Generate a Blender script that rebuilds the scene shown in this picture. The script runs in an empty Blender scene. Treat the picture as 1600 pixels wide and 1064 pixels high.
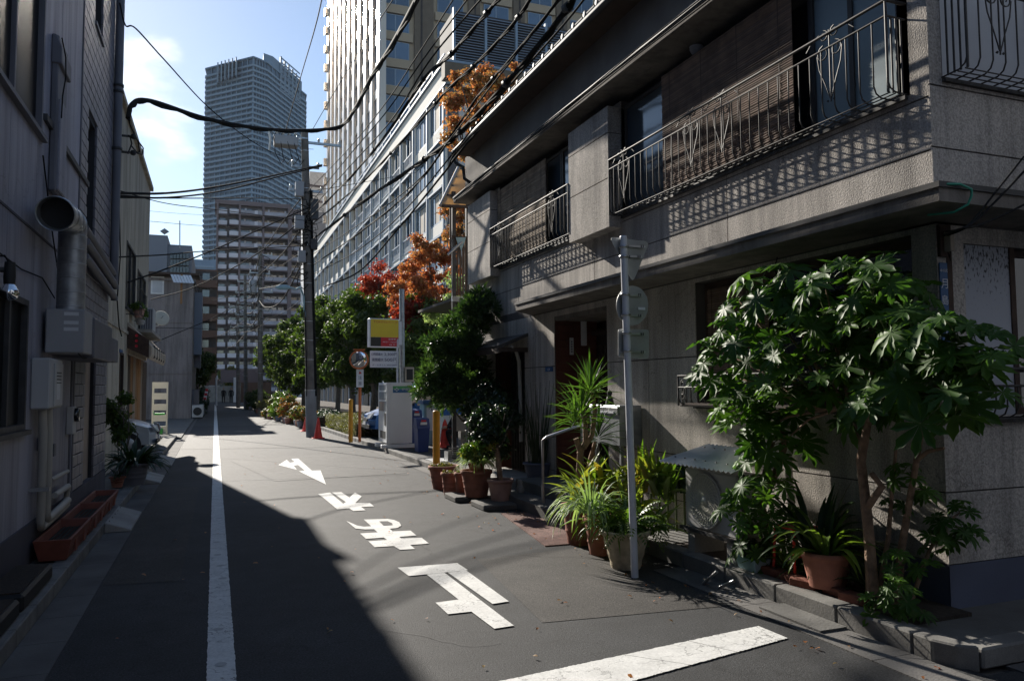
import bpy, bmesh, math, random
import numpy as np
from mathutils import Vector, Matrix, noise
random.seed(7); np.random.seed(7)
R = math.radians
SC = bpy.context.scene
COL = SC.collection
PI = math.pi

# ------------------------------------------------------------ camera
def rays(yaw, pitch, roll):
    f = Vector((math.sin(yaw)*math.cos(pitch), math.cos(yaw)*math.cos(pitch), math.sin(pitch)))
    r = Vector((math.cos(yaw), -math.sin(yaw), 0)); u = r.cross(f)
    c, s = math.cos(roll), math.sin(roll)
    return f, c*r + s*u, -s*r + c*u
CAMP = Vector((0, 0, 1.6)); FPX = 1200.0
CF, CR, CU = rays(R(21.126), R(3.4697), R(-0.4))
cam_data = bpy.data.cameras.new('camera')
cam = bpy.data.objects.new('camera', cam_data); COL.objects.link(cam)
cam.matrix_world = Matrix(((CR.x, CU.x, -CF.x, CAMP.x), (CR.y, CU.y, -CF.y, CAMP.y), (CR.z, CU.z, -CF.z, CAMP.z), (0, 0, 0, 1)))
cam_data.sensor_width = 36; cam_data.lens = 36*FPX/1600; cam_data.clip_end = 6000; cam_data.clip_start = 0.05
SC.camera = cam

# ------------------------------------------------------------ light
SUN_EL, SUN_AZ = 26.0, 10.7          # azimuth measured from +Y towards -X
w = bpy.data.worlds.new('World'); SC.world = w; w.use_nodes = True
nt = w.node_tree; nt.nodes.clear()
out = nt.nodes.new('ShaderNodeOutputWorld'); bg = nt.nodes.new('ShaderNodeBackground')
sky = nt.nodes.new('ShaderNodeTexSky'); sky.sky_type = 'NISHITA'; sky.sun_disc = False
sky.sun_elevation = R(SUN_EL); sky.sun_rotation = R(-SUN_AZ)
sky.air_density = 1.0; sky.dust_density = 0.15; sky.ozone_density = 2.2
SKY_STRENGTH = 0.08
bg.inputs['Strength'].default_value = SKY_STRENGTH
geo = nt.nodes.new('ShaderNodeTexCoord')
def wn(t, **k):
    n = nt.nodes.new(t)
    for a, b in k.items(): setattr(n, a, b)
    return n
mp = wn('ShaderNodeMapping'); mp.inputs['Scale'].default_value = (1, 1, 2.3)
nt.links.new(geo.outputs['Generated'], mp.inputs[0])
n1 = wn('ShaderNodeTexNoise'); n1.inputs['Scale'].default_value = 3.2; n1.inputs['Detail'].default_value = 7; n1.inputs['Roughness'].default_value = .56
nt.links.new(mp.outputs[0], n1.inputs['Vector'])
def dot_mask(d, lo, hi):
    v = wn('ShaderNodeVectorMath', operation='DOT_PRODUCT'); v.inputs[1].default_value = d
    nm = wn('ShaderNodeVectorMath', operation='NORMALIZE'); nt.links.new(geo.outputs['Generated'], nm.inputs[0])
    nt.links.new(nm.outputs[0], v.inputs[0])
    m = wn('ShaderNodeMapRange'); m.inputs['From Min'].default_value = lo; m.inputs['From Max'].default_value = hi
    m.interpolation_type = 'SMOOTHSTEP'
    nt.links.new(v.outputs['Value'], m.inputs['Value']); return m.outputs[0]
def rdir(u, v): return (CF + CR*((u-800)/FPX) - CU*((v-532)/FPX)).normalized()
m1 = dot_mask(rdir(262, 160), math.cos(R(5.2)), math.cos(R(1.0)))
m2 = dot_mask(rdir(478, 150), math.cos(R(4.5)), math.cos(R(1.0)))
ad = wn('ShaderNodeMath', operation='MAXIMUM'); nt.links.new(m1, ad.inputs[0]); nt.links.new(m2, ad.inputs[1])
sc_ = wn('ShaderNodeMath', operation='MULTIPLY_ADD'); sc_.inputs[1].default_value = .2
nt.links.new(ad.outputs[0], sc_.inputs[0]); nt.links.new(n1.outputs['Fac'], sc_.inputs[2])
cm = wn('ShaderNodeMapRange'); cm.inputs['From Min'].default_value = .66; cm.inputs['From Max'].default_value = .86
cm.interpolation_type = 'SMOOTHSTEP'
nt.links.new(sc_.outputs[0], cm.inputs['Value'])
mx = wn('ShaderNodeMix', data_type='RGBA'); nt.links.new(cm.outputs[0], mx.inputs[0])
nt.links.new(sky.outputs[0], mx.inputs[6]); mx.inputs[7].default_value = (11.5, 11.3, 11.3, 1)
nt.links.new(mx.outputs[2], bg.inputs['Color']); nt.links.new(bg.outputs[0], out.inputs[0])
sd = bpy.data.lights.new('sun', 'SUN'); sd.energy = 5.0; sd.angle = R(.53); sd.color = (1, .93, .83)
sun = bpy.data.objects.new('sun', sd); COL.objects.link(sun)
SUNV = Vector((-math.sin(R(SUN_AZ))*math.cos(R(SUN_EL)), math.cos(R(SUN_AZ))*math.cos(R(SUN_EL)), math.sin(R(SUN_EL))))
sun.rotation_euler = SUNV.to_track_quat('Z', 'Y').to_euler(); sun.location = SUNV*50
SC.view_settings.view_transform = 'Standard'; SC.view_settings.look = 'None'
SC.view_settings.gamma = 1; SC.view_settings.use_curve_mapping = False
SC.view_settings.exposure = 0.85

# ------------------------------------------------------------ pixel -> point on a known plane of the place
def _ray(u, v): return CF + CR*((u-800)/FPX) - CU*((v-532)/FPX)
def G(u, v, z=0.0):
    d = _ray(u, v); return CAMP + d*((z-CAMP.z)/d.z)
def PX(u, v, X):
    d = _ray(u, v); return CAMP + d*(X/d.x)
def PY(u, v, Y):
    d = _ray(u, v); return CAMP + d*(Y/d.y)

# ------------------------------------------------------------ materials
def mat(name, col, rough=.75, metal=0., var=.18, vs=2.0, bump=.0, bs=80., fine=.0, fs=160., spec=.5, col2=None, rnd=0., streak=0., emit=None, dist=.02, grime=False):
    m = bpy.data.materials.new(name); m.use_nodes = True; t = m.node_tree; N = t.nodes; L = t.links
    p = N['Principled BSDF']; p.inputs['Roughness'].default_value = rough; p.inputs['Metallic'].default_value = metal
    p.inputs['Specular IOR Level'].default_value = spec
    g = N.new('ShaderNodeNewGeometry'); c = (*col, 1)
    no = N.new('ShaderNodeTexNoise'); no.inputs['Scale'].default_value = vs; no.inputs['Detail'].default_value = 6
    if streak:
        mm = N.new('ShaderNodeMapping'); mm.inputs['Scale'].default_value = (1, 1, streak); L.new(g.outputs['Position'], mm.inputs[0]); L.new(mm.outputs[0], no.inputs['Vector'])
    else: L.new(g.outputs['Position'], no.inputs['Vector'])
    cr = N.new('ShaderNodeValToRGB'); cr.color_ramp.elements[0].position = .3; cr.color_ramp.elements[1].position = .7
    c2 = col2 or tuple(min(1, a*(1+var)) for a in col); c1 = tuple(a*(1-var) for a in col)
    cr.color_ramp.elements[0].color = (*c1, 1); cr.color_ramp.elements[1].color = (*c2, 1)
    L.new(no.outputs['Fac'], cr.inputs[0]); last = cr.outputs[0]
    if fine:
        n2 = N.new('ShaderNodeTexNoise'); n2.inputs['Scale'].default_value = fs; n2.inputs['Detail'].default_value = 2
        L.new(g.outputs['Position'], n2.inputs['Vector'])
        mr = N.new('ShaderNodeMapRange'); mr.inputs['From Min'].default_value = .33; mr.inputs['From Max'].default_value = .67
        mr.inputs['To Min'].default_value = 1-fine; mr.inputs['To Max'].default_value = 1+fine
        L.new(n2.outputs['Fac'], mr.inputs['Value'])
        vm = N.new('ShaderNodeVectorMath'); vm.operation = 'SCALE'; L.new(last, vm.inputs[0]); L.new(mr.outputs[0], vm.inputs['Scale']); last = vm.outputs[0]
    if grime:
        mm = N.new('ShaderNodeMapping'); mm.inputs['Scale'].default_value = (5.5, 5.5, .45); L.new(g.outputs['Position'], mm.inputs[0])
        n4 = N.new('ShaderNodeTexNoise'); n4.inputs['Scale'].default_value = 1; n4.inputs['Detail'].default_value = 7; n4.inputs['Roughness'].default_value = .65; L.new(mm.outputs[0], n4.inputs['Vector'])
        m4 = N.new('ShaderNodeMapRange'); m4.inputs['From Min'].default_value = .38; m4.inputs['From Max'].default_value = .58; m4.inputs['To Min'].default_value = .66; m4.inputs['To Max'].default_value = 1.05; L.new(n4.outputs['Fac'], m4.inputs['Value'])
        vm = N.new('ShaderNodeVectorMath'); vm.operation = 'SCALE'; L.new(last, vm.inputs[0]); L.new(m4.outputs[0], vm.inputs['Scale']); last = vm.outputs[0]
        v5 = N.new('ShaderNodeTexVoronoi'); v5.feature = 'DISTANCE_TO_EDGE'; v5.inputs['Scale'].default_value = .55
        n5 = N.new('ShaderNodeTexNoise'); n5.inputs['Scale'].default_value = 2.5; n5.inputs['Detail'].default_value = 8; L.new(g.outputs['Position'], n5.inputs['Vector'])
        a5 = N.new('ShaderNodeVectorMath'); a5.operation = 'ADD'; L.new(g.outputs['Position'], a5.inputs[0]); L.new(n5.outputs['Color'], a5.inputs[1]); L.new(a5.outputs[0], v5.inputs['Vector'])
        m5 = N.new('ShaderNodeMapRange'); m5.inputs['From Min'].default_value = .0; m5.inputs['From Max'].default_value = .004; m5.inputs['To Min'].default_value = .6; m5.inputs['To Max'].default_value = 1; L.new(v5.outputs['Distance'], m5.inputs['Value'])
        vm = N.new('ShaderNodeVectorMath'); vm.operation = 'SCALE'; L.new(last, vm.inputs[0]); L.new(m5.outputs[0], vm.inputs['Scale']); last = vm.outputs[0]
    if rnd:
        oi = N.new('ShaderNodeObjectInfo'); mr = N.new('ShaderNodeMapRange'); mr.inputs['To Min'].default_value = 1-rnd; mr.inputs['To Max'].default_value = 1+rnd
        L.new(oi.outputs['Random'], mr.inputs['Value']); vm = N.new('ShaderNodeVectorMath'); vm.operation = 'SCALE'
        L.new(last, vm.inputs[0]); L.new(mr.outputs[0], vm.inputs['Scale']); last = vm.outputs[0]
    L.new(last, p.inputs['Base Color'])
    if bump:
        n3 = N.new('ShaderNodeTexNoise'); n3.inputs['Scale'].default_value = bs; n3.inputs['Detail'].default_value = 4
        L.new(g.outputs['Position'], n3.inputs['Vector'])
        b = N.new('ShaderNodeBump'); b.inputs['Strength'].default_value = bump; b.inputs['Distance'].default_value = dist
        L.new(n3.outputs['Fac'], b.inputs['Height']); L.new(b.outputs[0], p.inputs['Normal'])
    if emit:
        p.inputs['Emission Color'].default_value = (*emit[:3], 1); p.inputs['Emission Strength'].default_value = emit[3]
    return m

def leafmat(name, cols, rough=.42, trans=.35, spec=.45, tcol=None, vs=1.5):
    m = bpy.data.materials.new(name); m.use_nodes = True; t = m.node_tree; N = t.nodes; L = t.links
    p = N['Principled BSDF']; p.inputs['Roughness'].default_value = rough; p.inputs['Specular IOR Level'].default_value = spec
    g = N.new('ShaderNodeNewGeometry'); oi = N.new('ShaderNodeObjectInfo')
    no = N.new('ShaderNodeTexNoise'); no.inputs['Scale'].default_value = vs; no.inputs['Detail'].default_value = 3
    L.new(g.outputs['Position'], no.inputs['Vector'])
    a = N.new('ShaderNodeMath'); a.operation = 'MULTIPLY_ADD'; a.inputs[1].default_value = .45
    L.new(g.outputs['Random Per Island'], a.inputs[0])
    b = N.new('ShaderNodeMath'); b.operation = 'MULTIPLY'; b.inputs[1].default_value = .75; L.new(no.outputs['Fac'], b.inputs[0]); L.new(b.outputs[0], a.inputs[2])
    c = N.new('ShaderNodeMath'); c.operation = 'MULTIPLY_ADD'; c.inputs[1].default_value = .22; L.new(oi.outputs['Random'], c.inputs[0]); L.new(a.outputs[0], c.inputs[2])
    cr = N.new('ShaderNodeValToRGB'); e = cr.color_ramp.elements
    while len(e) < len(cols): e.new(.5)
    for i, k in enumerate(cols):
        e[i].position = .25 + .7*i/max(1, len(cols)-1); e[i].color = (*k, 1)
    L.new(c.outputs[0], cr.inputs[0]); L.new(cr.outputs[0], p.inputs['Base Color'])
    tr = N.new('ShaderNodeBsdfTranslucent'); vm = N.new('ShaderNodeVectorMath'); vm.operation = 'MULTIPLY'; vm.inputs[1].default_value = tcol or (1.7, 1.9, .7)
    L.new(cr.outputs[0], vm.inputs[0]); L.new(vm.outputs[0], tr.inputs['Color'])
    ms = N.new('ShaderNodeMixShader'); ms.inputs[0].default_value = trans; L.new(p.outputs[0], ms.inputs[1]); L.new(tr.outputs[0], ms.inputs[2])
    L.new(ms.outputs[0], N['Material Output'].inputs[0]); return m

MT = {}
def defm(k, *a, **b): MT[k] = mat(k, *a, **b); return MT[k]
defm('stucco', (.49, .45, .405), .92, var=.20, vs=.9, bump=.6, bs=85, fine=.26, fs=70, dist=.01, grime=True)
defm('stucco_side', (.40, .37, .335), .92, var=.16, vs=.9, bump=.5, bs=95, fine=.30, fs=75, dist=.01)
defm('stucco_gap', (.10, .09, .085), .95)
defm('concrete', (.30, .29, .27), .9, var=.22, vs=2.5, bump=.3, bs=50, fine=.12, fs=120)
defm('concrete_dark', (.12, .117, .11), .9, var=.3, vs=2.5, bump=.3, bs=50, fine=.12, fs=120)
defm('kerbstone', (.17, .165, .155), .9, var=.25, vs=5, bump=.12, bs=60, fine=.15, rnd=.12)
defm('gutter', (.11, .105, .10), .9, var=.3, vs=2, bump=.25, bs=70, fine=.15, rnd=.1)
defm('slab_soffit', (.19, .17, .15), .9, grime=True, var=.2, vs=1.5, bump=.2)
defm('stucco_eave_shade', (.15, .135, .12), .9, var=.2, bump=.3)  # same stucco, with the eave's shade put into its base colour
defm('dark_trim', (.055, .052, .05), .6, var=.2)
defm('dark_metal', (.05, .05, .052), .6, metal=.1, var=.3, vs=8)
defm('iron', (.05, .046, .042), .6, metal=.15, var=.5, vs=20)
defm('rust_dark', (.06, .035, .025), .8, var=.4, vs=9)
defm('black', (.012, .012, .013), .6)
defm('rubber', (.02, .02, .02), .75)
defm('cable', (.016, .016, .016), .85, spec=.12)
defm('glass_dark', (.015, .017, .02), .06, spec=.8, var=.1)
defm('glass_blue', (.05, .075, .10), .08, spec=1.0, var=.1)
defm('glass_frost', (.22, .30, .33), .35, spec=.6, var=.1)
defm('blind_reed', (.20, .135, .10), .85, var=.35, vs=6, rnd=.25)
defm('blind_straw', (.34, .27, .20), .85, var=.35, vs=6, rnd=.2)
defm('door_wood', (.11, .032, .02), .55, var=.35, vs=4, streak=.15)
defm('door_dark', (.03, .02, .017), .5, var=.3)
defm('blue_paint', (.10, .115, .17), .7, var=.12, bump=.15)
defm('white_paint', (.62, .63, .64), .6, var=.1, vs=4)
defm('mouldy_white', (.45, .47, .50), .6, var=.08)
defm('road_white', (.64, .64, .62), .75, var=.10, vs=6, bump=.2, bs=120, fine=.10, fs=60)
defm('road_white_worn', (.42, .42, .41), .8, var=.15)
defm('glass_matte', (.008, .009, .011), .35, spec=.06)
defm('steel', (.42, .43, .44), .38, metal=.85, var=.2, vs=8)
defm('galv', (.36, .38, .40), .42, metal=.75, var=.22, vs=14)
defm('pole_white', (.62, .64, .68), .45, var=.08, vs=6)
defm('sign_back', (.36, .37, .36), .55, metal=.3, var=.12, vs=7)
defm('terracotta', (.30, .12, .08), .85, var=.25, vs=7, bump=.15, rnd=.12)
defm('terracotta_pale', (.33, .20, .17), .85, var=.25, vs=7, bump=.15)
defm('planter_red', (.20, .055, .035), .65, var=.2, vs=9)
defm('cream_pot', (.50, .42, .29), .85, var=.3, vs=11, bump=.25, bs=40)
defm('soil', (.035, .026, .02), 1, var=.4, vs=30, bump=.5)
defm('bark', (.10, .085, .07), .95, var=.4, vs=14, bump=.5, bs=50)
defm('bark_fatsia', (.24, .155, .10), .9, var=.4, vs=18, bump=.5, bs=70)
defm('pole_concrete', (.15, .135, .12), .85, var=.25, vs=4, bump=.2)
defm('pole_wrap', (.25, .26, .27), .7, var=.2)
defm('grey_wall', (.31, .31, .37), .55, grime=True, var=.2, vs=1.3, streak=.12, bump=.25, bs=60, fine=.1)
defm('grey_plinth', (.075, .07, .085), .9, var=.2, vs=2)
defm('tile', (.17, .165, .20), .42, var=.2, vs=2, rnd=.1)
defm('grout', (.04, .04, .045), .95)
defm('door_bronze', (.30, .235, .19), .5, metal=.3, var=.2, vs=3, streak=.1)
defm('boiler', (.46, .46, .46), .6, var=.06)
defm('pipe_beige', (.42, .40, .36), .6, var=.12)
defm('pipe_grey', (.14, .14, .16), .6, var=.15)
defm('beige_wall', (.46, .41, .33), .9, grime=True, var=.15, vs=1.2, streak=.3, bump=.15)
defm('grey_house', (.22, .195, .19), .9, grime=True, var=.12, vs=.7)
defm('wood_board', (.30, .15, .06), .7, var=.35, vs=3, streak=.15, rnd=.2)
defm('wood_dark', (.055, .035, .025), .7, var=.3, vs=5)
defm('canopy_beige', (.45, .38, .30), .8, var=.15)
defm('shelf_white', (.60, .60, .52), .6, var=.1)
defm('green_plastic', (.04, .35, .06), .5)
defm('car_silver', (.50, .55, .60), .28, metal=.5, var=.04)
defm('car_blue', (.02, .10, .30), .25, metal=.3, var=.05)
defm('van_teal', (.02, .30, .32), .4, var=.06)
defm('lens', (.6, .62, .65), .1, spec=1)
defm('yellow_post', (.75, .33, .02), .55, var=.12, vs=6)
defm('orange_post', (.60, .17, .05), .55, var=.15, vs=6)
defm('cone_red', (.75, .05, .03), .5, var=.12, vs=8)
defm('vend_white', (.84, .86, .88), .45, var=.04, vs=2)
defm('sign_yellow', (.80, .58, .04), .5, var=.05)
defm('sign_red', (.60, .02, .035), .5, var=.05)
defm('sign_black', (.015, .016, .02), .4)
defm('sign_white', (.70, .72, .76), .5, var=.04)
defm('ink_blue', (.03, .04, .12), .6)
defm('ink_red', (.55, .04, .03), .6)
defm('sign_blue', (.03, .10, .24), .5, var=.1)
defm('logo_green', (.10, .38, .16), .5); defm('logo_blue', (.04, .15, .34), .5)
defm('bin_blue', (.015, .045, .20), .5)
defm('mirror', (.85, .86, .88), .03, metal=1.0, var=.01)
defm('skin', (.45, .27, .19), .6, var=.05); defm('cloth_black', (.015, .015, .018), .9); defm('hair', (.015, .012, .01), .6)
defm('rust_mat', (.16, .09, .075), .95, var=.25, vs=12, bump=.4, bs=160, fine=.2, fs=140)
defm('brick_red', (.20, .07, .045), .9, var=.3, vs=12, bump=.3, rnd=.25)
defm('hose', (.03, .30, .20), .5)
defm('roof_tile', (.045, .045, .05), .7, var=.25, rnd=.2)
defm('tile_end', (.09, .09, .09), .6, var=.2)
defm('wood_lattice', (.10, .065, .045), .8, var=.3, rnd=.2)
defm('cloth_blue', (.30, .45, .5), .9)
defm('insulator', (.55, .55, .52), .3)
defm('transformer', (.33, .33, .34), .5, var=.1)
# far buildings
defm('tan_panel', (.74, .70, .63), .85, var=.08, vs=.2)
defm('tan_wall', (.36, .28, .21), .85, var=.08, vs=.2)
defm('frame_blue', (.20, .27, .36), .6, var=.1)
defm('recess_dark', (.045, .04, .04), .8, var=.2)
defm('rail_grey', (.17, .19, .21), .6, var=.1)
defm('pilaster', (.11, .10, .105), .8, var=.1)
defm('column_grey', (.50, .48, .46), .8, var=.1)
defm('tower_tan', (.33, .27, .20), .8, var=.08, vs=.05)
defm('tower_band', (.13, .105, .08), .8, var=.1)
defm('tower_glass', (.06, .10, .16), .12, spec=1.0, var=.3, vs=.2, rnd=.3)
defm('tower_metal', (.55, .48, .40), .23, metal=.25, var=.08, vs=.1)
defm('louvre', (.20, .24, .30), .6, var=.1)
defm('blue_slab', (.13, .21, .31), .7, var=.15, vs=.05)
defm('blue_glass', (.035, .08, .135), .3, spec=.6, var=.4, vs=.08)
defm('blue_frame', (.17, .25, .34), .6, var=.1)
defm('mansion_brown', (.14, .115, .125), .85, var=.12, vs=.1)
defm('mansion_rail', (.28, .30, .37), .6, var=.3, vs=.3)
defm('mansion_white', (.50, .52, .60), .7, var=.08, vs=.1)
defm('mansion_recess', (.05, .045, .055), .6, var=.6, vs=.35)
defm('brownblock', (.10, .06, .045), .85, var=.12, vs=.1)
defm('greyblock', (.19, .21, .25), .85, var=.08, vs=.1)
defm('pale_pillar', (.55, .56, .58), .8)
# foliage
MT['leaf_fatsia'] = leafmat('leaf_fatsia', [(.020, .052, .016), (.040, .096, .020), (.085, .165, .028)], rough=.5, trans=.38, spec=.22, vs=2)
MT['leaf_tree'] = leafmat('leaf_tree', [(.020, .036, .010), (.042, .070, .018), (.09, .125, .032)], rough=.58, spec=.3, trans=.42, vs=.8)
MT['leaf_pine'] = leafmat('leaf_pine', [(.018, .04, .018), (.035, .075, .026), (.09, .15, .045)], rough=.5, trans=.3, vs=1.2)
MT['leaf_orange'] = leafmat('leaf_orange', [(.24, .06, .028), (.36, .13, .05), (.42, .22, .08), (.27, .22, .08)], rough=.5, trans=.5, tcol=(1.5, 1.1, .8), vs=1.1)
MT['leaf_red'] = leafmat('leaf_red', [(.14, .02, .016), (.24, .04, .022), (.30, .08, .03)], rough=.5, trans=.5, tcol=(1.6, 1, .8), vs=1.1)
MT['leaf_grass'] = leafmat('leaf_grass', [(.035, .07, .014), (.07, .13, .022), (.14, .20, .04)], rough=.4, trans=.4)
MT['leaf_dark'] = leafmat('leaf_dark', [(.008, .022, .01), (.016, .04, .015), (.03, .06, .018)], rough=.42, trans=.22)
MT['leaf_yellow'] = leafmat('leaf_yellow', [(.035, .08, .016), (.06, .13, .02), (.10, .19, .028), (.22, .26, .045), (.32, .20, .04)], rough=.4, trans=.45, tcol=(1.6, 1.6, .7))
MT['leaf_yucca'] = leafmat('leaf_yucca', [(.03, .075, .02), (.06, .13, .03), (.12, .20, .045)], rough=.35, trans=.35)
MT['leaf_hedge'] = leafmat('leaf_hedge', [(.06, .06, .02), (.12, .12, .04), (.20, .18, .07)], rough=.6, trans=.3)
MT['leaf_mixed'] = leafmat('leaf_mixed', [(.02, .05, .016), (.05, .09, .02), (.13, .15, .03), (.30, .10, .04)], rough=.5, trans=.35)
MT['leaf_pale'] = leafmat('leaf_pale', [(.10, .16, .08), (.20, .28, .16), (.35, .42, .28)], rough=.5, trans=.35)
MT['stem_green'] = mat('stem_green', (.10, .14, .04), .6)

# ------------------------------------------------------------ mesh builder
WL = {}
class MB:
    def __init__(s): s.v = []; s.f = []; s.sm = []
    def _a(s, vs, fs, smooth=False):
        o = len(s.v); s.v += [tuple(p) for p in vs]; s.f += [tuple(i+o for i in f) for f in fs]; s.sm += [smooth]*len(fs); return s
    def box(s, a, b):
        x0, y0, z0 = (min(a[i], b[i]) for i in range(3)); x1, y1, z1 = (max(a[i], b[i]) for i in range(3))
        return s._a([(x0,y0,z0),(x1,y0,z0),(x1,y1,z0),(x0,y1,z0),(x0,y0,z1),(x1,y0,z1),(x1,y1,z1),(x0,y1,z1)],
                    [(0,3,2,1),(4,5,6,7),(0,1,5,4),(1,2,6,5),(2,3,7,6),(3,0,4,7)])
    def obox(s, c, size, rot=None):
        c = Vector(c); hx, hy, hz = (k/2 for k in size); m = rot or Matrix.Identity(3)
        vs = [c + m @ Vector((x, y, z)) for z in (-hz, hz) for x, y in ((-hx,-hy),(hx,-hy),(hx,hy),(-hx,hy))]
        return s._a(vs, [(0,3,2,1),(4,5,6,7),(0,1,5,4),(1,2,6,5),(2,3,7,6),(3,0,4,7)])
    def quad(s, *p): return s._a(p, [tuple(range(len(p)))])
    def prism(s, poly, off):
        n = len(poly); off = Vector(off); a = [Vector(p) for p in poly]
        return s._a(a + [p+off for p in a], [tuple(range(n))[::-1], tuple(range(n, 2*n))] + [(i, (i+1) % n, (i+1) % n+n, i+n) for i in range(n)])
    def tube(s, pts, r, n=6, caps=True, smooth=True):
        P = [Vector(p) for p in pts]; rr = r if hasattr(r, '__len__') else [r]*len(P)
        rings = []; prev = None
        for i, p in enumerate(P):
            d = (P[min(i+1, len(P)-1)] - P[max(i-1, 0)])
            if d.length < 1e-9: d = Vector((0, 0, 1))
            d.normalize()
            if prev is None: x = d.orthogonal().normalized()
            else:
                x = prev - d*prev.dot(d)
                if x.length < 1e-6: x = d.orthogonal()
                x.normalize()
            prev = x; y = d.cross(x)
            rings.append([p + (x*math.cos(2*PI*k/n) + y*math.sin(2*PI*k/n))*rr[i] for k in range(n)])
        vs = [q for g in rings for q in g]; fs = []
        for i in range(len(P)-1):
            for k in range(n):
                a = i*n+k; b = i*n+(k+1) % n; fs.append((a, b, b+n, a+n))
        s._a(vs, fs, smooth)
        if caps:
            s._a(rings[0], [tuple(range(n))[::-1]]); s._a(rings[-1], [tuple(range(n))])
        return s
    def lathe(s, prof, c=(0, 0, 0), n=20, axis=None, smooth=True):
        c = Vector(c); ax = (Vector(axis) if axis else Vector((0, 0, 1))).normalized(); x = ax.orthogonal().normalized() if axis else Vector((1, 0, 0)); y = ax.cross(x)
        vs = [c + ax*z + (x*math.cos(2*PI*k/n) + y*math.sin(2*PI*k/n))*r for r, z in prof for k in range(n)]
        fs = [(i*n+k, i*n+(k+1) % n, (i+1)*n+(k+1) % n, (i+1)*n+k) for i in range(len(prof)-1) for k in range(n)]
        s._a(vs, fs, smooth)
        if len(prof) == 2 and min(prof[0][0], prof[1][0]) < 1e-4: return s
        if prof[0][0] > 1e-4: s._a(vs[:n], [tuple(range(n))[::-1]])
        if prof[-1][0] > 1e-4: s._a(vs[-n:], [tuple(range(n))])
        return s
    def mesh(s, name, m, org=(0, 0, 0), bev=0):
        me = bpy.data.meshes.new(name); ox, oy, oz = org
        me.from_pydata([(a-ox, b-oy, c-oz) for a, b, c in s.v], [], s.f); me.polygons.foreach_set('use_smooth', s.sm)
        if bev:
            b = bmesh.new(); b.from_mesh(me)
            bmesh.ops.bevel(b, geom=b.edges[:], offset=bev, segments=1, affect='EDGES', clamp_overlap=True); b.to_mesh(me); b.free()
        me.materials.append(MT[m] if isinstance(m, str) else m); me.update(); return me
    def build(s, name, m, parent=None, org=None, bev=0, kind=None, label=None):
        o_ = org if org is not None else (WL.get(parent.name, (0, 0, 0)) if parent else (0, 0, 0))
        ob = bpy.data.objects.new(name, s.mesh(name, m, o_, bev)); COL.objects.link(ob)
        if parent: ob.parent = parent; WL[ob.name] = o_
        else: ob.location = o_; WL[ob.name] = tuple(o_)
        if kind: ob['kind'] = kind
        if label: ob['label'] = label
        return ob

def thing(name, label, cat, loc=(0, 0, 0), group=None):
    o = bpy.data.objects.new(name, None); COL.objects.link(o); o.location = loc; WL[o.name] = tuple(loc); o.empty_display_size = .2
    o['label'] = label; o['category'] = cat
    if group: o['group'] = group
    return o
def tag(o, label, cat, group=None, kind=None):
    o['label'] = label; o['category'] = cat
    if group: o['group'] = group
    if kind: o['kind'] = kind
    return o
def struct(name, mb, m, **k): return mb.build(name, m, kind='structure', **k)
def inst(name, me, parent, loc, rot=None, scale=None, org=None):
    o = bpy.data.objects.new(name, me); COL.objects.link(o); o.parent = parent
    L0 = org if org is not None else WL.get(parent.name, (0, 0, 0)) if parent else (0, 0, 0)
    o.location = Vector(loc) - Vector(L0)
    if rot is not None: o.rotation_euler = rot
    if scale is not None: o.scale = scale if hasattr(scale, '__len__') else (scale,)*3
    return o
def copy_tree(o, parent=None, loc=None, rotz=None, label=None):
    c = o.copy(); COL.objects.link(c)
    if parent: c.parent = parent
    for ch in list(o.children): copy_tree(ch, c)
    if loc is not None: c.location = loc
    if rotz is not None: c.rotation_euler = (0, 0, rotz)
    if label: c['label'] = label
    return c
def pieces(name, me, parent, locs, m, limit=290, rest='extra_pieces', rots=None, scales=None):
    """alike pieces sharing one mesh; the nearest as single parts, the rest joined"""
    idx = sorted(range(len(locs)), key=lambda i: (Vector(locs[i])-CAMP).length)
    for i in idx[:limit]: inst(name, me, parent, locs[i], rots[i] if rots else None, scales[i] if scales else None)
    if len(idx) > limit:
        V = [v.co.copy() for v in me.vertices]; F = [tuple(p.vertices) for p in me.polygons]; mb = MB()
        for i in idx[limit:]:
            s = scales[i] if scales else (1, 1, 1); s = s if hasattr(s, '__len__') else (s,)*3
            mt = Matrix.Diagonal(Vector(s))
            if rots: 
                from mathutils import Euler
                mt = Euler(rots[i]).to_matrix() @ mt
            mb._a([mt @ v + Vector(locs[i]) for v in V], F)
        o = mb.build(rest, m, parent); o['kind'] = 'stuff'
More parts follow.
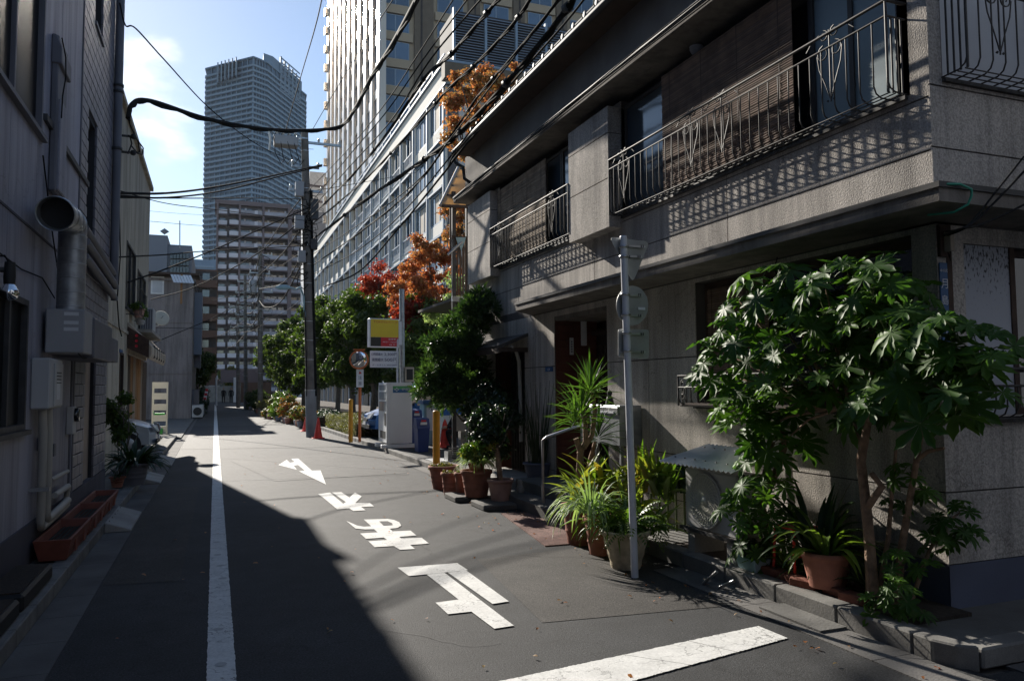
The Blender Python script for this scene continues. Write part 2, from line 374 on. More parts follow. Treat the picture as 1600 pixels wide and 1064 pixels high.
def text(s, h, m, parent, org, right, up, name='lettering', width=None, label=None, depth=.002):
    """letters standing in the plane right/up, centred on org, h = height in metres"""
    cu = bpy.data.curves.new(name, 'FONT'); cu.body = s; cu.size = 1; cu.align_x = 'CENTER'; cu.align_y = 'CENTER'
    cu.extrude = .5; cu.space_line = 1.0; cu.resolution_u = 3
    ob = bpy.data.objects.new('tmp_text', cu); COL.objects.link(ob); bpy.context.view_layer.update()
    dg = bpy.context.evaluated_depsgraph_get(); me = bpy.data.meshes.new_from_object(ob.evaluated_get(dg))
    bpy.data.objects.remove(ob); 
    if not len(me.vertices): return None
    co = np.array([v.co[:] for v in me.vertices]); lo = co.min(0); hi = co.max(0)
    k = h/max(1e-6, hi[1]-lo[1]); kx = (width/max(1e-6, hi[0]-lo[0])) if width else k
    rt = Vector(right).normalized(); upv = Vector(up).normalized(); nn = rt.cross(upv); org = Vector(org)
    L0 = Vector(WL.get(parent.name, (0, 0, 0))) if parent else Vector((0, 0, 0))
    cx, cy = (lo[0]+hi[0])/2, (lo[1]+hi[1])/2
    for v in me.vertices:
        x, y, z = v.co; v.co = org - L0 + rt*((x-cx)*kx) + upv*((y-cy)*k) + nn*((z)*depth + depth*.5)
    me.materials.clear(); me.materials.append(MT[m] if isinstance(m, str) else m); me.update()
    o = bpy.data.objects.new(name, me); COL.objects.link(o)
    if parent: o.parent = parent
    if label: o['label'] = label
    return o

# ------------------------------------------------------------ foliage
def leaf_arrays(pos, nrm, size, aspect=.5, bend=.25, jitter=.8):
    """numpy: n leaves of 6 points folded along the midrib"""
    n = len(pos); rnd = np.random.rand
    nn = nrm + (rnd(n, 3)-.5)*2*jitter; nn /= np.linalg.norm(nn, axis=1)[:, None]+1e-9
    t = rnd(n, 3)-.5; t = t - nn*(t*nn).sum(1)[:, None]; t /= np.linalg.norm(t, axis=1)[:, None]+1e-9
    b = np.cross(nn, t); L = (size*(.6+.8*rnd(n)))[:, None] if np.isscalar(size) else (size*(.6+.8*rnd(n)))[:, None]
    W = L*aspect
    p0 = pos; p1 = pos+t*L*.35+b*W*.5+nn*L*.07; p2 = pos+t*L*.35-b*W*.5+nn*L*.07
    p3 = pos+t*L*.72+b*W*.4-nn*L*bend*.2; p4 = pos+t*L*.72-b*W*.4-nn*L*bend*.2; p5 = pos+t*L-nn*L*bend
    m = pos+t*L*.55-nn*L*.04
    V = np.stack([p0, p1, p2, p3, p4, p5, m], 1).reshape(-1, 3)
    F = np.array([[0, 1, 6], [0, 6, 2], [1, 3, 6], [6, 4, 2], [3, 5, 6], [6, 5, 4]])
    F = (F[None] + (np.arange(n)*7)[:, None, None]).reshape(-1, 3)
    return V, F
def tri_mesh(name, V, F, m, org=(0, 0, 0)):
    me = bpy.data.meshes.new(name); V = V - np.array(org)
    me.vertices.add(len(V)); me.vertices.foreach_set('co', V.astype(np.float32).ravel())
    me.loops.add(F.size); me.loops.foreach_set('vertex_index', F.astype(np.int32).ravel())
    me.polygons.add(len(F)); me.polygons.foreach_set('loop_start', np.arange(0, F.size, 3, dtype=np.int32)); me.polygons.foreach_set('loop_total', np.full(len(F), 3, dtype=np.int32))
    me.polygons.foreach_set('use_smooth', np.ones(len(F), dtype=bool))
    me.update(); me.validate(); me.materials.append(MT[m]); return me
def clumps(center, rad, n, r0, r1, zsq=.8, keep=None):
    out = []
    while len(out) < n:
        d = np.random.normal(size=3); d /= np.linalg.norm(d); q = d*np.random.rand()**.4
        p = np.array(center)+q*np.array(rad)
        if keep is None or keep(p): out.append((p, r0+(r1-r0)*np.random.rand()))
    return out
def crown(name, cl, per, size, m, parent, aspect=.5, jitter=.8, shell=.55, clip=None, droop=0):
    Ps = []; Ns = []
    tot = sum(r**2 for _, r in cl)
    for c, r in cl:
        k = max(8, int(per*r*r/tot)); d = np.random.normal(size=(k, 3)); d /= np.linalg.norm(d, axis=1)[:, None]
        rr = r*(shell+(1-shell)*np.random.rand(k))*(1+.25*np.random.normal(size=k)*.6)
        Ps.append(c+d*rr[:, None]*np.array([1, 1, .8])); Ns.append(d+np.array([0, 0, .35]))
    P = np.concatenate(Ps); N_ = np.concatenate(Ns)
    if clip is not None: k = clip(P); P = P[k]; N_ = N_[k]
    V, F = leaf_arrays(P, N_, size, aspect, jitter=jitter)
    org = WL.get(parent.name, (0, 0, 0)) if parent else (0, 0, 0)
    o = bpy.data.objects.new(name, tri_mesh(name, V, F, m, org)); COL.objects.link(o); o.parent = parent; return o
def strap(base, d, L, W, arch, m=None, n=6, roll=0, pinch=1.0, fold=.25):
    """one strap leaf as (verts, tris)"""
    base = Vector(base); d = Vector(d).normalized(); side = d.cross(Vector((0, 0, 1)))
    if side.length < 1e-3: side = Vector((1, 0, 0))
    side.normalize(); vs = []; p = base.copy(); cur = d.copy()
    for i in range(n+1):
        t = i/n; wv = W*(.45+.55*math.sin(min(1, t*1.6)*PI/2))*(1-max(0, t-.55)/.45)**pinch if t < 1 else 0
        up = side.cross(cur); vs += [p-side*wv/2+up*wv*fold, p.copy(), p+side*wv/2+up*wv*fold]
        p = p+cur*(L/n); cur = (cur+Vector((0, 0, -arch/n*1.6))).normalized()
    fs = []
    for i in range(n):
        a = i*3
        for j in (0, 1): fs += [(a+j, a+j+1, a+j+4), (a+j, a+j+4, a+j+3)]
    return vs, fs
def strap_plant(parent, m, n, L, W, arch, spread=.9, base=(0, 0, 0), rb=.05, name='leaf', limit=60, elev=(20, 80), rest='small_leaves', zr=0):
    extra = MB(); org = WL.get(parent.name, (0, 0, 0))
    for i in range(n):
        az = random.uniform(0, 2*PI); el = R(random.uniform(*elev)); d = Vector((math.cos(az)*math.cos(el), math.sin(az)*math.cos(el), math.sin(el)))
        b = Vector(base)+Vector((math.cos(az)*rb, math.sin(az)*rb, random.uniform(0, zr)))
        vs, fs = strap(b, d, L*random.uniform(.65, 1.1), W*random.uniform(.8, 1.15), arch*random.uniform(.6, 1.3))
        if i < limit: MB()._a(vs, fs, True).build(name, m, parent)
        else: extra._a(vs, fs, True)
    if extra.v: extra.build(rest, m, parent)['kind'] = 'stuff'
def pot(name, label, loc, r, h, m='terracotta', rim=.02, group=None, taper=.72, rings=2, soil=True, cat='flower pot'):
    t = thing(name, label, cat, loc, group); x, y, z = loc
    prof = [(r*taper, 0), (r*taper*1.02, .01)]
    for k in range(1, 8):
        f = k/8; rr = r*(taper+(1-taper)*f); prof.append((rr, h*f*.86))
        if rings and k in (3, 5)[:rings]: prof += [(rr+.008, h*f*.86+.008), (rr+.004, h*f*.86+.02)]
    prof += [(r, h*.86), (r+rim, h*.87), (r+rim, h), (r-.012, h), (r-.02, h*.9), (r*.5, h*.88), (0.0, h*.88)]
    MB().lathe(prof[:-2]+[(r-.02, h*.84)], loc, 24).build('pot', m, t)
    if soil: MB().lathe([(r-.018, h*.885), (r*.6, h*.9), (0, h*.905)], loc, 16).build('soil', 'soil', t)
    return t
# ============================================================ GROUND, ROAD
def asphalt(name, base, patches=True):
    m = bpy.data.materials.new(name); m.use_nodes = True; t = m.node_tree; N = t.nodes; L = t.links; p = N['Principled BSDF']
    p.inputs['Roughness'].default_value = .78; p.inputs['Specular IOR Level'].default_value = .35
    g = N.new('ShaderNodeNewGeometry')
    def noise_(s, d=4, r=.5):
        n = N.new('ShaderNodeTexNoise'); n.inputs['Scale'].default_value = s; n.inputs['Detail'].default_value = d; n.inputs['Roughness'].default_value = r
        L.new(g.outputs['Position'], n.inputs['Vector']); return n.outputs['Fac']
    def mr(x, a, b, c, d):
        n = N.new('ShaderNodeMapRange'); n.inputs['From Min'].default_value = a; n.inputs['From Max'].default_value = b; n.inputs['To Min'].default_value = c; n.inputs['To Max'].default_value = d
        L.new(x, n.inputs['Value']); return n.outputs[0]
    def mul(a, b):
        n = N.new('ShaderNodeMath'); n.operation = 'MULTIPLY'; L.new(a, n.inputs[0]); L.new(b, n.inputs[1]); return n.outputs[0]
    big = mr(noise_(.55, 7, .62), .32, .68, .66, 1.35); mid = mr(noise_(5, 4), .3, .7, .86, 1.14); fine = mr(noise_(75, 3, .7), .36, .64, .45, 1.75)
    vor = N.new('ShaderNodeTexVoronoi'); vor.inputs['Scale'].default_value = 85; L.new(g.outputs['Position'], vor.inputs['Vector'])
    sp = mr(vor.outputs['Distance'], .1, .26, 3.6, 1.0)
    rnd = N.new('ShaderNodeSeparateColor'); L.new(vor.outputs['Color'], rnd.inputs[0])
    gate = N.new('ShaderNodeMath'); gate.operation = 'GREATER_THAN'; gate.inputs[1].default_value = .82; L.new(rnd.outputs[0], gate.inputs[0])
    one = N.new('ShaderNodeMix'); one.inputs[2].default_value = 1; L.new(gate.outputs[0], one.inputs[0]); L.new(sp, one.inputs[3])
    tot = mul(mul(big, mid), mul(fine, one.outputs[0]))
    # fine shrinkage cracks
    wv = N.new('ShaderNodeTexVoronoi'); wv.feature = 'DISTANCE_TO_EDGE'; wv.inputs['Scale'].default_value = .33
    dm = N.new('ShaderNodeVectorMath'); dm.operation = 'ADD'; nn = N.new('ShaderNodeTexNoise'); nn.inputs['Scale'].default_value = 3; nn.inputs['Detail'].default_value = 6
    L.new(g.outputs['Position'], nn.inputs['Vector']); L.new(g.outputs['Position'], dm.inputs[0]); L.new(nn.outputs['Color'], dm.inputs[1]); L.new(dm.outputs[0], wv.inputs['Vector'])
    crk = mr(wv.outputs['Distance'], .0015, .006, .72, 1.0); tot = mul(tot, crk)
    vm = N.new('ShaderNodeVectorMath'); vm.operation = 'SCALE'; vm.inputs[0].default_value = base; L.new(tot, vm.inputs['Scale']); L.new(vm.outputs[0], p.inputs['Base Color'])
    b = N.new('ShaderNodeBump'); b.inputs['Strength'].default_value = .55; b.inputs['Distance'].default_value = .008; L.new(noise_(140, 3), b.inputs['Height']); L.new(b.outputs[0], p.inputs['Normal'])
    MT[name] = m; return m
asphalt('asphalt', (.0285, .0295, .031)); asphalt('asphalt_old', (.040, .040, .040)); asphalt('asphalt_patch', (.037, .034, .031))
struct('ground', MB().quad((-900, -300, -.03), (900, -300, -.03), (900, 1500, -.03), (-900, 1500, -.03)), 'concrete_dark')
struct('road', MB().quad((-1.0, -14, 0), (3.98, -14, 0), (3.98, 86, 0), (-1.0, 86, 0)), 'asphalt')
struct('road', MB().quad((-40, 86, 0), (40, 86, 0), (40, 94, 0), (-40, 94, 0)), 'asphalt')
struct('side_road', MB().quad((3.98, -14, 0), (30, -14, 0), (30, 2.9, 0), (3.98, 3.1, 0)), 'asphalt')
struct('road', MB().quad((-6, 94, 0), (6, 94, 0), (6, 220, 0), (-6, 220, 0)), 'asphalt')
# relaid strips across the carriageway
def strip(p, m, z, name='road_patch'): return struct(name, MB().quad(*[(a, b, z) for a, b in p]), m)
a, b, c, d = G(360, 720), G(640, 700), G(668, 738), G(430, 752)
strip([(a.x, a.y), (b.x-.45, b.y), (c.x-.4, c.y), (d.x, d.y)], 'asphalt_old', .004)
strip([(-.95, 22.5), (3.7, 21.2), (3.7, 30), (-.95, 31)], 'asphalt_old', .004)
strip([(-.95, 36), (3.7, 36), (3.7, 85.5), (-.95, 85.5)], 'asphalt_old', .004)
# utility cuts (thin dark sealed joints across the road)
j = MB()
for (u0, v0, u1, v1, wd) in ((345, 716, 668, 739, .02), (346, 752, 640, 742, .02), (398, 690, 560, 700, .02)):
    p, q = G(u0, v0), G(u1, v1); j.quad((p.x, p.y, .0055), (q.x, q.y, .0055), (q.x, q.y+wd, .0055), (p.x, p.y+wd, .0055))
struct('sealed_joint', j, 'asphalt')
# older tar patches, trench reinstatement and hairline cracks near the stop line
strip([(2.1, 4.9), (3.52, 4.75), (3.55, 7.0), (2.3, 6.9)], 'asphalt_patch', .003)
strip([(-.84, 7.2), (-.25, 7.1), (-.22, 13.8), (-.84, 13.9)], 'asphalt_patch', .003)
random.seed(44)
for k in range(14):
    x, y = random.uniform(-.6, 3.4), random.uniform(3.4, 16); a_ = random.uniform(0, 6.28); pts_ = []
    for q_ in range(14):
        pts_.append((x, y)); a_ += random.uniform(-.5, .5); x += math.cos(a_)*.07; y += math.sin(a_)*.07
    cm2 = MB()
    for p_, q_ in zip(pts_[:-1], pts_[1:]):
        dx, dy = q_[0]-p_[0], q_[1]-p_[1]; l_ = math.hypot(dx, dy); nx, ny = -dy/l_*.0022, dx/l_*.0022
        cm2.quad((p_[0]-nx, p_[1]-ny, .0052), (q_[0]-nx, q_[1]-ny, .0052), (q_[0]+nx, q_[1]+ny, .0052), (p_[0]+nx, p_[1]+ny, .0052))
    struct('crack', cm2, 'black')
# manhole
struct('manhole_cover', MB().lathe([(.0, .008), (.31, .008)], (1.0, 31, 0), 24), 'dark_metal')
def worn_paint(m):
    t = m.node_tree; N = t.nodes; L = t.links; p = N['Principled BSDF']; old = p.inputs['Base Color'].links[0].from_socket; g = N.new('ShaderNodeNewGeometry')
    n = N.new('ShaderNodeTexNoise'); n.inputs['Scale'].default_value = 38; n.inputs['Detail'].default_value = 8; n.inputs['Roughness'].default_value = .75; L.new(g.outputs['Position'], n.inputs['Vector'])
    b = N.new('ShaderNodeTexNoise'); b.inputs['Scale'].default_value = 1.7; b.inputs['Detail'].default_value = 3; L.new(g.outputs['Position'], b.inputs['Vector'])
    a = N.new('ShaderNodeMath'); a.operation = 'MULTIPLY_ADD'; a.inputs[1].default_value = .55; L.new(b.outputs['Fac'], a.inputs[0]); L.new(n.outputs['Fac'], a.inputs[2])
    k = N.new('ShaderNodeMapRange'); k.inputs['From Min'].default_value = .90; k.inputs['From Max'].default_value = .97; L.new(a.outputs[0], k.inputs['Value'])
    v = N.new('ShaderNodeTexVoronoi'); v.feature = 'DISTANCE_TO_EDGE'; v.inputs['Scale'].default_value = 2.6; d = N.new('ShaderNodeVectorMath'); d.operation = 'ADD'; w_ = N.new('ShaderNodeTexNoise'); w_.inputs['Scale'].default_value = 6; w_.inputs['Detail'].default_value = 5
    L.new(g.outputs['Position'], w_.inputs['Vector']); s_ = N.new('ShaderNodeVectorMath'); s_.operation = 'SCALE'; s_.inputs['Scale'].default_value = .35; L.new(w_.outputs['Color'], s_.inputs[0]); L.new(g.outputs['Position'], d.inputs[0]); L.new(s_.outputs[0], d.inputs[1]); L.new(d.outputs[0], v.inputs['Vector'])
    c = N.new('ShaderNodeMapRange'); c.inputs['From Min'].default_value = .003; c.inputs['From Max'].default_value = .012; c.inputs['To Min'].default_value = .55; c.inputs['To Max'].default_value = 0; L.new(v.outputs['Distance'], c.inputs['Value'])
    x = N.new('ShaderNodeMath'); x.operation = 'MAXIMUM'; L.new(k.outputs[0], x.inputs[0]); L.new(c.outputs[0], x.inputs[1])
    mx = N.new('ShaderNodeMix'); mx.data_type = 'RGBA'; L.new(x.outputs[0], mx.inputs[0]); L.new(old, mx.inputs[6]); mx.inputs[7].default_value = (.09, .09, .09, 1); L.new(mx.outputs[2], p.inputs['Base Color'])
worn_paint(MT['road_white'])
# --- painted markings
def mark(polys, z=.007, name='road_marking', m='road_white', off=(300, 640), s=2.509):
    mb = MB()
    for k, p in enumerate(polys):
        pts = [G(off[0]+x/s, off[1]+y/s, z + .001*k) for x, y in p]
        mb._a(pts, [tuple(range(len(pts)))])
    me = mb.mesh(name, m); b = bmesh.new(); b.from_mesh(me); bmesh.ops.triangulate(b, faces=b.faces[:])
    for f in b.faces:
        if f.normal.z < 0: f.normal_flip()
    b.to_mesh(me); b.free(); o = bpy.data.objects.new(name, me); COL.objects.link(o); o['kind'] = 'structure'; return o
mark([[(806, 618), (1040, 600), (1082, 628), (850, 651)],
      [(920, 645), (990, 638), (1262, 845), (1185, 857), (1095, 790), (1003, 800), (955, 755), (1045, 743)],
      [(1003, 637), (1075, 629), (1242, 750), (1178, 760)]])
S2 = dict(off=(420, 700), s=5.714)
mark([[(692, 648), (740, 668), (790, 690), (850, 700), (915, 696), (848, 636), (1060, 630), (1120, 640), (1165, 660), (1182, 690), (1150, 710), (1080, 718), (1105, 742), (1265, 734), (1318, 778), (1165, 790), (1182, 805), (1365, 798), (1430, 850), (1262, 862), (1305, 898), (1172, 905), (1115, 872), (945, 882), (890, 830), (1055, 818), (1028, 796), (868, 808), (815, 760), (972, 750), (940, 722), (860, 724), (775, 716), (735, 684)],
      ], **S2)
mark([[(985, 652), (1060, 650), (1100, 668), (1105, 684), (1025, 690)]], z=.010, m='asphalt', name='road_marking_gap', **S2)
mark([[(440, 410), (545, 395), (665, 495), (688, 480), (565, 395), (648, 392), (720, 440), (770, 395), (830, 430), (772, 490), (900, 487), (940, 518), (825, 524), (865, 553), (755, 560), (718, 536), (612, 545), (478, 435)]], **S2)
mark([[(85, 150), (160, 103), (188, 130), (230, 122), (200, 95), (262, 92), (385, 200), (462, 198), (512, 325), (268, 205), (322, 200), (262, 150), (222, 156), (252, 192)]], **S2)
# edge line and stop line, edges slightly worn
def line_mesh(x0, x1, y0, y1, n, z):
    mb = MB(); random.seed(3); pl = []; pr = []
    for i in range(n+1):
        y = y0+(y1-y0)*i/n; pl.append((x0(y)+random.uniform(-.0028, .0028), y, z)); pr.append((x1(y)+random.uniform(-.0028, .0028), y, z))
    for i in range(n): mb.quad(pl[i], pr[i], pr[i+1], pl[i+1])
    return mb
struct('edge_line', line_mesh(lambda y: -.02+.0*y, lambda y: .135, 2.0, 85, 2600, .008), 'road_white')
sa, sb, sc2, sd_ = G(1185, 979), G(1231, 998), G(880, 1095), G(690, 1085)
mb = MB(); n = 150
for i in range(n):
    random.seed(i); j0 = random.uniform(-.004, .004); j1 = random.uniform(-.004, .004)
    random.seed(i+1); k0 = random.uniform(-.004, .004); k1 = random.uniform(-.004, .004)
    if i in (19, 20, 37): pass
    A = sd_.lerp(sa, i/n); B = sd_.lerp(sa, (i+1)/n); C = sc2.lerp(sb, (i+1)/n); D = sc2.lerp(sb, i/n)
    g = .006 if i in (77, 110) else 0
    mb.quad((A.x+g, A.y+j0, .007), (D.x+g, D.y+j1, .007), (C.x, C.y+k1, .007), (B.x, B.y+k0, .007))
struct('stop_line', mb, 'road_white')
# worn grey discs on the edge line
for v, u in ((868, 340), (885, 345), (985, 341), (1040, 345), (905, 348), (848, 338)):
    p = G(u, v); struct('line_wear', MB().lathe([(0, .0105), (.035, .0105)], (p.x, p.y, 0), 9), 'road_white_worn')
# --- left gutter and raised edge strip
n = 46
gm = MB().box((-.275, 0, -.02), (0, .594, 0)).mesh('gutter_slab', 'gutter')
gs = struct('gutter', MB().box((-1.13, -6, -.028), (-.86, 84, -.004)), 'concrete_dark')
pieces('gutter_slab', gm, gs, [(-.855, .3+.6*i, .006) for i in range(80)], 'gutter')
ks = struct('left_pavement', MB().box((-1.5, -6, -.02), (-1.29, 27.0, .095)), 'concrete_dark')
km = MB().box((-.15, 0, -.1), (0, .594, .02)).mesh('kerb_stone', 'kerbstone', bev=.008)
pieces('kerb_stone', km, ks, [(-1.135, .3+.6*i, .09) for i in range(45)], 'kerbstone')
struct('left_forecourt', MB().quad((-8, 25.3, .002), (-1.13, 25.3, .002), (-1.13, 44.5, .002), (-8, 44.5, .002)), 'gutter')
struct('painted_bay_line', MB().quad((-3.2, 25.9, .006), (-1.3, 25.9, .006), (-1.3, 27.4, .006), (-3.2, 27.4, .006)), 'road_white')
struct('left_pavement', MB().box((-3, 27.2, -.02), (-1.0, 84, .05)), 'concrete_dark')
# --- right kerb: stones from the corner back to the house pots, then beside the car park
kr = struct('right_pavement', MB().box((4.02, 3.32, -.02), (9.5, 14.25, .10)), 'concrete_dark')
km2 = MB().box((0, 0, -.12), (.15, .594, .03)).mesh('kerb_stone', 'kerbstone', bev=.012)
pieces('kerb_stone', km2, kr, [(3.885, 3.50+.6*i, .10) for i in range(9)], 'kerbstone')
# rounded kerb corner and kerb along the side street
MB().prism([(3.885, 3.494, -.02), (3.885, 3.36, -.02), (3.93, 3.24, -.02), (4.03, 3.17, -.02), (4.03, 3.494, -.02)], (0, 0, .15)).build('kerb_stone', 'kerbstone', kr, bev=.01)
km3 = MB().box((0, 0, -.12), (.594, .15, .0)).mesh('kerb_stone', 'kerbstone', bev=.012)
pieces('kerb_stone', km3, kr, [(4.04+.6*i, 3.16, .12) for i in range(9)], 'kerbstone')
gm2 = MB().box((0, 0, -.02), (.30, .594, 0)).mesh('gutter_slab', 'gutter')
gr = struct('gutter', MB().box((3.57, 2.6, -.028), (3.884, 6.1, -.003)), 'concrete_dark')
pieces('gutter_slab', gm2, gr, [(3.575, 2.9+.6*i, .008) for i in range(5)], 'gutter')
MB().box((3.66, 4.0, .010), (3.88, 4.6, .022)).build('drain_cover', 'concrete_dark', gr)
gm3 = MB().box((0, 0, -.02), (.594, .28, 0)).mesh('gutter_slab', 'gutter')
pieces('gutter_slab', gm3, gr, [(4.2+.6*i, 2.87, .008) for i in range(8)], 'gutter')
# car park
cp = struct('car_park', MB().box((4.12, 14.3, -.02), (11.9, 40, .10)), 'asphalt')
km4 = MB().box((0, 0, -.1), (.14, .594, .02)).mesh('kerb_stone', 'kerbstone', bev=.01)
pieces('kerb_stone', km4, cp, [(3.97 if 14.3+.6*i < 21 else 3.97-.013*(14.3+.6*i-21), 14.3+.6*i, .09) for i in range(60)], 'kerbstone')
struct('painted_bay_line', MB().quad((4.15, 15.2, .105), (5.2, 15.2, .105), (5.2, 15.9, .105), (4.15, 15.9, .105)), 'road_white')
struct('gutter', MB().quad((3.72, 13.0, .006), (3.968, 13.0, .006), (3.968, 22, .006), (3.72, 22, .006)), 'gutter')
gd = struct('planting_bed', MB().box((3.95, 40.1, -.02), (11.9, 104, .13)), 'soil')
struct('planting_bed', MB().box((4.12, 24.6, .09), (7.5, 40, .16)), 'soil')
# fallen leaves on the road by the kerb (too many small scraps to count)
pts = []
for i in range(230):
    y = random.uniform(3, 34) if random.random() < .75 else random.uniform(3, 12); x = 3.72-abs(random.gauss(0, .35)) if random.random() < .6 else random.uniform(-.8, 3.8)
    pts.append((x, y, .018))
V, F = leaf_arrays(np.array(pts), np.tile([0, 0, 1.], (len(pts), 1)), .035, .6, jitter=.25)
o = bpy.data.objects.new('fallen_leaves', tri_mesh('fallen_leaves', V, F, 'leaf_orange')); COL.objects.link(o)
tag(o, 'small fallen autumn leaves scattered over the asphalt along the right kerb', 'fallen leaves', kind='stuff')
# ============================================================ CONCRETE HOUSE (right)
HX, HY = 4.6, 3.82
house = thing('concrete_house', 'two-storey grey roughcast house with iron window balconies on the right of the street', 'house', (HX, HY, 0))
def facade(parent, axis, pos, u0, u1, zs, vjoints, openings, m='stucco', thick=.16, gap=.006, bu=.014):
    """wall of panels with open recessed joints. axis 'x': plane X=pos facing -X, u = Y. axis 'y': plane Y=pos facing -Y, u = X"""
    def bx(mb, ua, ub, za, zb, d0, d1):
        if axis == 'x': mb.box((pos+d0, ua, za), (pos+d1, ub, zb))
        else: mb.box((ua, pos+d0, za), (ub, pos+d1, zb))
    back = MB(); cuts = sorted(set([zs[0], zs[-1]]+[k for o in openings for k in (o[2], o[3]) if zs[0] < k < zs[-1]]+zs))
    for za, zb in zip(cuts[:-1], cuts[1:]):
        zm = (za+zb)/2; iv = [(u0, u1)]
        for o in openings:
            if o[2] < zm < o[3]:
                nv = []
                for a, b in iv:
                    if o[1] <= a or o[0] >= b: nv.append((a, b)); continue
                    if o[0] > a: nv.append((a, o[0]))
                    if o[1] < b: nv.append((o[1], b))
                iv = nv
        for a, b in iv: bx(back, a+(bu if a == u0 else 0), b, za, zb, .014, thick)
        joint_b = any(abs(za-k) < 1e-6 for k in zs[1:-1]); joint_t = any(abs(zb-k) < 1e-6 for k in zs[1:-1])
        for a, b in iv:
            vs = [a]+[v for v in vjoints if a+.05 < v < b-.05]+[b]
            for p, q in zip(vs[:-1], vs[1:]):
                mb = MB(); bx(mb, p+(gap if p != a else 0), q-(gap if q != b else 0), za+(gap if joint_b else 0), zb-(gap if joint_t else 0), 0, .012)
                mb.build('panel', m, parent)
    return back.build('wall', 'stucco_gap' if m == 'stucco' else m, parent)
YB = 14.2
ZC = 2.70                                            # underside of the canopy
wins = (4.02, 6.67, 1.40, 2.66)
door = (8.58, 10.2, .28, 2.62); back_door = (11.35, 12.75, .12, 2.22)
facade(house, 'x', HX, HY+.0125, YB, [.0, .39, .87, 1.9, ZC], [5.3, 7.6, 10.9], [wins, door, back_door])
facade(house, 'x', HX, HY+.0125, YB, [2.825, 3.22, 3.60, 5.10], [6.1, 8.9, 11.6], [(4.07, 8.15, 3.66, 5.10), (9.27, 12.46, 3.66, 5.10)])
struct_p = MB().box((HX+.002, HY+.3, ZC), (HX+.3, YB, 2.826)).build('wall', 'stucco_gap', house)
# side elevation
side_open = [(4.86, 7.2, 1.38, 2.58)]
facade(house, 'y', HY, HX, 10.5, [.0, .39, .87, ZC], [6.6, 8.6], side_open)
facade(house, 'y', HY, HX, 10.5, [2.825, 3.24, 3.68, 5.6], [6.8, 8.8], [(4.72, 8.2, 3.72, 5.2)])
MB().box((HX+.3, HY+.003, ZC), (10.5, HY+.3, 2.826)).build('wall', 'stucco_gap', house)
MB().box((HX-.004, HY-.004, 0), (10.5, HY, .39)).build('blue_plinth', 'blue_paint', house)
MB().box((HX-.004, HY-.004, .002), (HX, 5.05, .39)).build('blue_plinth', 'blue_paint', house)
# body behind the openings
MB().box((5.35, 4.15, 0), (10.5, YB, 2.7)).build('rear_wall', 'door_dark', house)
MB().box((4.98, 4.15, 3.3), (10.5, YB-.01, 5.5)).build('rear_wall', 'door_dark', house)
MB().box((4.62, YB-.2, 0), (10.5, YB, 5.5)).build('end_wall', 'stucco', house)
# bays between the upper windows
for (y0, y1) in ((8.15, 9.27), (12.46, 13.72)):
    zz = [3.53, 4.13, 4.69, 5.02]
    MB().box((4.434, y0+.012, 3.54), (4.60, y1-.012, 5.02)).build('bay', 'stucco_gap', house)
    for za, zb in zip(zz[:-1], zz[1:]):
        MB().box((4.42, y0, za+(.006 if za > 3.6 else 0)), (4.434, y1, zb-(.006 if zb < 5 else 0))).build('panel', 'stucco', house)
        for yy in (y0, y1-.012): MB().box((4.434, yy, za+(.006 if za > 3.6 else 0)), (4.9 if zb > 3.9 else 4.6, yy+.012, zb-(.006 if zb < 5 else 0))).build('panel', 'stucco', house)
    MB().box((4.434, y0+.012, 3.53), (4.6, y1-.012, 3.542)).build('panel', 'stucco', house)
    MB().box((4.6, y0+.012, 3.6), (4.98, y1-.012, 5.02)).build('bay', 'stucco_gap', house)
MB().box((HX, HY+.16, 3.66), (4.98, 4.07, 5.05)).build('bay', 'stucco', house)
# sills inside the recesses
for y0, y1 in ((4.07, 8.15), (9.27, 12.46)):
    MB().box((4.605, y0, 3.6), (4.98, y1, 3.665)).build('sill', 'concrete_dark', house)
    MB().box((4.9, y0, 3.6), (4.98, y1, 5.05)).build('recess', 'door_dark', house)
# canopy over the ground floor, wrapping the corner, with its metal edge and soffit
cn = MB().prism([(4.10, 3.37, 0), (10.5, 3.37, 0), (10.5, HY, 0), (HX, HY, 0), (HX, 11.05, 0), (4.10, 10.45, 0)], (0, 0, .085))
for i in range(len(cn.v)): cn.v[i] = (cn.v[i][0], cn.v[i][1], cn.v[i][2]+2.715)
cano = cn.build('canopy', 'slab_soffit', house)
MB().box((4.085, 3.355, 2.80), (4.16, 10.46, 2.835)).build('metal_edge', 'dark_trim', cano)
MB().box((4.16, 3.355, 2.80), (10.5, 3.43, 2.835)).build('metal_edge', 'dark_trim', cano)
cn = MB().prism([(4.16, 3.43, 2.801), (10.5, 3.43, 2.801), (10.5, HY, 2.84), (HX, HY, 2.84), (HX, 11.0, 2.84), (4.16, 10.42, 2.801)], (0, 0, .012)); cn.build('roof_sheet', 'dark_metal', cano)
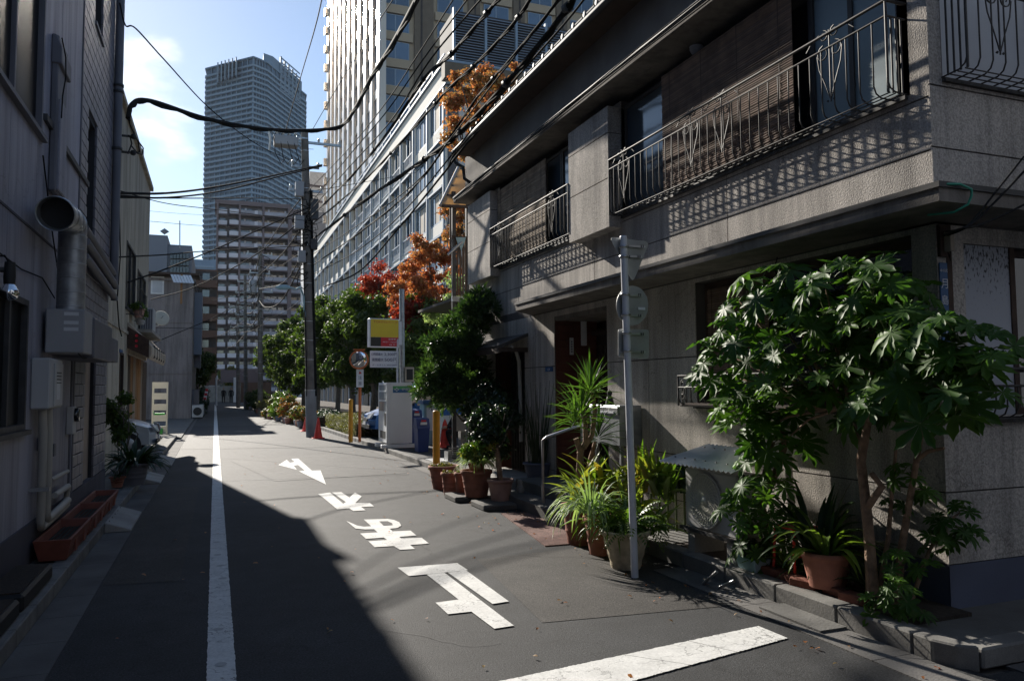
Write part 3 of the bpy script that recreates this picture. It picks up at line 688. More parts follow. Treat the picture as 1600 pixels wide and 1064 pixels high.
# slab over the upper windows and roof
ZS = PX(714, 312, 4.28).z; print('slab z', ZS)
slab = MB().box((4.28, HY-.3, ZS-.02), (4.99, YB, ZS+.07)).build('window_slab', 'slab_soffit', house, bev=.01)
MB().box((4.27, HY-.3, ZS+.071), (4.60, YB+.01, ZS+.10)).build('metal_edge', 'dark_trim', slab)
MB().box((4.52, HY+.013, ZS+.07), (4.7, YB-.02, 6.1)).build('upper_wall', 'stucco_eave_shade', house)
MB().box((4.7, HY, 5.6), (10.5, HY+.15, 6.1)).build('upper_wall', 'stucco', house)
EX = 4.22; EP = PX(712, 240, EX); ZE = EP.z; print('eave', EP)
EY0, EY1 = 3.2, EP.y+.05
sof = MB().box((EX, EY0, ZE-.02), (4.75, EY1, ZE+.03)).build('eave_soffit', 'wood_dark', house)
MB().tube([(EX-.03, EY0, ZE+.02), (EX-.03, EY1, ZE+.02)], .05, 8).build('eave_gutter', 'dark_metal', house)
dp = [(EX-.03, EY1-.05, ZE-.02), (EX-.03, EY1-.05, ZE-.16), (EX+.02, EY1-.1, ZE-.22), (EX+.12, EY1-.14, ZE-.28), (EX+.14, EY1-.15, ZE-.5), (EX+.3, EY1-.2, ZE-.62)]
MB().tube(dp, .033, 8).build('downpipe', 'dark_metal', house)
rf = MB(); RX, RZ = 7.6, ZE+1.45
rf.prism([(EX-.02, EY0, ZE+.045), (RX, EY0, RZ), (RX, EY0, RZ+.05), (EX-.02, EY0, ZE+.095)], (0, EY1-EY0, 0)); rf.prism([(RX, EY0, RZ), (11, EY0, ZE+.03), (11, EY0, ZE+.08), (RX, EY0, RZ+.05)], (0, EY1-EY0, 0))
roof = rf.build('roof', 'roof_tile', house)
p0_, p1_ = PX(788, 165, EX), PX(957, 4, EX); sp = (p0_.y-p1_.y)/11; print('tile spacing', sp)
Lr = math.hypot(RX-EX, RZ-ZE); ang = math.atan2(RZ-ZE, RX-EX)
rm = MB().tube([(0, 0, 0), (math.cos(ang)*Lr, 0, math.sin(ang)*Lr)], .045, 8, caps=False).mesh('ridge_row', 'roof_tile')
em = MB().lathe([(0, -.012), (.03, -.012), (.047, -.006), (.047, .03)], (0, 0, 0), 14, axis=(1, 0, 0)).mesh('tile_end', 'tile_end')
yy = p0_.y
ys = [p0_.y-sp*k for k in range(-5, 34) if EY0+.1 < p0_.y-sp*k < EY1-.05]
for y in ys:
    inst('tile_row', rm, roof, (EX-.02, y, ZE+.125)); inst('tile_end', em, roof, (EX-.03, y, ZE+.125))
# flat tile courses between the rows, lowest lip visible
lm = MB().box((0, -.1, 0), (.20, .1, .018)).mesh('lip_tile', 'roof_tile')
for y in ys[:-1]: inst('lip_tile', lm, roof, (EX-.04, y-sp/2, ZE+.10))
# ---------------- windows
def window(parent, axis, pos, a, b, z0, z1, glass, frame='dark_trim', muls=(), fw=.045, lab=None, gl='pane'):
    w = None
    def bx(mb, u0, u1, zz0, zz1, d0, d1):
        if axis == 'x': mb.box((pos+d0, u0, zz0), (pos+d1, u1, zz1))
        else: mb.box((u0, pos+d0, zz0), (u1, pos+d1, zz1))
    mb = MB(); bx(mb, a, b, z0, z0+fw, 0, .05); bx(mb, a, b, z1-fw, z1, 0, .05)
    for u in (a, b-fw): bx(mb, u, u+fw, z0+fw, z1-fw, 0, .05)
    for u in muls: bx(mb, u-fw/2, u+fw/2, z0+fw, z1-fw, .004, .046)
    w = mb.build('window', frame, parent)
    if lab: w['label'] = lab
    us = [a+fw]+list(muls)+[b-fw]
    for u0, u1 in zip(us[:-1], us[1:]):
        g = MB(); bx(g, u0+.001, u1-.001, z0+fw, z1-fw, .02, .03); g.build(gl, glass, w)
    return w
W1 = 4.68
window(house, 'x', W1-.03, 7.0, 8.15, 3.68, 5.04, 'glass_blue')
window(house, 'x', W1-.03, 4.08, 5.0, 3.68, 5.04, 'glass_frost', muls=(4.56,))
window(house, 'x', W1, 5.0, 7.0, 3.68, 5.04, 'glass_dark', muls=(6.0,))
window(house, 'x', W1-.03, 9.28, 9.28+(PX(855, 240, W1).y-9.28)*.55, 3.68, 5.04, 'glass_blue')
window(house, 'x', W1-.03, 9.28+(PX(855, 240, W1).y-9.28)*.56, PX(855, 240, W1).y, 3.68, 5.04, 'glass_blue')
window(house, 'x', W1, PX(855, 240, W1).y, 12.45, 3.68, 5.04, 'glass_dark')
def blind(parent, X, ya, yb, z0, z1, m, pitch=.02, label=None):
    """hanging reed blind: every fourth band of reeds a separate slat object"""
    n = int((z1-z0)/pitch); b = MB().box((X-.003, ya+.002, z0), (X, yb-.002, z1)).build('blind', m, parent)
    if label: b['label'] = label
    me = MB()
    for k in range(6):
        y_a = ya+(yb-ya)*k/6; y_b = ya+(yb-ya)*(k+1)/6
        me._a([(0, y_a, 0), (-.006, y_a, pitch*.25), (-.006, y_a, pitch*.6), (0, y_a, pitch*.86), (0, y_b, 0), (-.006, y_b, pitch*.25), (-.006, y_b, pitch*.6), (0, y_b, pitch*.86)], [(0, 1, 5, 4), (1, 2, 6, 5), (2, 3, 7, 6)])
    mm = me.mesh('slat', m, (0, 0, 0)); mm2 = me.mesh('slat', m)
    org = WL[b.name]
    for k in range(n):
        o = bpy.data.objects.new('slat', mm if k % 2 else mm2); COL.objects.link(o); o.parent = b
        o.location = (X-.004-org[0]+random.uniform(-.003, .003), -org[1], z0+k*pitch-org[2]); o.rotation_euler = (random.uniform(-.0006, .0006), 0, 0)
    for f in (.08, .36, .64, .92):
        y = ya+(yb-ya)*f; MB().box((X-.014, y-.004, z0), (X-.012, y+.004, z1)).build('string', 'wood_dark', b)
    return b
blind(house, 4.545, 5.08, 7.12, 3.70, 5.00, 'blind_reed', .022)
blind(house, 4.545, PX(853, 240, 4.545).y, 12.4, 3.70, 5.00, 'blind_straw', .024)
# ceiling lamp under the slab
lp = PX(1088, 78, 4.70); MB().lathe([(0, -.075), (.05, -.06), (.07, -.02), (.07, .0), (.075, .02)], (4.70, lp.y, ZS-.03), 16).build('ceiling_lamp', 'white_paint', house)
# ---------------- iron balconies
def scroll(mb, T, cx, cz, s, flip, r=.006, turns=1.35):
    pts = []
    for k in range(15):
        t = k/14; a = PI*.5+flip*(-1)*2*PI*turns*t; rr = s*(1-.72*t); pts.append(T(cx+math.cos(a)*rr, cz+math.sin(a)*rr))
    mb.tube(pts, r, 4)
def heart(parent, T, u, z, s=.13, mat_='iron'):
    mb = MB()
    for f in (-1, 1):
        scroll(mb, T, u+f*s*.50, z, s*.5, f); scroll(mb, T, u+f*s*.42, z+s*1.05, s*.36, -f)
        mb.tube([T(u+f*s*1.0, z), T(u+f*s*.85, z-s*.9), T(u+f*s*.42, z-s*1.9), T(u+f*.005, z-s*2.9)], .005, 4)
        mb.tube([T(u+f*s*.8, z+s*1.25), T(u+f*s*1.4, z+s*1.05), T(u+f*s*1.9, z+s*.6)], .005, 4)
        mb.lathe([(0, -.012), (.012, 0), (0, .012)], T(u+f*s*.24, z-s*3.0), 6)
    mb.tube([T(u, z+s*1.3), T(u, z-s*3.1)], .006, 4)
    return mb.build('scroll_ornament', mat_, parent)
def balcony(parent, T, u0, u1, zf, zr, depth, hearts, pitch=.125, lab=None, ends=(0, 1), proud=0., m='iron', nlong=4):
    """T(u, z, d): u along the wall, d = distance out from the wall plane"""
    T0 = lambda u, z: T(u, z, depth)
    mb = MB().tube([T(u0, zr, depth), T(u1, zr, depth)], .013, 6)
    bal = mb.build('balcony', m, parent)
    if lab: bal['label'] = lab
    MB().tube([T(u0, zr-.115, depth), T(u1, zr-.115, depth)], .009, 5).build('middle_rail', m, bal)
    for k in range(nlong):
        d = .012+(depth-.03)*k/(nlong-1); MB().tube([T(u0, zf, d), T(u1, zf, d)], .0055, 5).build('floor_bar', m, bal)
    MB().box(T(u0, zf-.03, .0), T(u1, zf-.004, .03)).build('wall_angle', m, bal)
    n = max(2, round((u1-u0)/pitch)); rb = .07
    prof = [(depth, zr-.11), (depth, zf+rb*1.2), (depth-.02, zf+rb*.5), (depth-rb*.9, zf+.01), (.0, zf+.004)]
    L0 = Vector(WL[bal.name])
    me = MB().tube([Vector(T(0, z, d))-Vector(T(0, 0, 0)) for d, z in prof], .006, 5).mesh('baluster', m)
    for k in range(n+1):
        u = u0+(u1-u0)*k/n
        inst('baluster', me, bal, T(u, 0, 0))
    for e in ends:
        u = (u0, u1)[e]
        MB().tube([T(u, zr, depth), T(u, zr, -.05)], .014, 5).build('end_rail', m, bal)
        MB().tube([T(u, zr-.115, depth), T(u, zr-.115, -.03)], .008, 5).build('end_rail', m, bal)
        for q in (.25, .5, .75): MB().tube([T(u, zr-.11, depth*q), T(u, zf, depth*q)], .0075, 5).build('baluster', m, bal)
        MB().tube([T(u, zr, depth), T(u, zf, depth)], .010, 5).build('baluster', m, bal)
    for h in hearts: heart(bal, T0, h, zr-.145)
    return bal
Tf = lambda u, z, d=0: (HX-d, u, z)
yh = [PX(x, y, 4.42).y for x, y in ((975, 275), (1080, 215), (1128, 185), (1297, 85))]
balcony(house, Tf, 4.0, 8.13, 3.665, 4.335, .185, yh, lab='long iron window balcony nearest the street corner')
balcony(house, Tf, 9.29, 12.44, 3.665, 4.335, .185, [PX(780, 375, 4.42).y, PX(862, 320, 4.42).y], ends=(0, 1), lab='shorter iron window balcony above the small doorway')
Ts = lambda u, z, d=0: (u, HY-d, z)
balcony(house, Ts, 4.72, 8.2, 3.74, 4.42, .20, [PY(1562, 60, 3.62).x, 6.3, 7.4], lab='iron window balcony round the corner on the shaded side')
# upper side window behind it
window(house, 'y', HY+.10, 4.73, 8.19, 3.73, 5.19, 'mouldy_white', muls=(5.8, 7.0))
# ---------------- ground-floor window facing the street
MB().box((4.80, 4.02, 1.30), (5.34, 6.67, 1.4)).build('sill', 'concrete_dark', house)
window(house, 'x', 4.72, 4.03, 6.66, 1.41, 2.65, 'glass_dark', frame='rust_dark', muls=(4.75, 5.6), fw=.06)
blind(house, 4.70, 5.66, 6.58, 1.45, 2.58, 'blind_reed', .022)
MB().box((4.71, 4.1, 2.0), (4.722, 4.7, 2.02)).build('curtain_rod', 'white_paint', house)
balcony(house, Tf, 4.0, 6.7, 1.40, 1.70, .20, [], pitch=.11, ends=(0, 1), nlong=3, lab='low iron flower rail under the ground-floor window')
MB().box((4.41, 4.05, 1.41), (4.59, 6.65, 1.43)).build('shelf_board', 'wood_dark', house)
s1 = MB(); T0 = lambda u, z: Tf(u, z, .2)
for f in (1,): scroll(s1, T0, 6.62, 1.62, .04, 1); scroll(s1, T0, 6.62, 1.50, .04, -1)
s1.build('scroll_ornament', 'iron', house)
# side window with whitewashed board
window(house, 'y', HY+.10, 5.40, 7.2, 1.38, 2.58, 'glass_dark', frame='rust_dark', muls=(6.3,))
# mould-streaked white board
def mould_mat():
    m = mat('mould_board', (.43, .45, .50), .65, var=.05); t = m.node_tree; N = t.nodes; L = t.links; p = N['Principled BSDF']
    old = p.inputs['Base Color'].links[0].from_socket; g = N.new('ShaderNodeNewGeometry'); mp = N.new('ShaderNodeMapping'); mp.inputs['Scale'].default_value = (60, 60, 26)
    L.new(g.outputs['Position'], mp.inputs[0]); n = N.new('ShaderNodeTexNoise'); n.inputs['Scale'].default_value = 1; n.inputs['Detail'].default_value = 5; L.new(mp.outputs[0], n.inputs['Vector'])
    s = N.new('ShaderNodeSeparateXYZ'); L.new(g.outputs['Position'], s.inputs[0]); r = N.new('ShaderNodeMapRange'); r.inputs['From Min'].default_value = 1.95; r.inputs['From Max'].default_value = 2.5; r.inputs['To Min'].default_value = -.16; r.inputs['To Max'].default_value = .06
    L.new(s.outputs[2], r.inputs['Value']); a = N.new('ShaderNodeMath'); L.new(n.outputs['Fac'], a.inputs[0]); L.new(r.outputs[0], a.inputs[1])
    k = N.new('ShaderNodeMapRange'); k.inputs['From Min'].default_value = .56; k.inputs['From Max'].default_value = .66; L.new(a.outputs[0], k.inputs['Value'])
    mx = N.new('ShaderNodeMix'); mx.data_type = 'RGBA'; L.new(k.outputs[0], mx.inputs[0]); L.new(old, mx.inputs[6]); mx.inputs[7].default_value = (.03, .03, .035, 1); L.new(mx.outputs[2], p.inputs['Base Color']); MT['mould_board'] = m
mould_mat()
bl, br = PY(1483, 372, HY+.03), PY(1580, 500, HY+.03)
MB().box((4.735, HY+.03, 1.38), (br.x, HY+.06, 2.60)).build('whitewashed_board', 'mould_board', house)
MB().box((4.69, HY-.008, 1.3), (4.735, HY+.1, ZC)).build('window_post', 'rust_dark', house)
MB().box((br.x, HY+.02, 1.38), (br.x+.05, HY+.1, 2.60)).build('window_post', 'rust_dark', house)
MB().box((4.735, HY+.02, 2.60), (7.2, HY+.1, 2.66)).build('window_lintel', 'rust_dark', house)
balcony(house, Ts, 4.82, 7.2, 1.36, 1.70, .14, [], pitch=.11, ends=(), nlong=3, lab='low iron rail under the whitewashed side window')
# street-name plate
sp_ = thing('street_name_plate', 'narrow blue enamel street-name plate with white characters on the house corner', 'sign', (4.645, HY-.012, 2.1))
MB().box((4.608, HY-.014, 1.72), (4.682, HY-.006, 2.43)).build('plate', 'sign_blue', sp_, bev=.002)
for i, ch in enumerate('月島三丁目'): text(ch, .066, 'sign_white', sp_, (4.645, HY-.016, 2.285-.112*i), (1, 0, 0), (0, 0, 1), 'lettering', depth=.001)
text('中央区', .022, 'sign_white', sp_, (4.645, HY-.016, 2.375), (1, 0, 0), (0, 0, 1), 'lettering', depth=.001)
# meter box on corner
mbx = PY(1463, 385, HY-.03)
mt_ = thing('cable_junction_box', 'cream cable junction box on a dark board under the corner canopy', 'junction box', (4.64, HY, 2.5))
MB().box((4.605, HY-.03, 2.47), (4.69, HY-.005, 2.69)).build('board', 'rust_dark', mt_); MB().box((4.635, HY-.085, 2.50), (4.672, HY-.03, 2.64)).build('cover', 'canopy_beige', mt_, bev=.004)
MB().tube([(4.66, HY-.06, 2.52), (4.64, HY-.07, 2.46), (4.67, HY-.05, 2.44), (4.66, HY-.04, 2.5)], .004, 5).build('lead', 'cable', mt_)
# green hose on the canopy
tag(MB().tube([PY(1478, 288, 3.36), PY(1500, 288, 3.34), PY(1518, 296, 3.33), PY(1518, 306, 3.33), PY(1512, 320, 3.35), PY(1490, 332, 3.4), PY(1450, 336, 3.6)], .008, 6).build('garden_hose', 'hose', org=(4.4, 3.36, 2.8)), 'thin green hose looped over the corner of the concrete canopy', 'hose')
# ---------------- entrance recess
d0, d1 = door[0], door[1]
MB().box((4.62, d1-.001, .28), (5.3, d1+.12, 2.66)).build('porch_side_wall', 'door_wood', house)
bm_ = MB().box((4.625, d1-.016, 0), (5.29, d1-.002, .105)).mesh('board', 'door_wood', bev=.003)
ps = house
for k in range(21): inst('board', bm_, ps, (0, 0, .30+.11*k))
MB().box((4.62, d0-.12, .28), (5.3, d0+.001, 2.66)).build('porch_side_wall', 'stucco', house)
MB().box((4.61, d0-.1, 2.56), (5.35, d1+.1, 2.66)).build('porch_ceiling', 'slab_soffit', house)
dr = MB().box((5.24, d0+.25, .30), (5.29, d1-.1, 2.35)).build('front_door', 'door_dark', house)
for k in range(12): MB().box((5.215, d0+.30+.1*k, .5), (5.24, d0+.33+.1*k, 2.2)).build('lattice_bar', 'wood_dark', dr)
MB().box((5.20, d0, 2.35), (5.30, d1, 2.42)).build('door_head', 'wood_dark', house)
MB().box((5.2, d0+.3, 1.18), (5.22, d0+.34, 1.3)).build('handle', 'steel', dr)
q = PY(912, 520, d1-.03); MB().box((q.x-.045, d1-.05, q.z-.19), (q.x+.045, d1-.016, q.z+.19)).build('entrance_lamp', 'white_paint', house, bev=.008)
q = PY(893, 541, d1-.02); npl = MB().box((q.x-.03, d1-.028, q.z-.125), (q.x+.03, d1-.016, q.z+.125)).build('name_plate', 'white_paint', house)
for k in range(5): MB().obox((q.x, d1-.029, q.z+.065-.036*k), (.02, .002, .022)).build('blue_mark', 'ink_blue', npl)
q = PX(858, 577, HX-.005); MB().box((HX-.012, q.y-.13, q.z-.035), (HX-.001, q.y+.13, q.z+.035)).build('house_number_plate', 'sign_blue', house)
text('1-24', .035, 'sign_white', house, (HX-.013, q.y, q.z), (0, -1, 0), (0, 0, 1), 'lettering', depth=.001)
# steps
stp = MB().box((4.06, 8.5, .1), (5.35, 10.4, .29)).build('step', 'concrete_dark', house, bev=.01); MB().box((3.72, 8.35, 0), (4.06, 10.3, .15)).build('step', 'concrete_dark', house, bev=.01)
MB().box((3.9, 10.42, 0), (4.58, 12.2, .26)).build('side_plinth', 'concrete', house, bev=.015)
# handrail at the steps
hr = thing('step_handrail', 'small grey tubular handrail beside the entrance steps', 'handrail', (3.85, 10.15, .1))
a = PX(848, 692, 3.85); MB().tube([(3.85, a.y, .12), (3.85, a.y, .93), (3.9, a.y-.02, .97), (4.4, a.y-.1, 1.13)], .02, 8).build('rail', 'steel', hr)
MB().tube([(4.35, a.y-.1, 1.12), (4.35, a.y-.1, .28)], .018, 8).build('post', 'steel', hr)
# rusty sheet on the road at the step
struct('rusty_sheet', MB().prism([G(783, 803), G(852, 854), G(902, 850), G(925, 835), G(850, 800)], (0, 0, .012)), 'rust_mat')
# ---------------- back door with its awning
MB().box((4.9, back_door[0], .12), (4.95, back_door[1], 2.22)).build('side_door', 'door_dark', house)
MB().box((4.62, back_door[0]-.1, .1), (5.3, back_door[0]+.002, 2.25)).build('porch_side_wall', 'stucco', house); MB().box((4.62, back_door[1]-.002, .1), (5.3, back_door[1]+.1, 2.25)).build('porch_side_wall', 'door_wood', house)
for k in range(11): MB().box((4.86, back_door[0]+.06+.12*k, .2), (4.9, back_door[0]+.085+.12*k, 2.15)).build('grille_bar', 'iron', house)
aw = MB().prism([(4.12, 11.2, 2.20), (4.6, 11.2, 2.40), (4.6, 11.2, 2.45), (4.10, 11.2, 2.25)], (0, 3.0, 0)).build('door_awning', 'dark_metal', house)
MB().box((4.10, 11.19, 2.13), (4.14, 14.2, 2.21)).build('fascia', 'wood_dark', aw); MB().box((4.14, 11.19, 2.15), (4.59, 11.22, 2.22)).build('fascia', 'wood_dark', aw)
MB().tube([PX(797, 541, 4.3), PX(806, 548, 4.4), PX(811, 565, 4.52), PX(813, 620, 4.52), PX(814, 690, 4.52)], .03, 8).build('drain_pipe', 'pipe_beige', house)
# drainpipe down the ground floor by the fatsia
MB().tube([(4.52, 5.25, 1.38), (4.5, 5.25, 1.2), (4.5, 5.23, .9), (4.5, 5.2, .55), (4.46, 5.2, .42), (4.40, 5.28, .34), (4.38, 5.35, .3)], .03, 8).build('drain_pipe', 'pipe_beige', house)
# mailbox
mbp = thing('mailbox', 'stainless steel mailbox cabinet on the wall right of the entrance', 'mailbox', (4.45, 8.2, 1.0))
ma, mb_ = PX(945, 632, 4.3), PX(1008, 632, 4.3)
y1m, y0m = 8.50, 7.75
MB().box((4.30, y0m, .92), (4.59, y1m, 1.38)).build('body', 'galv', mbp, bev=.006); MB().box((4.285, y0m+.02, 1.27), (4.30, y1m-.02, 1.36)).build('flap', 'steel', mbp, bev=.003)
MB().box((4.275, y0m+.1, 1.29), (4.286, y1m-.3, 1.31)).build('handle', 'pole_white', mbp)
MB().box((4.34, y0m+.05, .1), (4.38, y0m+.09, .92)).build('leg', 'galv', mbp); MB().box((4.34, y1m-.09, .1), (4.38, y1m-.05, .92)).build('leg', 'galv', mbp)
cat_ = MB().lathe([(.045, 0), (.05, .03), (.035, .09), (.02, .11), (.032, .13), (.03, .16), (0, .175)], (4.42, 8.2, 1.38), 10); cat_.lathe([(.008, 0), (0, .03)], (4.41, 8.22, 1.545), 5); cat_.lathe([(.008, 0), (0, .03)], (4.41, 8.18, 1.545), 5)
tag(cat_.build('figurine', 'dark_metal', org=(4.42, 8.2, 1.38)), 'small dark cat figurine sitting on top of the steel mailbox', 'figurine')
# cables along the slab
for i, (dx, dz) in enumerate(((-.015, .03), (-.02, .0), (-.03, .06))):
    MB().tube([(4.27+dx, 3.5+k*1.2, ZS+dz+.012*math.sin(k*2.1+i)) for k in range(9)]+[(4.28+dx, YB-.1, ZS+dz-.01)], .008, 5).build('facade_cable', 'cable', house)
MB().tube([PX(x, y, 4.56) for x, y in ((1470, 340), (1380, 345), (1300, 362), (1230, 388), (1215, 400), (1210, 420), (1216, 435))], .006, 5).build('facade_cable', 'cable', house)
# ============================================================ LEFT SIDE: GREY HOUSE
LX = -1.5
gh = thing('grey_house', 'shaded grey rendered house with a brick-tiled end on the near left of the street', 'house', (LX, 8, 0))
TY = 9.93; GE = 12.72; GH = 9.5
def wall_left(parent, X, y0, y1, z0, z1, openings, m, vj=(), name='wall', thick=.2, gap=.004, jm='grout'):
    """wall facing +X made of panels with open joints"""
    zs = sorted(set([z0, z1]+[k for o in openings for k in (o[2], o[3]) if z0 < k < z1]))
    back = MB()
    for za, zb in zip(zs[:-1], zs[1:]):
        zm = (za+zb)/2; iv = [(y0, y1)]
        for o in openings:
            if o[2] < zm < o[3]:
                nv = []
                for a, b in iv:
                    if o[1] <= a or o[0] >= b: nv.append((a, b)); continue
                    if o[0] > a: nv.append((a, o[0]))
                    if o[1] < b: nv.append((o[1], b))
                iv = nv
        for a, b in iv:
            back.box((X-thick, a, za), (X-.01, b, zb))
            vs = [a]+[v for v in vj if a+.04 < v < b-.04]+[b]
            for p, q in zip(vs[:-1], vs[1:]):
                MB().box((X-.01, p+(gap if p != a else 0), za), (X, q-(gap if q != b else 0), zb)).build('siding_panel', m, parent)
    return back.build(name, jm, parent)
wA = (5.2, PX(67, 100, LX).y, 3.88, 5.75); wB = (4.6, PX(40, 560, LX).y, 1.27, 2.36)
wall_left(gh, LX, -6, TY, .45, GH, [wA, wB], 'grey_wall', vj=[-4.2, -2.4, -.6, 1.2, 3.0, 4.1, 5.0, 5.9, 6.8, 7.75, 8.7])
MB().box((LX-.2, -6, 0), (LX+.02, GE+.0, .45)).build('plinth', 'grey_plinth', gh)
# tiled end: door, slit window, upper window
wS = (10.5, 11.12, 3.35, 4.98); wT = (10.75, 11.4, 6.27, 7.6); dL = (10.72, 11.55, .10, 2.05)
tops = MB()
def tiled_ok(y, z, hh=.07, wy=.15):
    for o in (wS, wT, dL):
        if o[0]-wy < y < o[1]+wy and o[2]-hh < z < o[3]+hh: return False
    return True
wall_left(gh, LX-.012, TY, GE, .45, GH, [wS, wT, dL], 'grout')
TW, TH = .31, .135
tm = MB().box((-.012, -TW/2+.006, -TH/2+.006), (.012, TW/2-.006, TH/2-.006)).mesh('tile', 'tile', bev=.005)
tl = []; ts_ = []
r = 0; z = .52
while z < GH-.1:
    y = TY+.035-(TW/2 if r % 2 else 0)
    while y < GE-.02:
        iv = [(max(y, TY+.035), min(y+TW, GE-.015))]
        for o in (wS, wT, dL):
            if o[2]-.07 < z < o[3]+.07: iv = [q for a, b in iv for q in ((a, min(b, o[0]-.02)), (max(a, o[1]+.02), b)) if q[1]-q[0] > .05] if not (iv and (iv[0][1] <= o[0] or iv[0][0] >= o[1])) else iv
        for a, b in iv:
            if b-a > .05: tl.append((LX, (a+b)/2, z)); ts_.append((1, (b-a)/TW, 1))
        y += TW
    z += TH; r += 1
tiles = MB().box((LX-.03, TY-.012, .45), (LX+.012, TY+.03, GH)).build('tile_edge_strip', 'pipe_grey', gh)
pieces('tile', tm, gh, tl, 'tile', limit=300, rest='extra_tiles', scales=ts_)
for o in (wS, wT):
    MB().box((LX-.18, o[0], o[2]), (LX-.15, o[1], o[3])).build('pane', 'glass_dark', gh)
    MB().box((LX-.02, o[0]-.03, o[2]-.05), (LX+.035, o[1]+.03, o[2])).build('sill', 'pipe_grey', gh)
MB().box((LX-.1, dL[0]+.01, .1), (LX-.05, dL[1]-.01, 2.04)).build('door', 'door_bronze', gh)
MB().box((LX-.05, dL[0]+.1, 1.02), (LX-.02, dL[0]+.15, 1.2)).build('handle', 'dark_metal', gh)
MB().box((LX-3, GE-.2, 0), (LX-.012, GE, GH)).build('end_wall', 'grey_wall', gh)
MB().box((LX-4, -6, GH), (LX+.1, GE+.05, GH+.15)).build('parapet', 'pipe_grey', gh)
MB().box((LX-4, -6.1, 0), (LX, -6, GH)).build('end_wall', 'grey_wall', gh)
MB().box((LX-4.1, -6, 0), (LX-4, GE, GH)).build('rear_wall', 'grey_wall', gh)
# windows of the rendered part
def win_left(o, muls, fw=.05, X=LX, m='steel', parent=gh, glass='glass_matte'):
    mb = MB(); y0, y1, z0, z1 = o
    mb.box((X-.06, y0, z0), (X+.015, y1, z0+fw)); mb.box((X-.06, y0, z1-fw), (X+.015, y1, z1))
    for y in (y0, y1-fw): mb.box((X-.06, y, z0+fw), (X+.015, y+fw, z1-fw))
    for y in muls: mb.box((X-.05, y-fw/2, z0+fw), (X+.0, y+fw/2, z1-fw))
    w = mb.build('window', m, parent); us = [y0+fw]+list(muls)+[y1-fw]
    for a, b in zip(us[:-1], us[1:]): MB().box((X-.045, a+.001, z0+fw), (X-.035, b-.001, z1-fw)).build('pane', glass, w)
    MB().box((X-.02, y0-.05, z0-.04), (X+.05, y1+.06, z0)).build('sill', m, w)
    return w
win_left(wA, [PX(26, 60, LX).y], m='pipe_grey'); win_left(wB, [PX(14, 560, LX).y], m='dark_metal')
# ledge continuing the sill line
MB().box((LX, wA[1]+.08, 4.06), (LX+.035, 10.45, 4.12)).build('ledge', 'dark_metal', gh)
# corner downpipe with brackets
cx = LX+.075
MB().tube([(cx, GE-.05, GH), (cx, GE-.05, 3.16)], .06, 10).build('downpipe', 'pipe_grey', gh)
for z in (PX(187, 140, cx).z, PX(187, 150, cx).z, 5.2): MB().lathe([(.066, -.02), (.075, -.02), (.075, .02), (.066, .02)], (cx, GE-.05, z), 12).build('pipe_bracket', 'dark_metal', gh)
for i, (zz, xo) in enumerate(((3.36, .07), (3.20, .09), (3.03, .08))):
    MB().tube([(LX+xo, 9.9, zz+.10), (LX+xo, GE-.12, zz-.04), (LX+xo, GE+.02, zz-.06), (LX+xo, GE+.03, zz-.10)], .05, 9).build('conduit', 'pipe_grey', gh)
# flat vertical vent duct up the wall
vx = LX+.06
a, b = PX(78, 170, LX), PX(104, 170, vx)
vd = thing('vent_duct', 'tall slim grey metal vent duct with a hood on the near left house wall', 'duct', (vx, a.y, 3.7))
zt = PX(84, 35, vx).z; zb_ = PX(90, 303, vx).z
MB().box((LX+.002, a.y, zb_), (vx, b.y, zt)).build('duct', 'pipe_grey', vd, bev=.01)
MB().box((vx-.01, a.y+.06, zb_+.02), (vx+.02, b.y-.05, PX(95, 160, vx).z)).build('inner_pipe', 'grey_wall', vd, bev=.01)
MB().prism([(LX+.002, a.y-.02, zt-.28), (vx+.03, a.y-.02, zt-.28), (vx+.03, a.y-.02, zt-.12), (vx-.02, a.y-.02, zt), (LX+.002, a.y-.02, zt)], (0, b.y-a.y+.05, 0)).build('hood', 'pipe_grey', vd, bev=.008)
tag(MB().tube([PX(x, y, LX+.16) for x, y in ((97, 60), (103, 90), (103, 120), (98, 150), (96, 185))], .006, 5).build('loose_cable', 'cable', org=(LX+.16, 8.6, 4.6)), 'thin dark cable hanging beside the slim vent duct', 'cable')
# round exhaust duct: hood mouth, elbow, spiral pipe, fan boxes
ex = thing('exhaust_duct', 'galvanised round kitchen exhaust duct with an open mouth above grey fan boxes', 'exhaust duct', (LX+.3, 9, 2.2))
rD = .122; DX = LX+.2
C0 = PX(112, 420, DX); C1 = Vector((DX, C0.y, PX(112, 352, DX).z)); zlo = PX(112, 487, DX).z
MB().tube([(DX, C0.y, zlo), (DX, C0.y, C1.z)], rD, 28, caps=False).build('spiral_pipe', 'galv', ex)
for k in range(6):
    z = zlo+(C1.z-zlo)*(k+.3)/6; MB().lathe([(rD+.001, -.005), (rD+.006, 0), (rD+.001, .005)], (DX, C0.y, z), 28).build('seam', 'steel', ex)
M0 = PX(86, 334, DX+.02)                      # mouth centre
el = []
P0 = Vector((DX, C0.y, C1.z)); P3 = Vector((DX+.01, M0.y+.26, M0.z+.06)); ctrl = Vector((DX, C0.y, M0.z+.14))
for k in range(8):
    t = k/7; el.append(P0.lerp(ctrl, t).lerp(ctrl.lerp(P3, t), t))
MB().tube(el, rD, 28, caps=False, smooth=True).build('elbow', 'galv', ex)
mv = (Vector(M0)-P3).normalized()
mo = MB(); ax = mv; 
mo.lathe([(rD, 0), (rD+.004, .06), (rD+.02, .12), (rD+.026, .18), (rD+.026, .27), (rD+.02, .272), (rD+.018, .18), (rD-.004, .05), (0.0, .03)], P3, 30, axis=ax); mo.build('mouth', 'galv', ex)
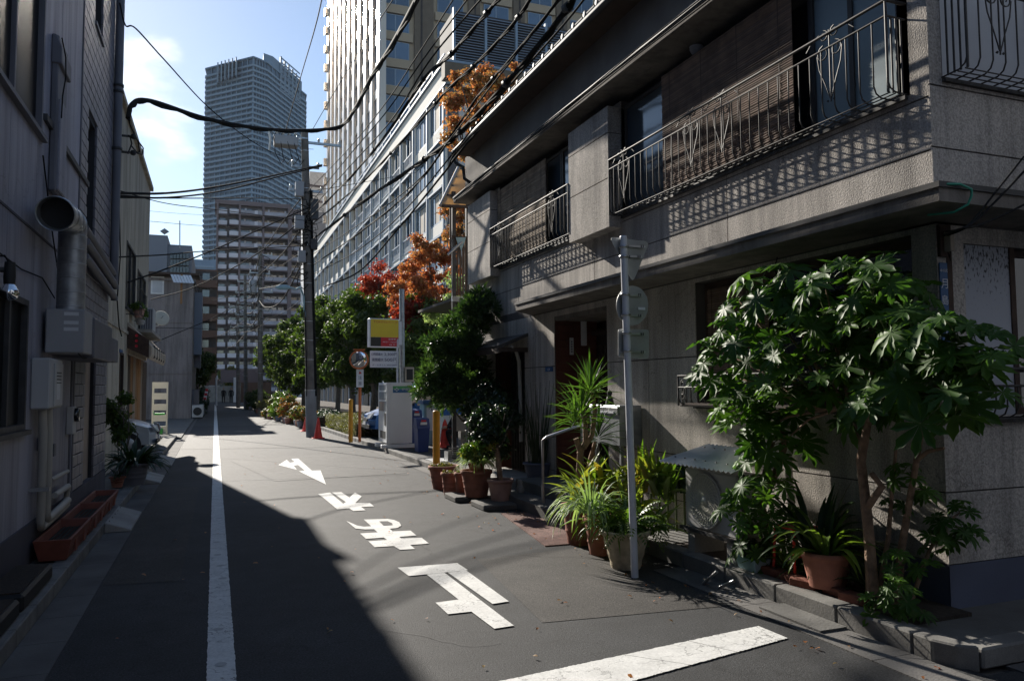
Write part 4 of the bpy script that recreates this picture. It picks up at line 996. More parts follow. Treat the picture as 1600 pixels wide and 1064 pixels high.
MB().lathe([(0, 0), (rD+.02, .002)], P3+mv*.12, 26, axis=ax).build('mouth_inside', 'black', ex)
for k in (2, 4, 6): MB().lathe([(rD+.001, -.006), (rD+.008, 0), (rD+.001, .006)], el[k], 28, axis=(el[k]-el[k-1])).build('seam', 'steel', ex)
bz0 = PX(110, 553, DX).z; y1b = C0.y-.2
MB().box((LX+.03, y1b, bz0), (DX+.15, y1b+.5, zlo+.0)).build('fan_box', 'transformer', ex, bev=.01)
MB().box((LX+.03, y1b+.5, bz0-.03), (DX+.17, y1b+1.9, zlo-.03)).build('fan_box', 'pipe_grey', ex, bev=.012)
MB().box((LX+.03, y1b+1.93, bz0), (DX+.13, y1b+2.9, zlo-.12)).build('fan_box', 'pipe_grey', ex, bev=.01)
for zz in (.85, .65, .5): MB().box((DX-.02, y1b-.003, bz0+(zlo-bz0)*zz), (DX+.1, y1b, bz0+(zlo-bz0)*(zz+.08))).build('sticker', 'white_paint', ex)
MB().tube([PX(x, y, DX+.1) for x, y in ((122, 552), (130, 560), (140, 559), (150, 553))], .006, 5).build('lead', 'cable', ex)
# boiler with pipes
bx0 = LX+.15
pa, pb = PX(47, 600, bx0), PX(78, 600, bx0); zt, zb2 = PX(62, 556, bx0).z, PX(70, 640, bx0).z
bo = thing('gas_boiler', 'pale grey wall-mounted gas boiler with lagged pipes below it', 'boiler', (LX+.12, pb.y, zb2))
yb0, yb1 = PX(47, 600, LX).y, PX(97, 600, LX+.15).y
MB().box((LX+.0, yb0+.0, zb2), (bx0, yb1, zt)).build('casing', 'boiler', bo, bev=.012)
MB().box((bx0, yb0+.16, zb2+.02), (bx0+.012, yb1-.03, zt-.04)).build('front_panel', 'boiler', bo, bev=.004)
for k in range(4): MB().box((bx0+.012, yb0+.24, zt-.13-.03*k), (bx0+.016, yb0+.44, zt-.12-.03*k)).build('vent_slot', 'black', bo)
MB().box((bx0+.012, yb0+.25, zb2+.08), (bx0+.014, yb0+.4, zb2+.25)).build('sticker', 'white_paint', bo)
for k, (yo, xo) in enumerate(((.16, .07), (.30, .09))):
    y = yb0+yo; x = LX+xo; zlow = .38+.05*k
    MB().tube([(x, y, zb2), (x, y+.03, zb2-.14), (x, y+.06, zb2-.2), (x, y+.06, zlow+.05), (x, y+.1, zlow), (x, y+.35, zlow), (x, y+1.35-.2*k, zlow+.03)], .036, 9).build('pipe', 'pipe_beige', bo)
MB().tube([(LX+.06, yb0+.9, .58), (LX+.08, yb0+1.5, .60), (LX+.06, yb0+1.55, .45)], .03, 8).build('pipe', 'pipe_beige', bo)
MB().tube([(LX+.06, yb0+.7, .75), (LX+.08, yb0+1.45, .76)], .022, 8).build('pipe', 'pipe_beige', bo)
MB().tube([(LX+.06, yb0+.5, zb2), (LX+.06, yb0+.55, zb2-.2), (LX+.07, yb0+.65, zb2-.35), (LX+.05, yb0+.5, zb2-.5), (LX+.05, yb0+.45, zb2-.8)], .010, 6).build('lead', 'cable', bo)
MB().box((LX+.0, yb0+.05, .72), (LX+.16, yb0+.1, .75)).build('pipe_clip', 'steel', bo)
# meter, conduit and small fixings on the rendered wall
em_ = thing('electricity_meter', 'small round-faced meter and conduit on the grey wall beside the boiler pipes', 'meter', (LX, 9.62, 1.3))
MB().box((LX, 9.52, 1.12), (LX+.07, 9.72, 1.42)).build('case', 'boiler', em_, bev=.01); MB().lathe([(.075, 0), (.075, .035), (.06, .045), (0, .048)], (LX+.07, 9.62, 1.33), 18, axis=(1, 0, 0)).build('dial_cover', 'glass_dark', em_)
MB().tube([(LX+.03, 9.62, 1.42), (LX+.03, 9.62, 1.9), (LX+.03, 9.55, 1.98)], .014, 6).build('conduit', 'pipe_grey', em_); MB().tube([(LX+.03, 9.6, 1.12), (LX+.03, 9.6, .5)], .014, 6).build('conduit', 'pipe_grey', em_)
for (yy, zz) in ((8.1, 1.05), (8.75, .95), (9.3, 2.9), (7.95, 3.1)): MB().box((LX, yy, zz), (LX+.03, yy+.09, zz+.12)).build('junction_cover', 'pipe_grey', gh, bev=.004)
MB().tube([(LX+.015, 7.9, 3.72), (LX+.02, 8.3, 3.2), (LX+.02, 8.9, 2.6), (LX+.02, 9.5, 2.45), (LX+.02, 10.4, 2.5)], .007, 5).build('wall_cable', 'cable', gh)
MB().tube([(LX+.015, 6.0, 2.62), (LX+.02, 7.2, 2.58), (LX+.02, 8.0, 2.62), (LX+.02, 8.6, 2.5)], .006, 5).build('wall_cable', 'cable', gh)
MB().box((LX-.001, -6, 2.98), (LX+.008, TY-.02, 3.0)).build('joint_strip', 'grey_plinth', gh)
# lamp
lo = PX(15, 432, LX+.28)
la = thing('wall_lamp', 'black wall lamp with a silver reflector bulb over the left window', 'lamp', (LX, lo.y, lo.z))
MB().tube([(LX, lo.y, lo.z+.04), (LX+.28, lo.y, lo.z+.04)], .018, 8).build('arm', 'dark_metal', la); MB().lathe([(.03, .09), (.035, .0), (.032, -.05)][::-1], (LX+.28, lo.y, lo.z), 14).build('socket', 'black', la)
MB().lathe([(0, -.155), (.04, -.14), (.058, -.11), (.05, -.085), (.03, -.05)], (LX+.28, lo.y, lo.z), 18).build('bulb', 'mirror', la)
MB().tube([(LX+.28, lo.y, lo.z+.08), (LX+.25, lo.y, lo.z+.13), (LX+.16, lo.y, lo.z+.12), (LX+.1, lo.y, lo.z+.05)], .007, 6).build('lead', 'cable', la)
# red-brown planter troughs and black crate
for i, (y0, y1) in enumerate(((7.75, 8.95), (8.98, 10.15), (10.18, 11.35))):
    t = thing('trough_planter', ['nearest of the three red plastic trough planters at the left house foot', 'middle one of the three red plastic trough planters at the left house foot', 'farthest of the three red plastic trough planters at the left house foot'][i], 'planter', (-1.32, y0, .11), 'red trough planters along the left wall')
    x0, x1, zb3, zt3 = -1.45, -1.155, .115, .30
    v = [(x0+.04, y0+.05, zb3), (x1-.04, y0+.05, zb3), (x1-.04, y1-.05, zb3), (x0+.04, y1-.05, zb3), (x0, y0, zt3), (x1, y0, zt3), (x1, y1, zt3), (x0, y1, zt3), (x0+.025, y0+.025, zt3), (x1-.025, y0+.025, zt3), (x1-.025, y1-.025, zt3), (x0+.025, y1-.025, zt3), (x0+.04, y0+.045, zt3-.07), (x1-.04, y0+.045, zt3-.07), (x1-.04, y1-.045, zt3-.07), (x0+.04, y1-.045, zt3-.07)]
    f = [(0, 3, 2, 1)]
    for a_, b_ in ((0, 4), (4, 8), (8, 12)):
        for k in range(4): f.append((a_+k, a_+(k+1) % 4, b_+(k+1) % 4, b_+k))
    MB()._a(v, f).build('trough', 'planter_red', t, bev=.004)
    sv = MB()
    for kx in range(5):
        for ky in range(14):
            X = x0+.045+(x1-x0-.09)*kx/5; Y = y0+.05+(y1-y0-.1)*ky/14; w_ = (x1-x0-.09)/5; h_ = (y1-y0-.1)/14
            sv.quad((X, Y, zt3-.07), (X+w_, Y, zt3-.065), (X+w_, Y+h_, zt3-.06), (X, Y+h_, zt3-.07))
    sv.build('soil', 'soil', t)
    for q in (.3, .7): MB().box((x1-.018, y0+(y1-y0)*q-.05, zb3+.03), (x1-.006, y0+(y1-y0)*q+.05, zt3-.05)).build('rib', 'planter_red', t)
t = thing('black_planter', 'black plastic trough planter in deep shade below the left window', 'planter', (-1.3, 6.6, .11))
MB().box((-1.46, 6.1, .11), (-1.18, 7.1, .23)).build('trough', 'black', t, bev=.02); MB().box((-1.43, 6.13, .231), (-1.21, 7.07, .24)).build('soil', 'soil', t)
t2 = copy_tree(t, loc=(-1.3, 7.55-1.0+.0, .11)); t2.location = (-1.3, 5.5, .11); t2['label'] = 'nearer black plastic trough planter at the very left edge'
# kerb ramps
def ramp(x0, x1, y0, y1, lab, m='concrete'):
    o = MB(); o.prism([(x0, y0, .005), (x1, y0, .005), (x1, y0, .03), (x0, y0, .12)], (0, y1-y0, 0))
    o = o.build('kerb_ramp', m, org=(x0, y0, 0), bev=.008); tag(o, lab, 'kerb ramp', 'portable kerb ramps on the left')
    for k in range(5): MB().box((x0+.03, y0+(y1-y0)*(k+.5)/5-.01, .0), (x0+.04, y0+(y1-y0)*(k+.5)/5+.01, .125)).build('ridge', m, o)
ramp(-1.13, -.86, 9.75, 11.1, 'pale grey kerb ramp beside the red trough planters')
ramp(-1.13, -.84, 14.4, 15.6, 'grey kerb ramp beyond the dark leafy potted plant'); ramp(-1.13, -.82, 17.6, 19.4, 'sunlit kerb ramp in front of the silver car')
# potted dark plant on the left
pt = pot('potted_plant', 'grey-green pot of dark strap-leaved plants by the left house corner', (-1.17, 13.55, .11), .21, .34, 'pipe_grey', cat='potted plant')
strap_plant(pt, 'leaf_dark', 110, .50, .055, 1.1, base=(-1.17, 13.55, .42), rb=.12, limit=110, elev=(15, 80))
pt = pot('potted_plant', 'small brown pot at the foot of the left house corner', (-1.38, 13.3, .11), .10, .16, 'terracotta', cat='potted plant')
strap_plant(pt, 'leaf_dark', 18, .25, .03, 1.0, base=(-1.38, 13.3, .26), rb=.04)
sh = thing('leafy_shrub', 'loose leafy shrub between the grey house and the beige house', 'shrub', (-1.5, 15.3, .1))
for k in range(5): MB().tube([(-1.55, 15.3, .1), (-1.5+random.uniform(-.1, .25), 15.3+random.uniform(-.3, .3), .8), (-1.5+random.uniform(-.2, .35), 15.3+random.uniform(-.5, .5), 1.35)], [.014, .01, .005], 5).build('stem', 'bark', sh)
crown('foliage', clumps((-1.62, 15.3, 1.1), (.2, .5, .5), 12, .10, .17), 1500, .08, 'leaf_tree', sh)

# ============================================================ BEIGE HOUSE
BX = -1.9; b0, b1 = 14.6, 25.1; BH = 7.55
bh = thing('beige_house', 'tall narrow beige rendered house with a garage on the left of the street', 'house', (BX, b0, 0))
p1, p2 = PX(198, 380, BX), PX(209, 500, BX); p3, p4 = PX(215, 430, BX), PX(226, 500, BX)
w1 = (p1.y, p2.y+.1, 3.45, 4.95); w2 = (p3.y, p4.y, 3.5, 4.7); w3 = (18.2, 18.9, 1.2, 2.4)
gar = (PX(199, 600, BX).y, PX(234, 600, BX).y, .05, 2.45)
wall_left(bh, BX, b0, b1, 0, BH, [w1, w2, w3, gar], 'beige_wall', vj=[], jm='beige_wall')
MB().box((BX-6, b1-.2, 0), (BX-.2, b1, BH+1.2)).build('end_wall', 'beige_wall', bh); MB().box((BX-6, b0, 0), (BX-.2, b0+.2, BH)).build('end_wall', 'beige_wall', bh)
MB().prism([(BX+.08, b0-.1, BH), (BX+.08, b0-.1, BH+.12), (BX-3.1, b0-.1, BH+1.5), (BX-6.1, b0-.1, BH+.12), (BX-6.1, b0-.1, BH)], (0, b1-b0+.2, 0)).build('roof', 'beige_wall', bh)
MB().box((BX-.02, b0, 2.86), (BX+.03, b1, 2.93)).build('band', 'beige_wall', bh)
for o in (w1, w2): win_left(o, [(o[0]+o[1])/2], X=BX, m='dark_metal', parent=bh)
win_left(w3, [], X=BX, m='wood_dark', parent=bh)
gd_ = MB().box((BX-.16, gar[0], .05), (BX-.12, gar[1], 2.45)).build('garage_door', 'wood_board', bh)
n = 9
for k in range(n):
    a = gar[0]+(gar[1]-gar[0])*k/n; b = gar[0]+(gar[1]-gar[0])*(k+1)/n
    MB().box((BX-.12, a+.008, .06), (BX-.09+.008*(k % 2), b-.008, 2.44)).build('board', 'wood_board' if k in (2, 4, 5) else 'door_bronze' if k in (0, 3, 6) else 'wood_dark', gd_)
# garage canopy box
cq = MB().prism([(BX, 19.6, 2.62), (BX+.46, 19.6, 2.30), (BX+.52, 19.6, 2.42), (BX+.52, 19.6, 2.60), (BX, 19.6, 3.16)], (0, 5.3, 0)).build('garage_canopy', 'canopy_beige', bh, bev=.01)
for k in range(1, 6): MB().box((BX+.45, 19.6+.88*k, 2.36), (BX+.53, 19.62+.88*k, 2.66)).build('seam', 'dark_trim', cq)
MB().prism([(BX+.01, 19.55, 2.55), (BX+.46, 19.55, 2.34), (BX+.46, 19.55, 2.75), (BX+.01, 19.55, 3.05)], (0, .048, 0)).build('canopy_end', 'rust_dark', cq)
for k in range(3): MB().lathe([(0, 0), (.035, .01)], (BX+.2, 19.54, 2.6+.12*k), 8, axis=(0, -1, 0)).build('red_lamp', 'sign_red', cq)
# AC balcony shelf and unit
MB().box((BX, 21.0, 3.02), (BX+.42, 24.6, 3.10)).build('ledge_slab', 'concrete', bh)
def ac_unit(label, x0, y0, z0, w, d, h, face, fan=True, louv=0, loc=None, m='boiler'):
    t = thing('air_conditioner', label, 'air conditioner', (x0, y0, z0))
    MB().box((x0, y0, z0), (x0+d, y0+w, z0+h)).build('casing', m, t, bev=.012)
    return t
ac = thing('air_conditioner', 'white air-conditioning unit with dark grille on the beige house ledge', 'air conditioner', (BX+.08, 22.2, 3.1))
MB().box((BX+.04, 22.2, 3.14), (BX+.36, 23.0, 3.74)).build('casing', 'boiler', ac, bev=.01)
MB().box((BX+.05, 22.19, 3.18), (BX+.33, 22.2, 3.70)).build('grille', 'pipe_grey', ac)
for k in range(5): MB().box((BX+.055+.056*k, 22.17, 3.19), (BX+.065+.056*k, 22.19, 3.69)).build('grille_bar', 'boiler', ac)
for yy in (22.3, 22.85): MB().box((BX+.06, yy, 3.10), (BX+.34, yy+.06, 3.14)).build('foot', 'concrete_dark', ac)
ds = thing('satellite_dish', 'round pale satellite dish on the wall beyond the air conditioner', 'satellite dish', (BX+.1, 25.0, 3.4))
MB().lathe([(0, 0), (.12, .015), (.22, .05), (.23, .055), (.21, .065)], (BX+.36, 25.0, 3.7), 24, axis=(.35, -.9, .25)).build('dish', 'shelf_white', ds)
MB().tube([(BX+.36, 25.0, 3.7), (BX+.45, 24.65, 3.75)], .012, 5).build('feed_arm', 'steel', ds); MB().tube([(BX, 25.0, 3.4), (BX+.3, 25.03, 3.5), (BX+.36, 25.02, 3.68)], .018, 6).build('bracket', 'steel', ds)
for i, (y, zz, lb) in enumerate(((20.4, 3.16, 'grey-blue flower pot hanging below the beige house window'), (20.0, 3.3, 'brown flower pot of trailing greenery on the beige house window rail'))):
    t = pot('window_pot', lb, (BX+.2, y, zz), .12, .2, 'terracotta_pale' if i else 'transformer'); crown('foliage', clumps((BX+.2, y, zz+.28), (.14, .2, .1), 6, .06, .12), 600, .06, 'leaf_grass', t)
wr = MB()
for zz in (3.5, 3.9): wr.tube([(BX+.28, 19.2, zz), (BX+.28, 21.0, zz)], .012, 5)
for k in range(8): wr.tube([(BX+.28, 19.2+.25*k, 3.3), (BX+.28, 19.2+.25*k, 3.9)], .008, 4)
for yy in (19.2, 21): wr.tube([(BX, yy, 3.3), (BX+.28, yy, 3.3)], .012, 4)
wr.build('window_rail', 'dark_metal', bh)
tag(MB().tube([PX(x, y, BX+.1) for x, y in ((186, 310), (188, 400), (183, 470), (186, 510), (190, 525))], .012, 5).build('hanging_cable', 'cable', org=(BX+.1, 18, 4)), 'dark cable running down the near edge of the beige house', 'cable')
MB().box((BX+.001, PX(186, 560, BX).y, 2.38), (BX+.012, PX(190, 560, BX).y+.1, 2.46)).build('house_number_plate', 'sign_blue', bh)
# cable bracket with looping leads beyond the grey house corner
br_ = thing('cable_bracket', 'black insulator bracket with looping cables beside the grey house roof corner', 'bracket', (-1.7, 15.2, 6))
for z_ in (PX(200, 213, -1.72).z, PX(200, 240, -1.72).z):
    y_ = PX(200, 213, -1.72).y; MB().tube([(-1.9, y_, z_), (-1.6, y_, z_)], .025, 6).build('arm', 'dark_metal', br_); MB().lathe([(.03, -.05), (.05, -.03), (.05, .03), (.03, .05)], (-1.62, y_, z_), 10).build('insulator', 'black', br_)
for pts in (((201, 212), (214, 218), (224, 232), (222, 242), (215, 240), (205, 228)), ((200, 180), (203, 195), (210, 210), (216, 222), (218, 238), (210, 240)), ((203, 213), (206, 225), (200, 240))):
    MB().tube([PX(x, y, -1.66) for x, y in pts], .014, 6).build('loop', 'cable', br_)

# ============================================================ BEYOND: silver car, shelf, grey house and others
def car(label, L, W, H, body, loc, rotz, hood=.28, cab=(.25, .95), group=None):
    """hatchback built nose towards +Y local"""
    t = thing('parked_car', label, 'car', (0, 0, 0), group)
    prof = [(0, .30), (0, .55), (.04, .70), (hood*L*.5, .86), (hood*L, .95), (hood*L+.55, H-.08), (hood*L+.95, H), (L*.80, H-.02), (L-.12, H*.72), (L-.02, .75), (L, .40), (L-.04, .28)]
    nx = 7; V = []; F = []
    for i in range(nx):
        s = -1+2*i/(nx-1)
        for y, z in prof:
            inset = 1-.16*max(0, (z-.8)/(H-.8)); rnd_ = .10*abs(s)**4
            yy = y+(rnd_*1.6 if y < L/2 else -rnd_*1.2); V.append((s*W/2*inset, -yy, z-rnd_*.35*(z > .8)))
    m_ = len(prof)
    for i in range(nx-1):
        for k in range(m_): F.append((i*m_+k, i*m_+(k+1) % m_, (i+1)*m_+(k+1) % m_, (i+1)*m_+k))
    F += [tuple(range(m_))[::-1], tuple(range((nx-1)*m_, nx*m_))]
    MB()._a(V, F, False).build('body', body, t)
    hl = hood*L
    MB()._a([(-W/2*.82, -hl-.05, .965), (W/2*.82, -hl-.05, .965), (W/2*.74, -hl-.53, H-.09), (-W/2*.74, -hl-.53, H-.09)], [(0, 1, 2, 3)]).build('windscreen', 'glass_dark', t)
    for s in (-1, 1):
        MB().prism([(s*(W/2*.965), -hl-.25, .97), (s*(W/2*.965), -L*.86, .97), (s*(W/2*.885), -L*.78, H-.12), (s*(W/2*.885), -hl-.75, H-.12)], (s*.012, 0, 0)).build('side_window', 'glass_dark', t)
        for yy in (.62, L-.62):
            wh = MB().lathe([(.28, -.09), (.30, -.07), (.30, .07), (.28, .09)], (s*(W/2-.06), -yy, .30), 20, axis=(1, 0, 0)).build('wheel', 'rubber', t); MB().lathe([(0, .095), (.17, .095), (.19, .085)], (s*(W/2-.06), -yy, .30), 14, axis=(s, 0, 0)).build('rim', 'steel', wh)
        MB()._a([(s*W*.46, .0, .62), (s*W*.27, .025, .60), (s*W*.28, -.02, .74), (s*W*.455, -.12, .78)], [(0, 1, 2, 3)]).build('headlight', 'lens', t)
        MB().prism([(s*W*.26, .02, .59), (s*W*.47, -.05, .61), (s*W*.47, -.16, .78), (s*W*.28, -.03, .745)], (0, .02, .0)).build('headlight', 'lens', t)
        MB().obox((s*(W/2+.08), -hl-.45, 1.0), (.16, .07, .11)).build('mirror', body, t)
    MB().box((-W*.22, -.02, .52), (W*.22, .012, .62)).build('grille', 'black', t); MB().box((-W*.42, -.02, .32), (W*.42, .008, .42)).build('air_intake', 'black', t)
    MB().box((-.165, .012, .40), (.165, .018, .50)).build('number_plate', 'white_paint', t)
    t.location = loc; t.rotation_euler = (0, 0, rotz); return t
car('silver car with its nose poking out in front of the wooden garage doors', 3.4, 1.48, 1.55, 'car_silver', (-1.28, 20.9, .0), -PI/2+.0)
sf = thing('display_shelf', 'tall cream slatted shelf unit with green boxes beyond the garage', 'shelf', (-1.8, 29.6, 0))
ya = 29.6; xa, xb = PY(237, 640, ya).x, PY(262, 640, ya).x
for x in (xa, xb-.05): MB().box((x, ya, .0), (x+.05, ya+.3, PY(250, 597, ya).z)).build('post', 'shelf_white', sf)
zz0, zz1 = PY(250, 675, ya).z, PY(250, 597, ya).z; n = 5
for k in range(5):
    z = zz1-(zz1-.1)*(k+.0)/4.6; MB().box((xa+.05, ya-.01, z-.22), (xb-.05, ya+.02, z)).build('slat_board', 'shelf_white', sf)
tag(MB().box((xa+.08, ya+.05, .62), (xb-.1, ya+.25, .78)).build('crate', 'green_plastic', org=(xa+.2, ya, .62), bev=.01), 'green plastic box on the upper part of the cream shelf unit', 'box')
tag(MB().box((xa+.12, ya-.12, .04), (xb-.14, ya-.03, .26)).build('crate', 'green_plastic', org=(xa+.2, ya, .05), bev=.01), 'green plastic box low in front of the cream shelf unit', 'box')
# grey-brown house, end wall facing the camera
g2 = thing('mauve_house', 'plain mauve-grey house whose blank end wall faces the camera on the left', 'house', (-3, 44.8, 0))
GY = 44.8; gx1 = PY(300, 560, GY).x; gz = PY(285, 440, GY).z; gx0 = -9
zj = [0, PY(270, 585, GY).z, PY(270, 505, GY).z, gz]
for za, zb in zip(zj[:-1], zj[1:]): MB().box((gx0, GY, za+.02), (gx1, GY+.05, zb-.02)).build('panel', 'grey_house', g2)
MB().box((gx0+.01, GY+.04, 0), (gx1-.01, 62, gz)).build('wall', 'grey_house', g2)
MB().box((gx0, GY-.1, gz), (gx1+.1, 62.1, gz+.15)).build('parapet', 'grey_house', g2)
for (u0, v0, u1, v1) in ((236, 432, 256, 460),):
    a, b = PY(u0, v0, GY-.02), PY(u1, v1, GY-.02); w_ = MB().box((a.x, GY-.04, b.z), (b.x, GY-.005, a.z)).build('window', 'white_paint', g2); MB().box((a.x+.08, GY-.05, b.z+.08), (b.x-.08, GY-.04, a.z-.08)).build('pane', 'mouldy_white', w_)
MB().box((gx1-2.4, GY-.6, gz+.3), (gx1+.3, GY+1.5, gz+.4)).build('roof_terrace', 'wood_dark', g2)
a, b = PY(266, 428, GY-1), PY(298, 452, GY-1)
pg = thing('slatted_awning', 'tilted white slatted awning on top of the mauve house end wall', 'awning', (a.x, GY-1, b.z))
for k in range(7):
    x = a.x+(b.x-a.x)*k/7; MB()._a([(x, GY-1, a.z), (x+.13, GY-1, a.z), (x+.33, GY-1.6, b.z+.25), (x+.2, GY-1.6, b.z+.25)], [(0, 1, 2, 3)]).build('slat', 'white_paint', pg)
MB().tube([(a.x-.2, GY-1, a.z-.02), (b.x, GY-1, a.z-.02)], .04, 5).build('frame', 'wood_dark', pg); MB().box((b.x-.5, GY-1.1, b.z-.8), (b.x-.4, GY-1, a.z)).build('post', 'wood_board', pg)
# antennas / balconies down its street side
for k in range(4): MB().box((gx1+.001, GY+1+k*3.6, .3+2.6*(k % 3)), (gx1+.35, GY+2.6+k*3.6, 1.6+2.6*(k % 3))).build('street_balcony', 'pipe_grey', g2)
bb = MB().box((gx1+.002, GY+3, 3.6), (gx1+.42, GY+4.4, 7.2)).build('blue_grey_shaft', 'greyblock', g2); bb['label'] = 'narrow blue-grey metal shaft on the street side'
for k in range(3):
    t = thing('air_conditioner', ['floor-standing air conditioner at the mauve house corner', 'air conditioner standing behind the one at the mauve house corner', 'air conditioner deeper along the mauve house side'][k], 'air conditioner', (gx1+.1, GY-.1+k*2.5, .06))
    MB().box((gx1+.05, GY-.1+2.5*k, .1), (gx1+.6, GY+.15+2.5*k, .75)).build('casing', 'boiler', t, bev=.02); MB().lathe([(0, 0), (.22, .01)], (gx1+.32, GY-.115+2.5*k, .42), 14, axis=(0, -1, 0)).build('fan', 'black', t); MB().box((gx1+.1, GY-.05+2.5*k, .05), (gx1+.5, GY+.05+2.5*k, .1)).build('foot', 'black', t)
# grey block with penthouse, behind the beige house
g3 = thing('grey_block', 'blue-grey block with stepped rooftop boxes behind the beige house', 'building', (-6, 75, 0))
Y3 = 75
for (u0, v0, u1) in ((225, 366, 262), (262, 385, 300), (225, 380, 300)):
    a, b = PY(u0, v0, Y3), PY(u1, v0, Y3); MB().box((a.x, Y3, 0), (b.x, Y3+14, a.z)).build('block', 'greyblock', g3)
    Y3 += .3
Y3 = 75
for k in range(3):
    for q in range(6):
        a = PY(266+5*q, 395+11*k, Y3-.05); MB().box((a.x, Y3-.05, a.z-.5), (a.x+.22, Y3+.35, a.z)).build('window', 'glass_dark', g3)
MB().tube([PY(281, 388, Y3), PY(281, 345, Y3)], .05, 5).build('mast', 'galv', g3); MB().lathe([(0, 0), (.4, .3), (0, .6)], PY(257, 367, Y3), 8).build('water_tank', 'greyblock', g3)
# brown apartment block
g4 = thing('brown_apartment_block', 'dark brown tiled apartment block with stacked balconies left of the striped mansion', 'apartment block', (-1, 112, 0))
Y4 = 112
a, b = PY(262, 405, Y4), PY(341, 420, Y4); mid = PY(302, 405, Y4)
MB().box((a.x-3, Y4, 0), (mid.x, Y4+15, a.z)).build('wall', 'brownblock', g4); MB().box((mid.x, Y4+1.2, 0), (b.x, Y4+15, b.z)).build('wall', 'brownblock', g4)
z = b.z-1.6; k = 0
bm1 = MB().box((0, 0, 0), (b.x-mid.x-.1, 1.2, 1.0)).mesh('balcony', 'brownblock'); bm2 = MB().box((0, 0, 0), (.9, .1, 1.1)).mesh('window', 'glass_blue'); bm3 = MB().box((0, 0, 0), (b.x-mid.x-.2, .1, 1.35)).mesh('recess', 'recess_dark')
while z > 3:
    bal = inst('balcony', bm1, g4, (mid.x+.02, Y4, z-1.0)); inst('recess', bm3, g4, (mid.x+.05, Y4+1.1, z)); inst('window', bm2, g4, (mid.x+1.2, Y4+1.05, z-.05)); z -= 2.3; k += 1
aa = PY(308, 432, Y4-.02); MB().box((aa.x, Y4+1.1, aa.z-1.6), (aa.x+2, Y4+1.18, aa.z+.2)).build('window', 'mouldy_white', g4)
MB().box((mid.x+.0, Y4-.4, 0), (b.x+.2, Y4+1, 2.6)).build('garage', 'brownblock', g4); g_ = PY(328, 625, Y4-.45); MB().box((g_.x-.2, Y4-.46, .05), (g_.x+1.2, Y4-.4, 2.1)).build('garage_door', 'mouldy_white', g4)
# small cream building and hanging sign
g5 = thing('cream_house', 'narrow cream three-storey house before the brown block', 'house', (-1.7, 66, 0))
a, b = PY(304, 534, 66), PY(314, 534, 66); MB().box((a.x-3, 66, 0), (b.x, 76, a.z)).build('wall', 'canopy_beige', g5); MB().box((a.x-3, 65.9, a.z*.66), (b.x+.05, 66, a.z*.66+.15)).build('band', 'dark_trim', g5)
sg = thing('hanging_shop_sign', 'white vertical shop sign with dark characters above the left greenery', 'sign', (-1, 62, 4))
a, b = PY(312, 556, 62), PY(323, 585, 62); MB().box((a.x, 62, b.z), (b.x, 62.15, a.z)).build('board', 'sign_white', sg)
for k in range(4): MB().obox(((a.x*.25+b.x*.75), 61.99, a.z-.25-.28*k), (.16, .01, .2)).build('character', 'ink_blue', sg)
for k in range(2): MB().obox(((a.x*.7+b.x*.3), 61.99, a.z-.6-.5*k), (.22, .01, .3)).build('character', 'ink_blue', sg)
MB().box((a.x-.6, 62.05, a.z-.3), (a.x, 62.1, a.z-.25)).build('bracket', 'dark_metal', sg)
bn = thing('shop_banner', 'pink and white shop banner leaning on a pole at the left pavement', 'banner', (-1, 50, 0))
a, b = PY(318, 607, 50), PY(324, 628, 50); MB().prism([(a.x-.05, 50, b.z), (b.x-.08, 50, b.z), (b.x+.06, 50, a.z), (a.x+.12, 50, a.z)], (0, .02, 0)).build('cloth', 'sign_white', bn)
for k in range(3): MB().obox(((a.x+b.x)/2+.05*k-.03, 49.99, b.z+.2+.26*k), (.16, .01, .17)).build('character', 'sign_red', bn)
MB().tube([(a.x-.06, 50.02, .05), (a.x+.14, 50.02, a.z+.05)], .015, 5).build('pole', 'white_paint', bn)
# greenery along the left pavement
def bush(name, lab, c, rad, n, per, size, m, cat='shrub', group=None, stems=3, rr=(.2, .4)):
    t = thing(name, lab, cat, (c[0], c[1], max(.0, c[2]-rad[2])), group)
    for k in range(stems): MB().tube([(c[0]+random.uniform(-.1, .1), c[1]+random.uniform(-.1, .1), c[2]-rad[2]), (c[0]+random.uniform(-.6, .6)*rad[0], c[1]+random.uniform(-.6, .6)*rad[1], c[2]+rad[2]*.4)], [.03, .01], 5).build('stem', 'bark', t)
    crown('foliage', clumps(c, rad, n, *rr), per, size, m, t); return t
bush('street_tree', 'dark round-leaved street tree below the white hanging sign', (-1.15, 57, 3.0), (1.0, 2.0, 1.5), 30, 6000, .2, 'leaf_tree', 'tree', rr=(.35, .6))
for k, (x, y, z) in enumerate(((-1.0, 50.5, .8), (-1.0, 54, .9), (-.9, 60, .9), (-1.0, 68, 1.1))):
    bush('roadside_shrub', ['low dark shrub beneath the pink banner', 'shrub just behind the pink banner', 'shrub farther along the left pavement', 'farthest shrub on the left pavement'][k], (x, y, z), (.45, 1.2, .7), 10, 2500, .13, 'leaf_dark', group='shrubs along the left pavement')
# ============================================================ CAR PARK: machine, signs, posts, car, person
def at_ground(u, v, z=0.0): return G(u, v, z)
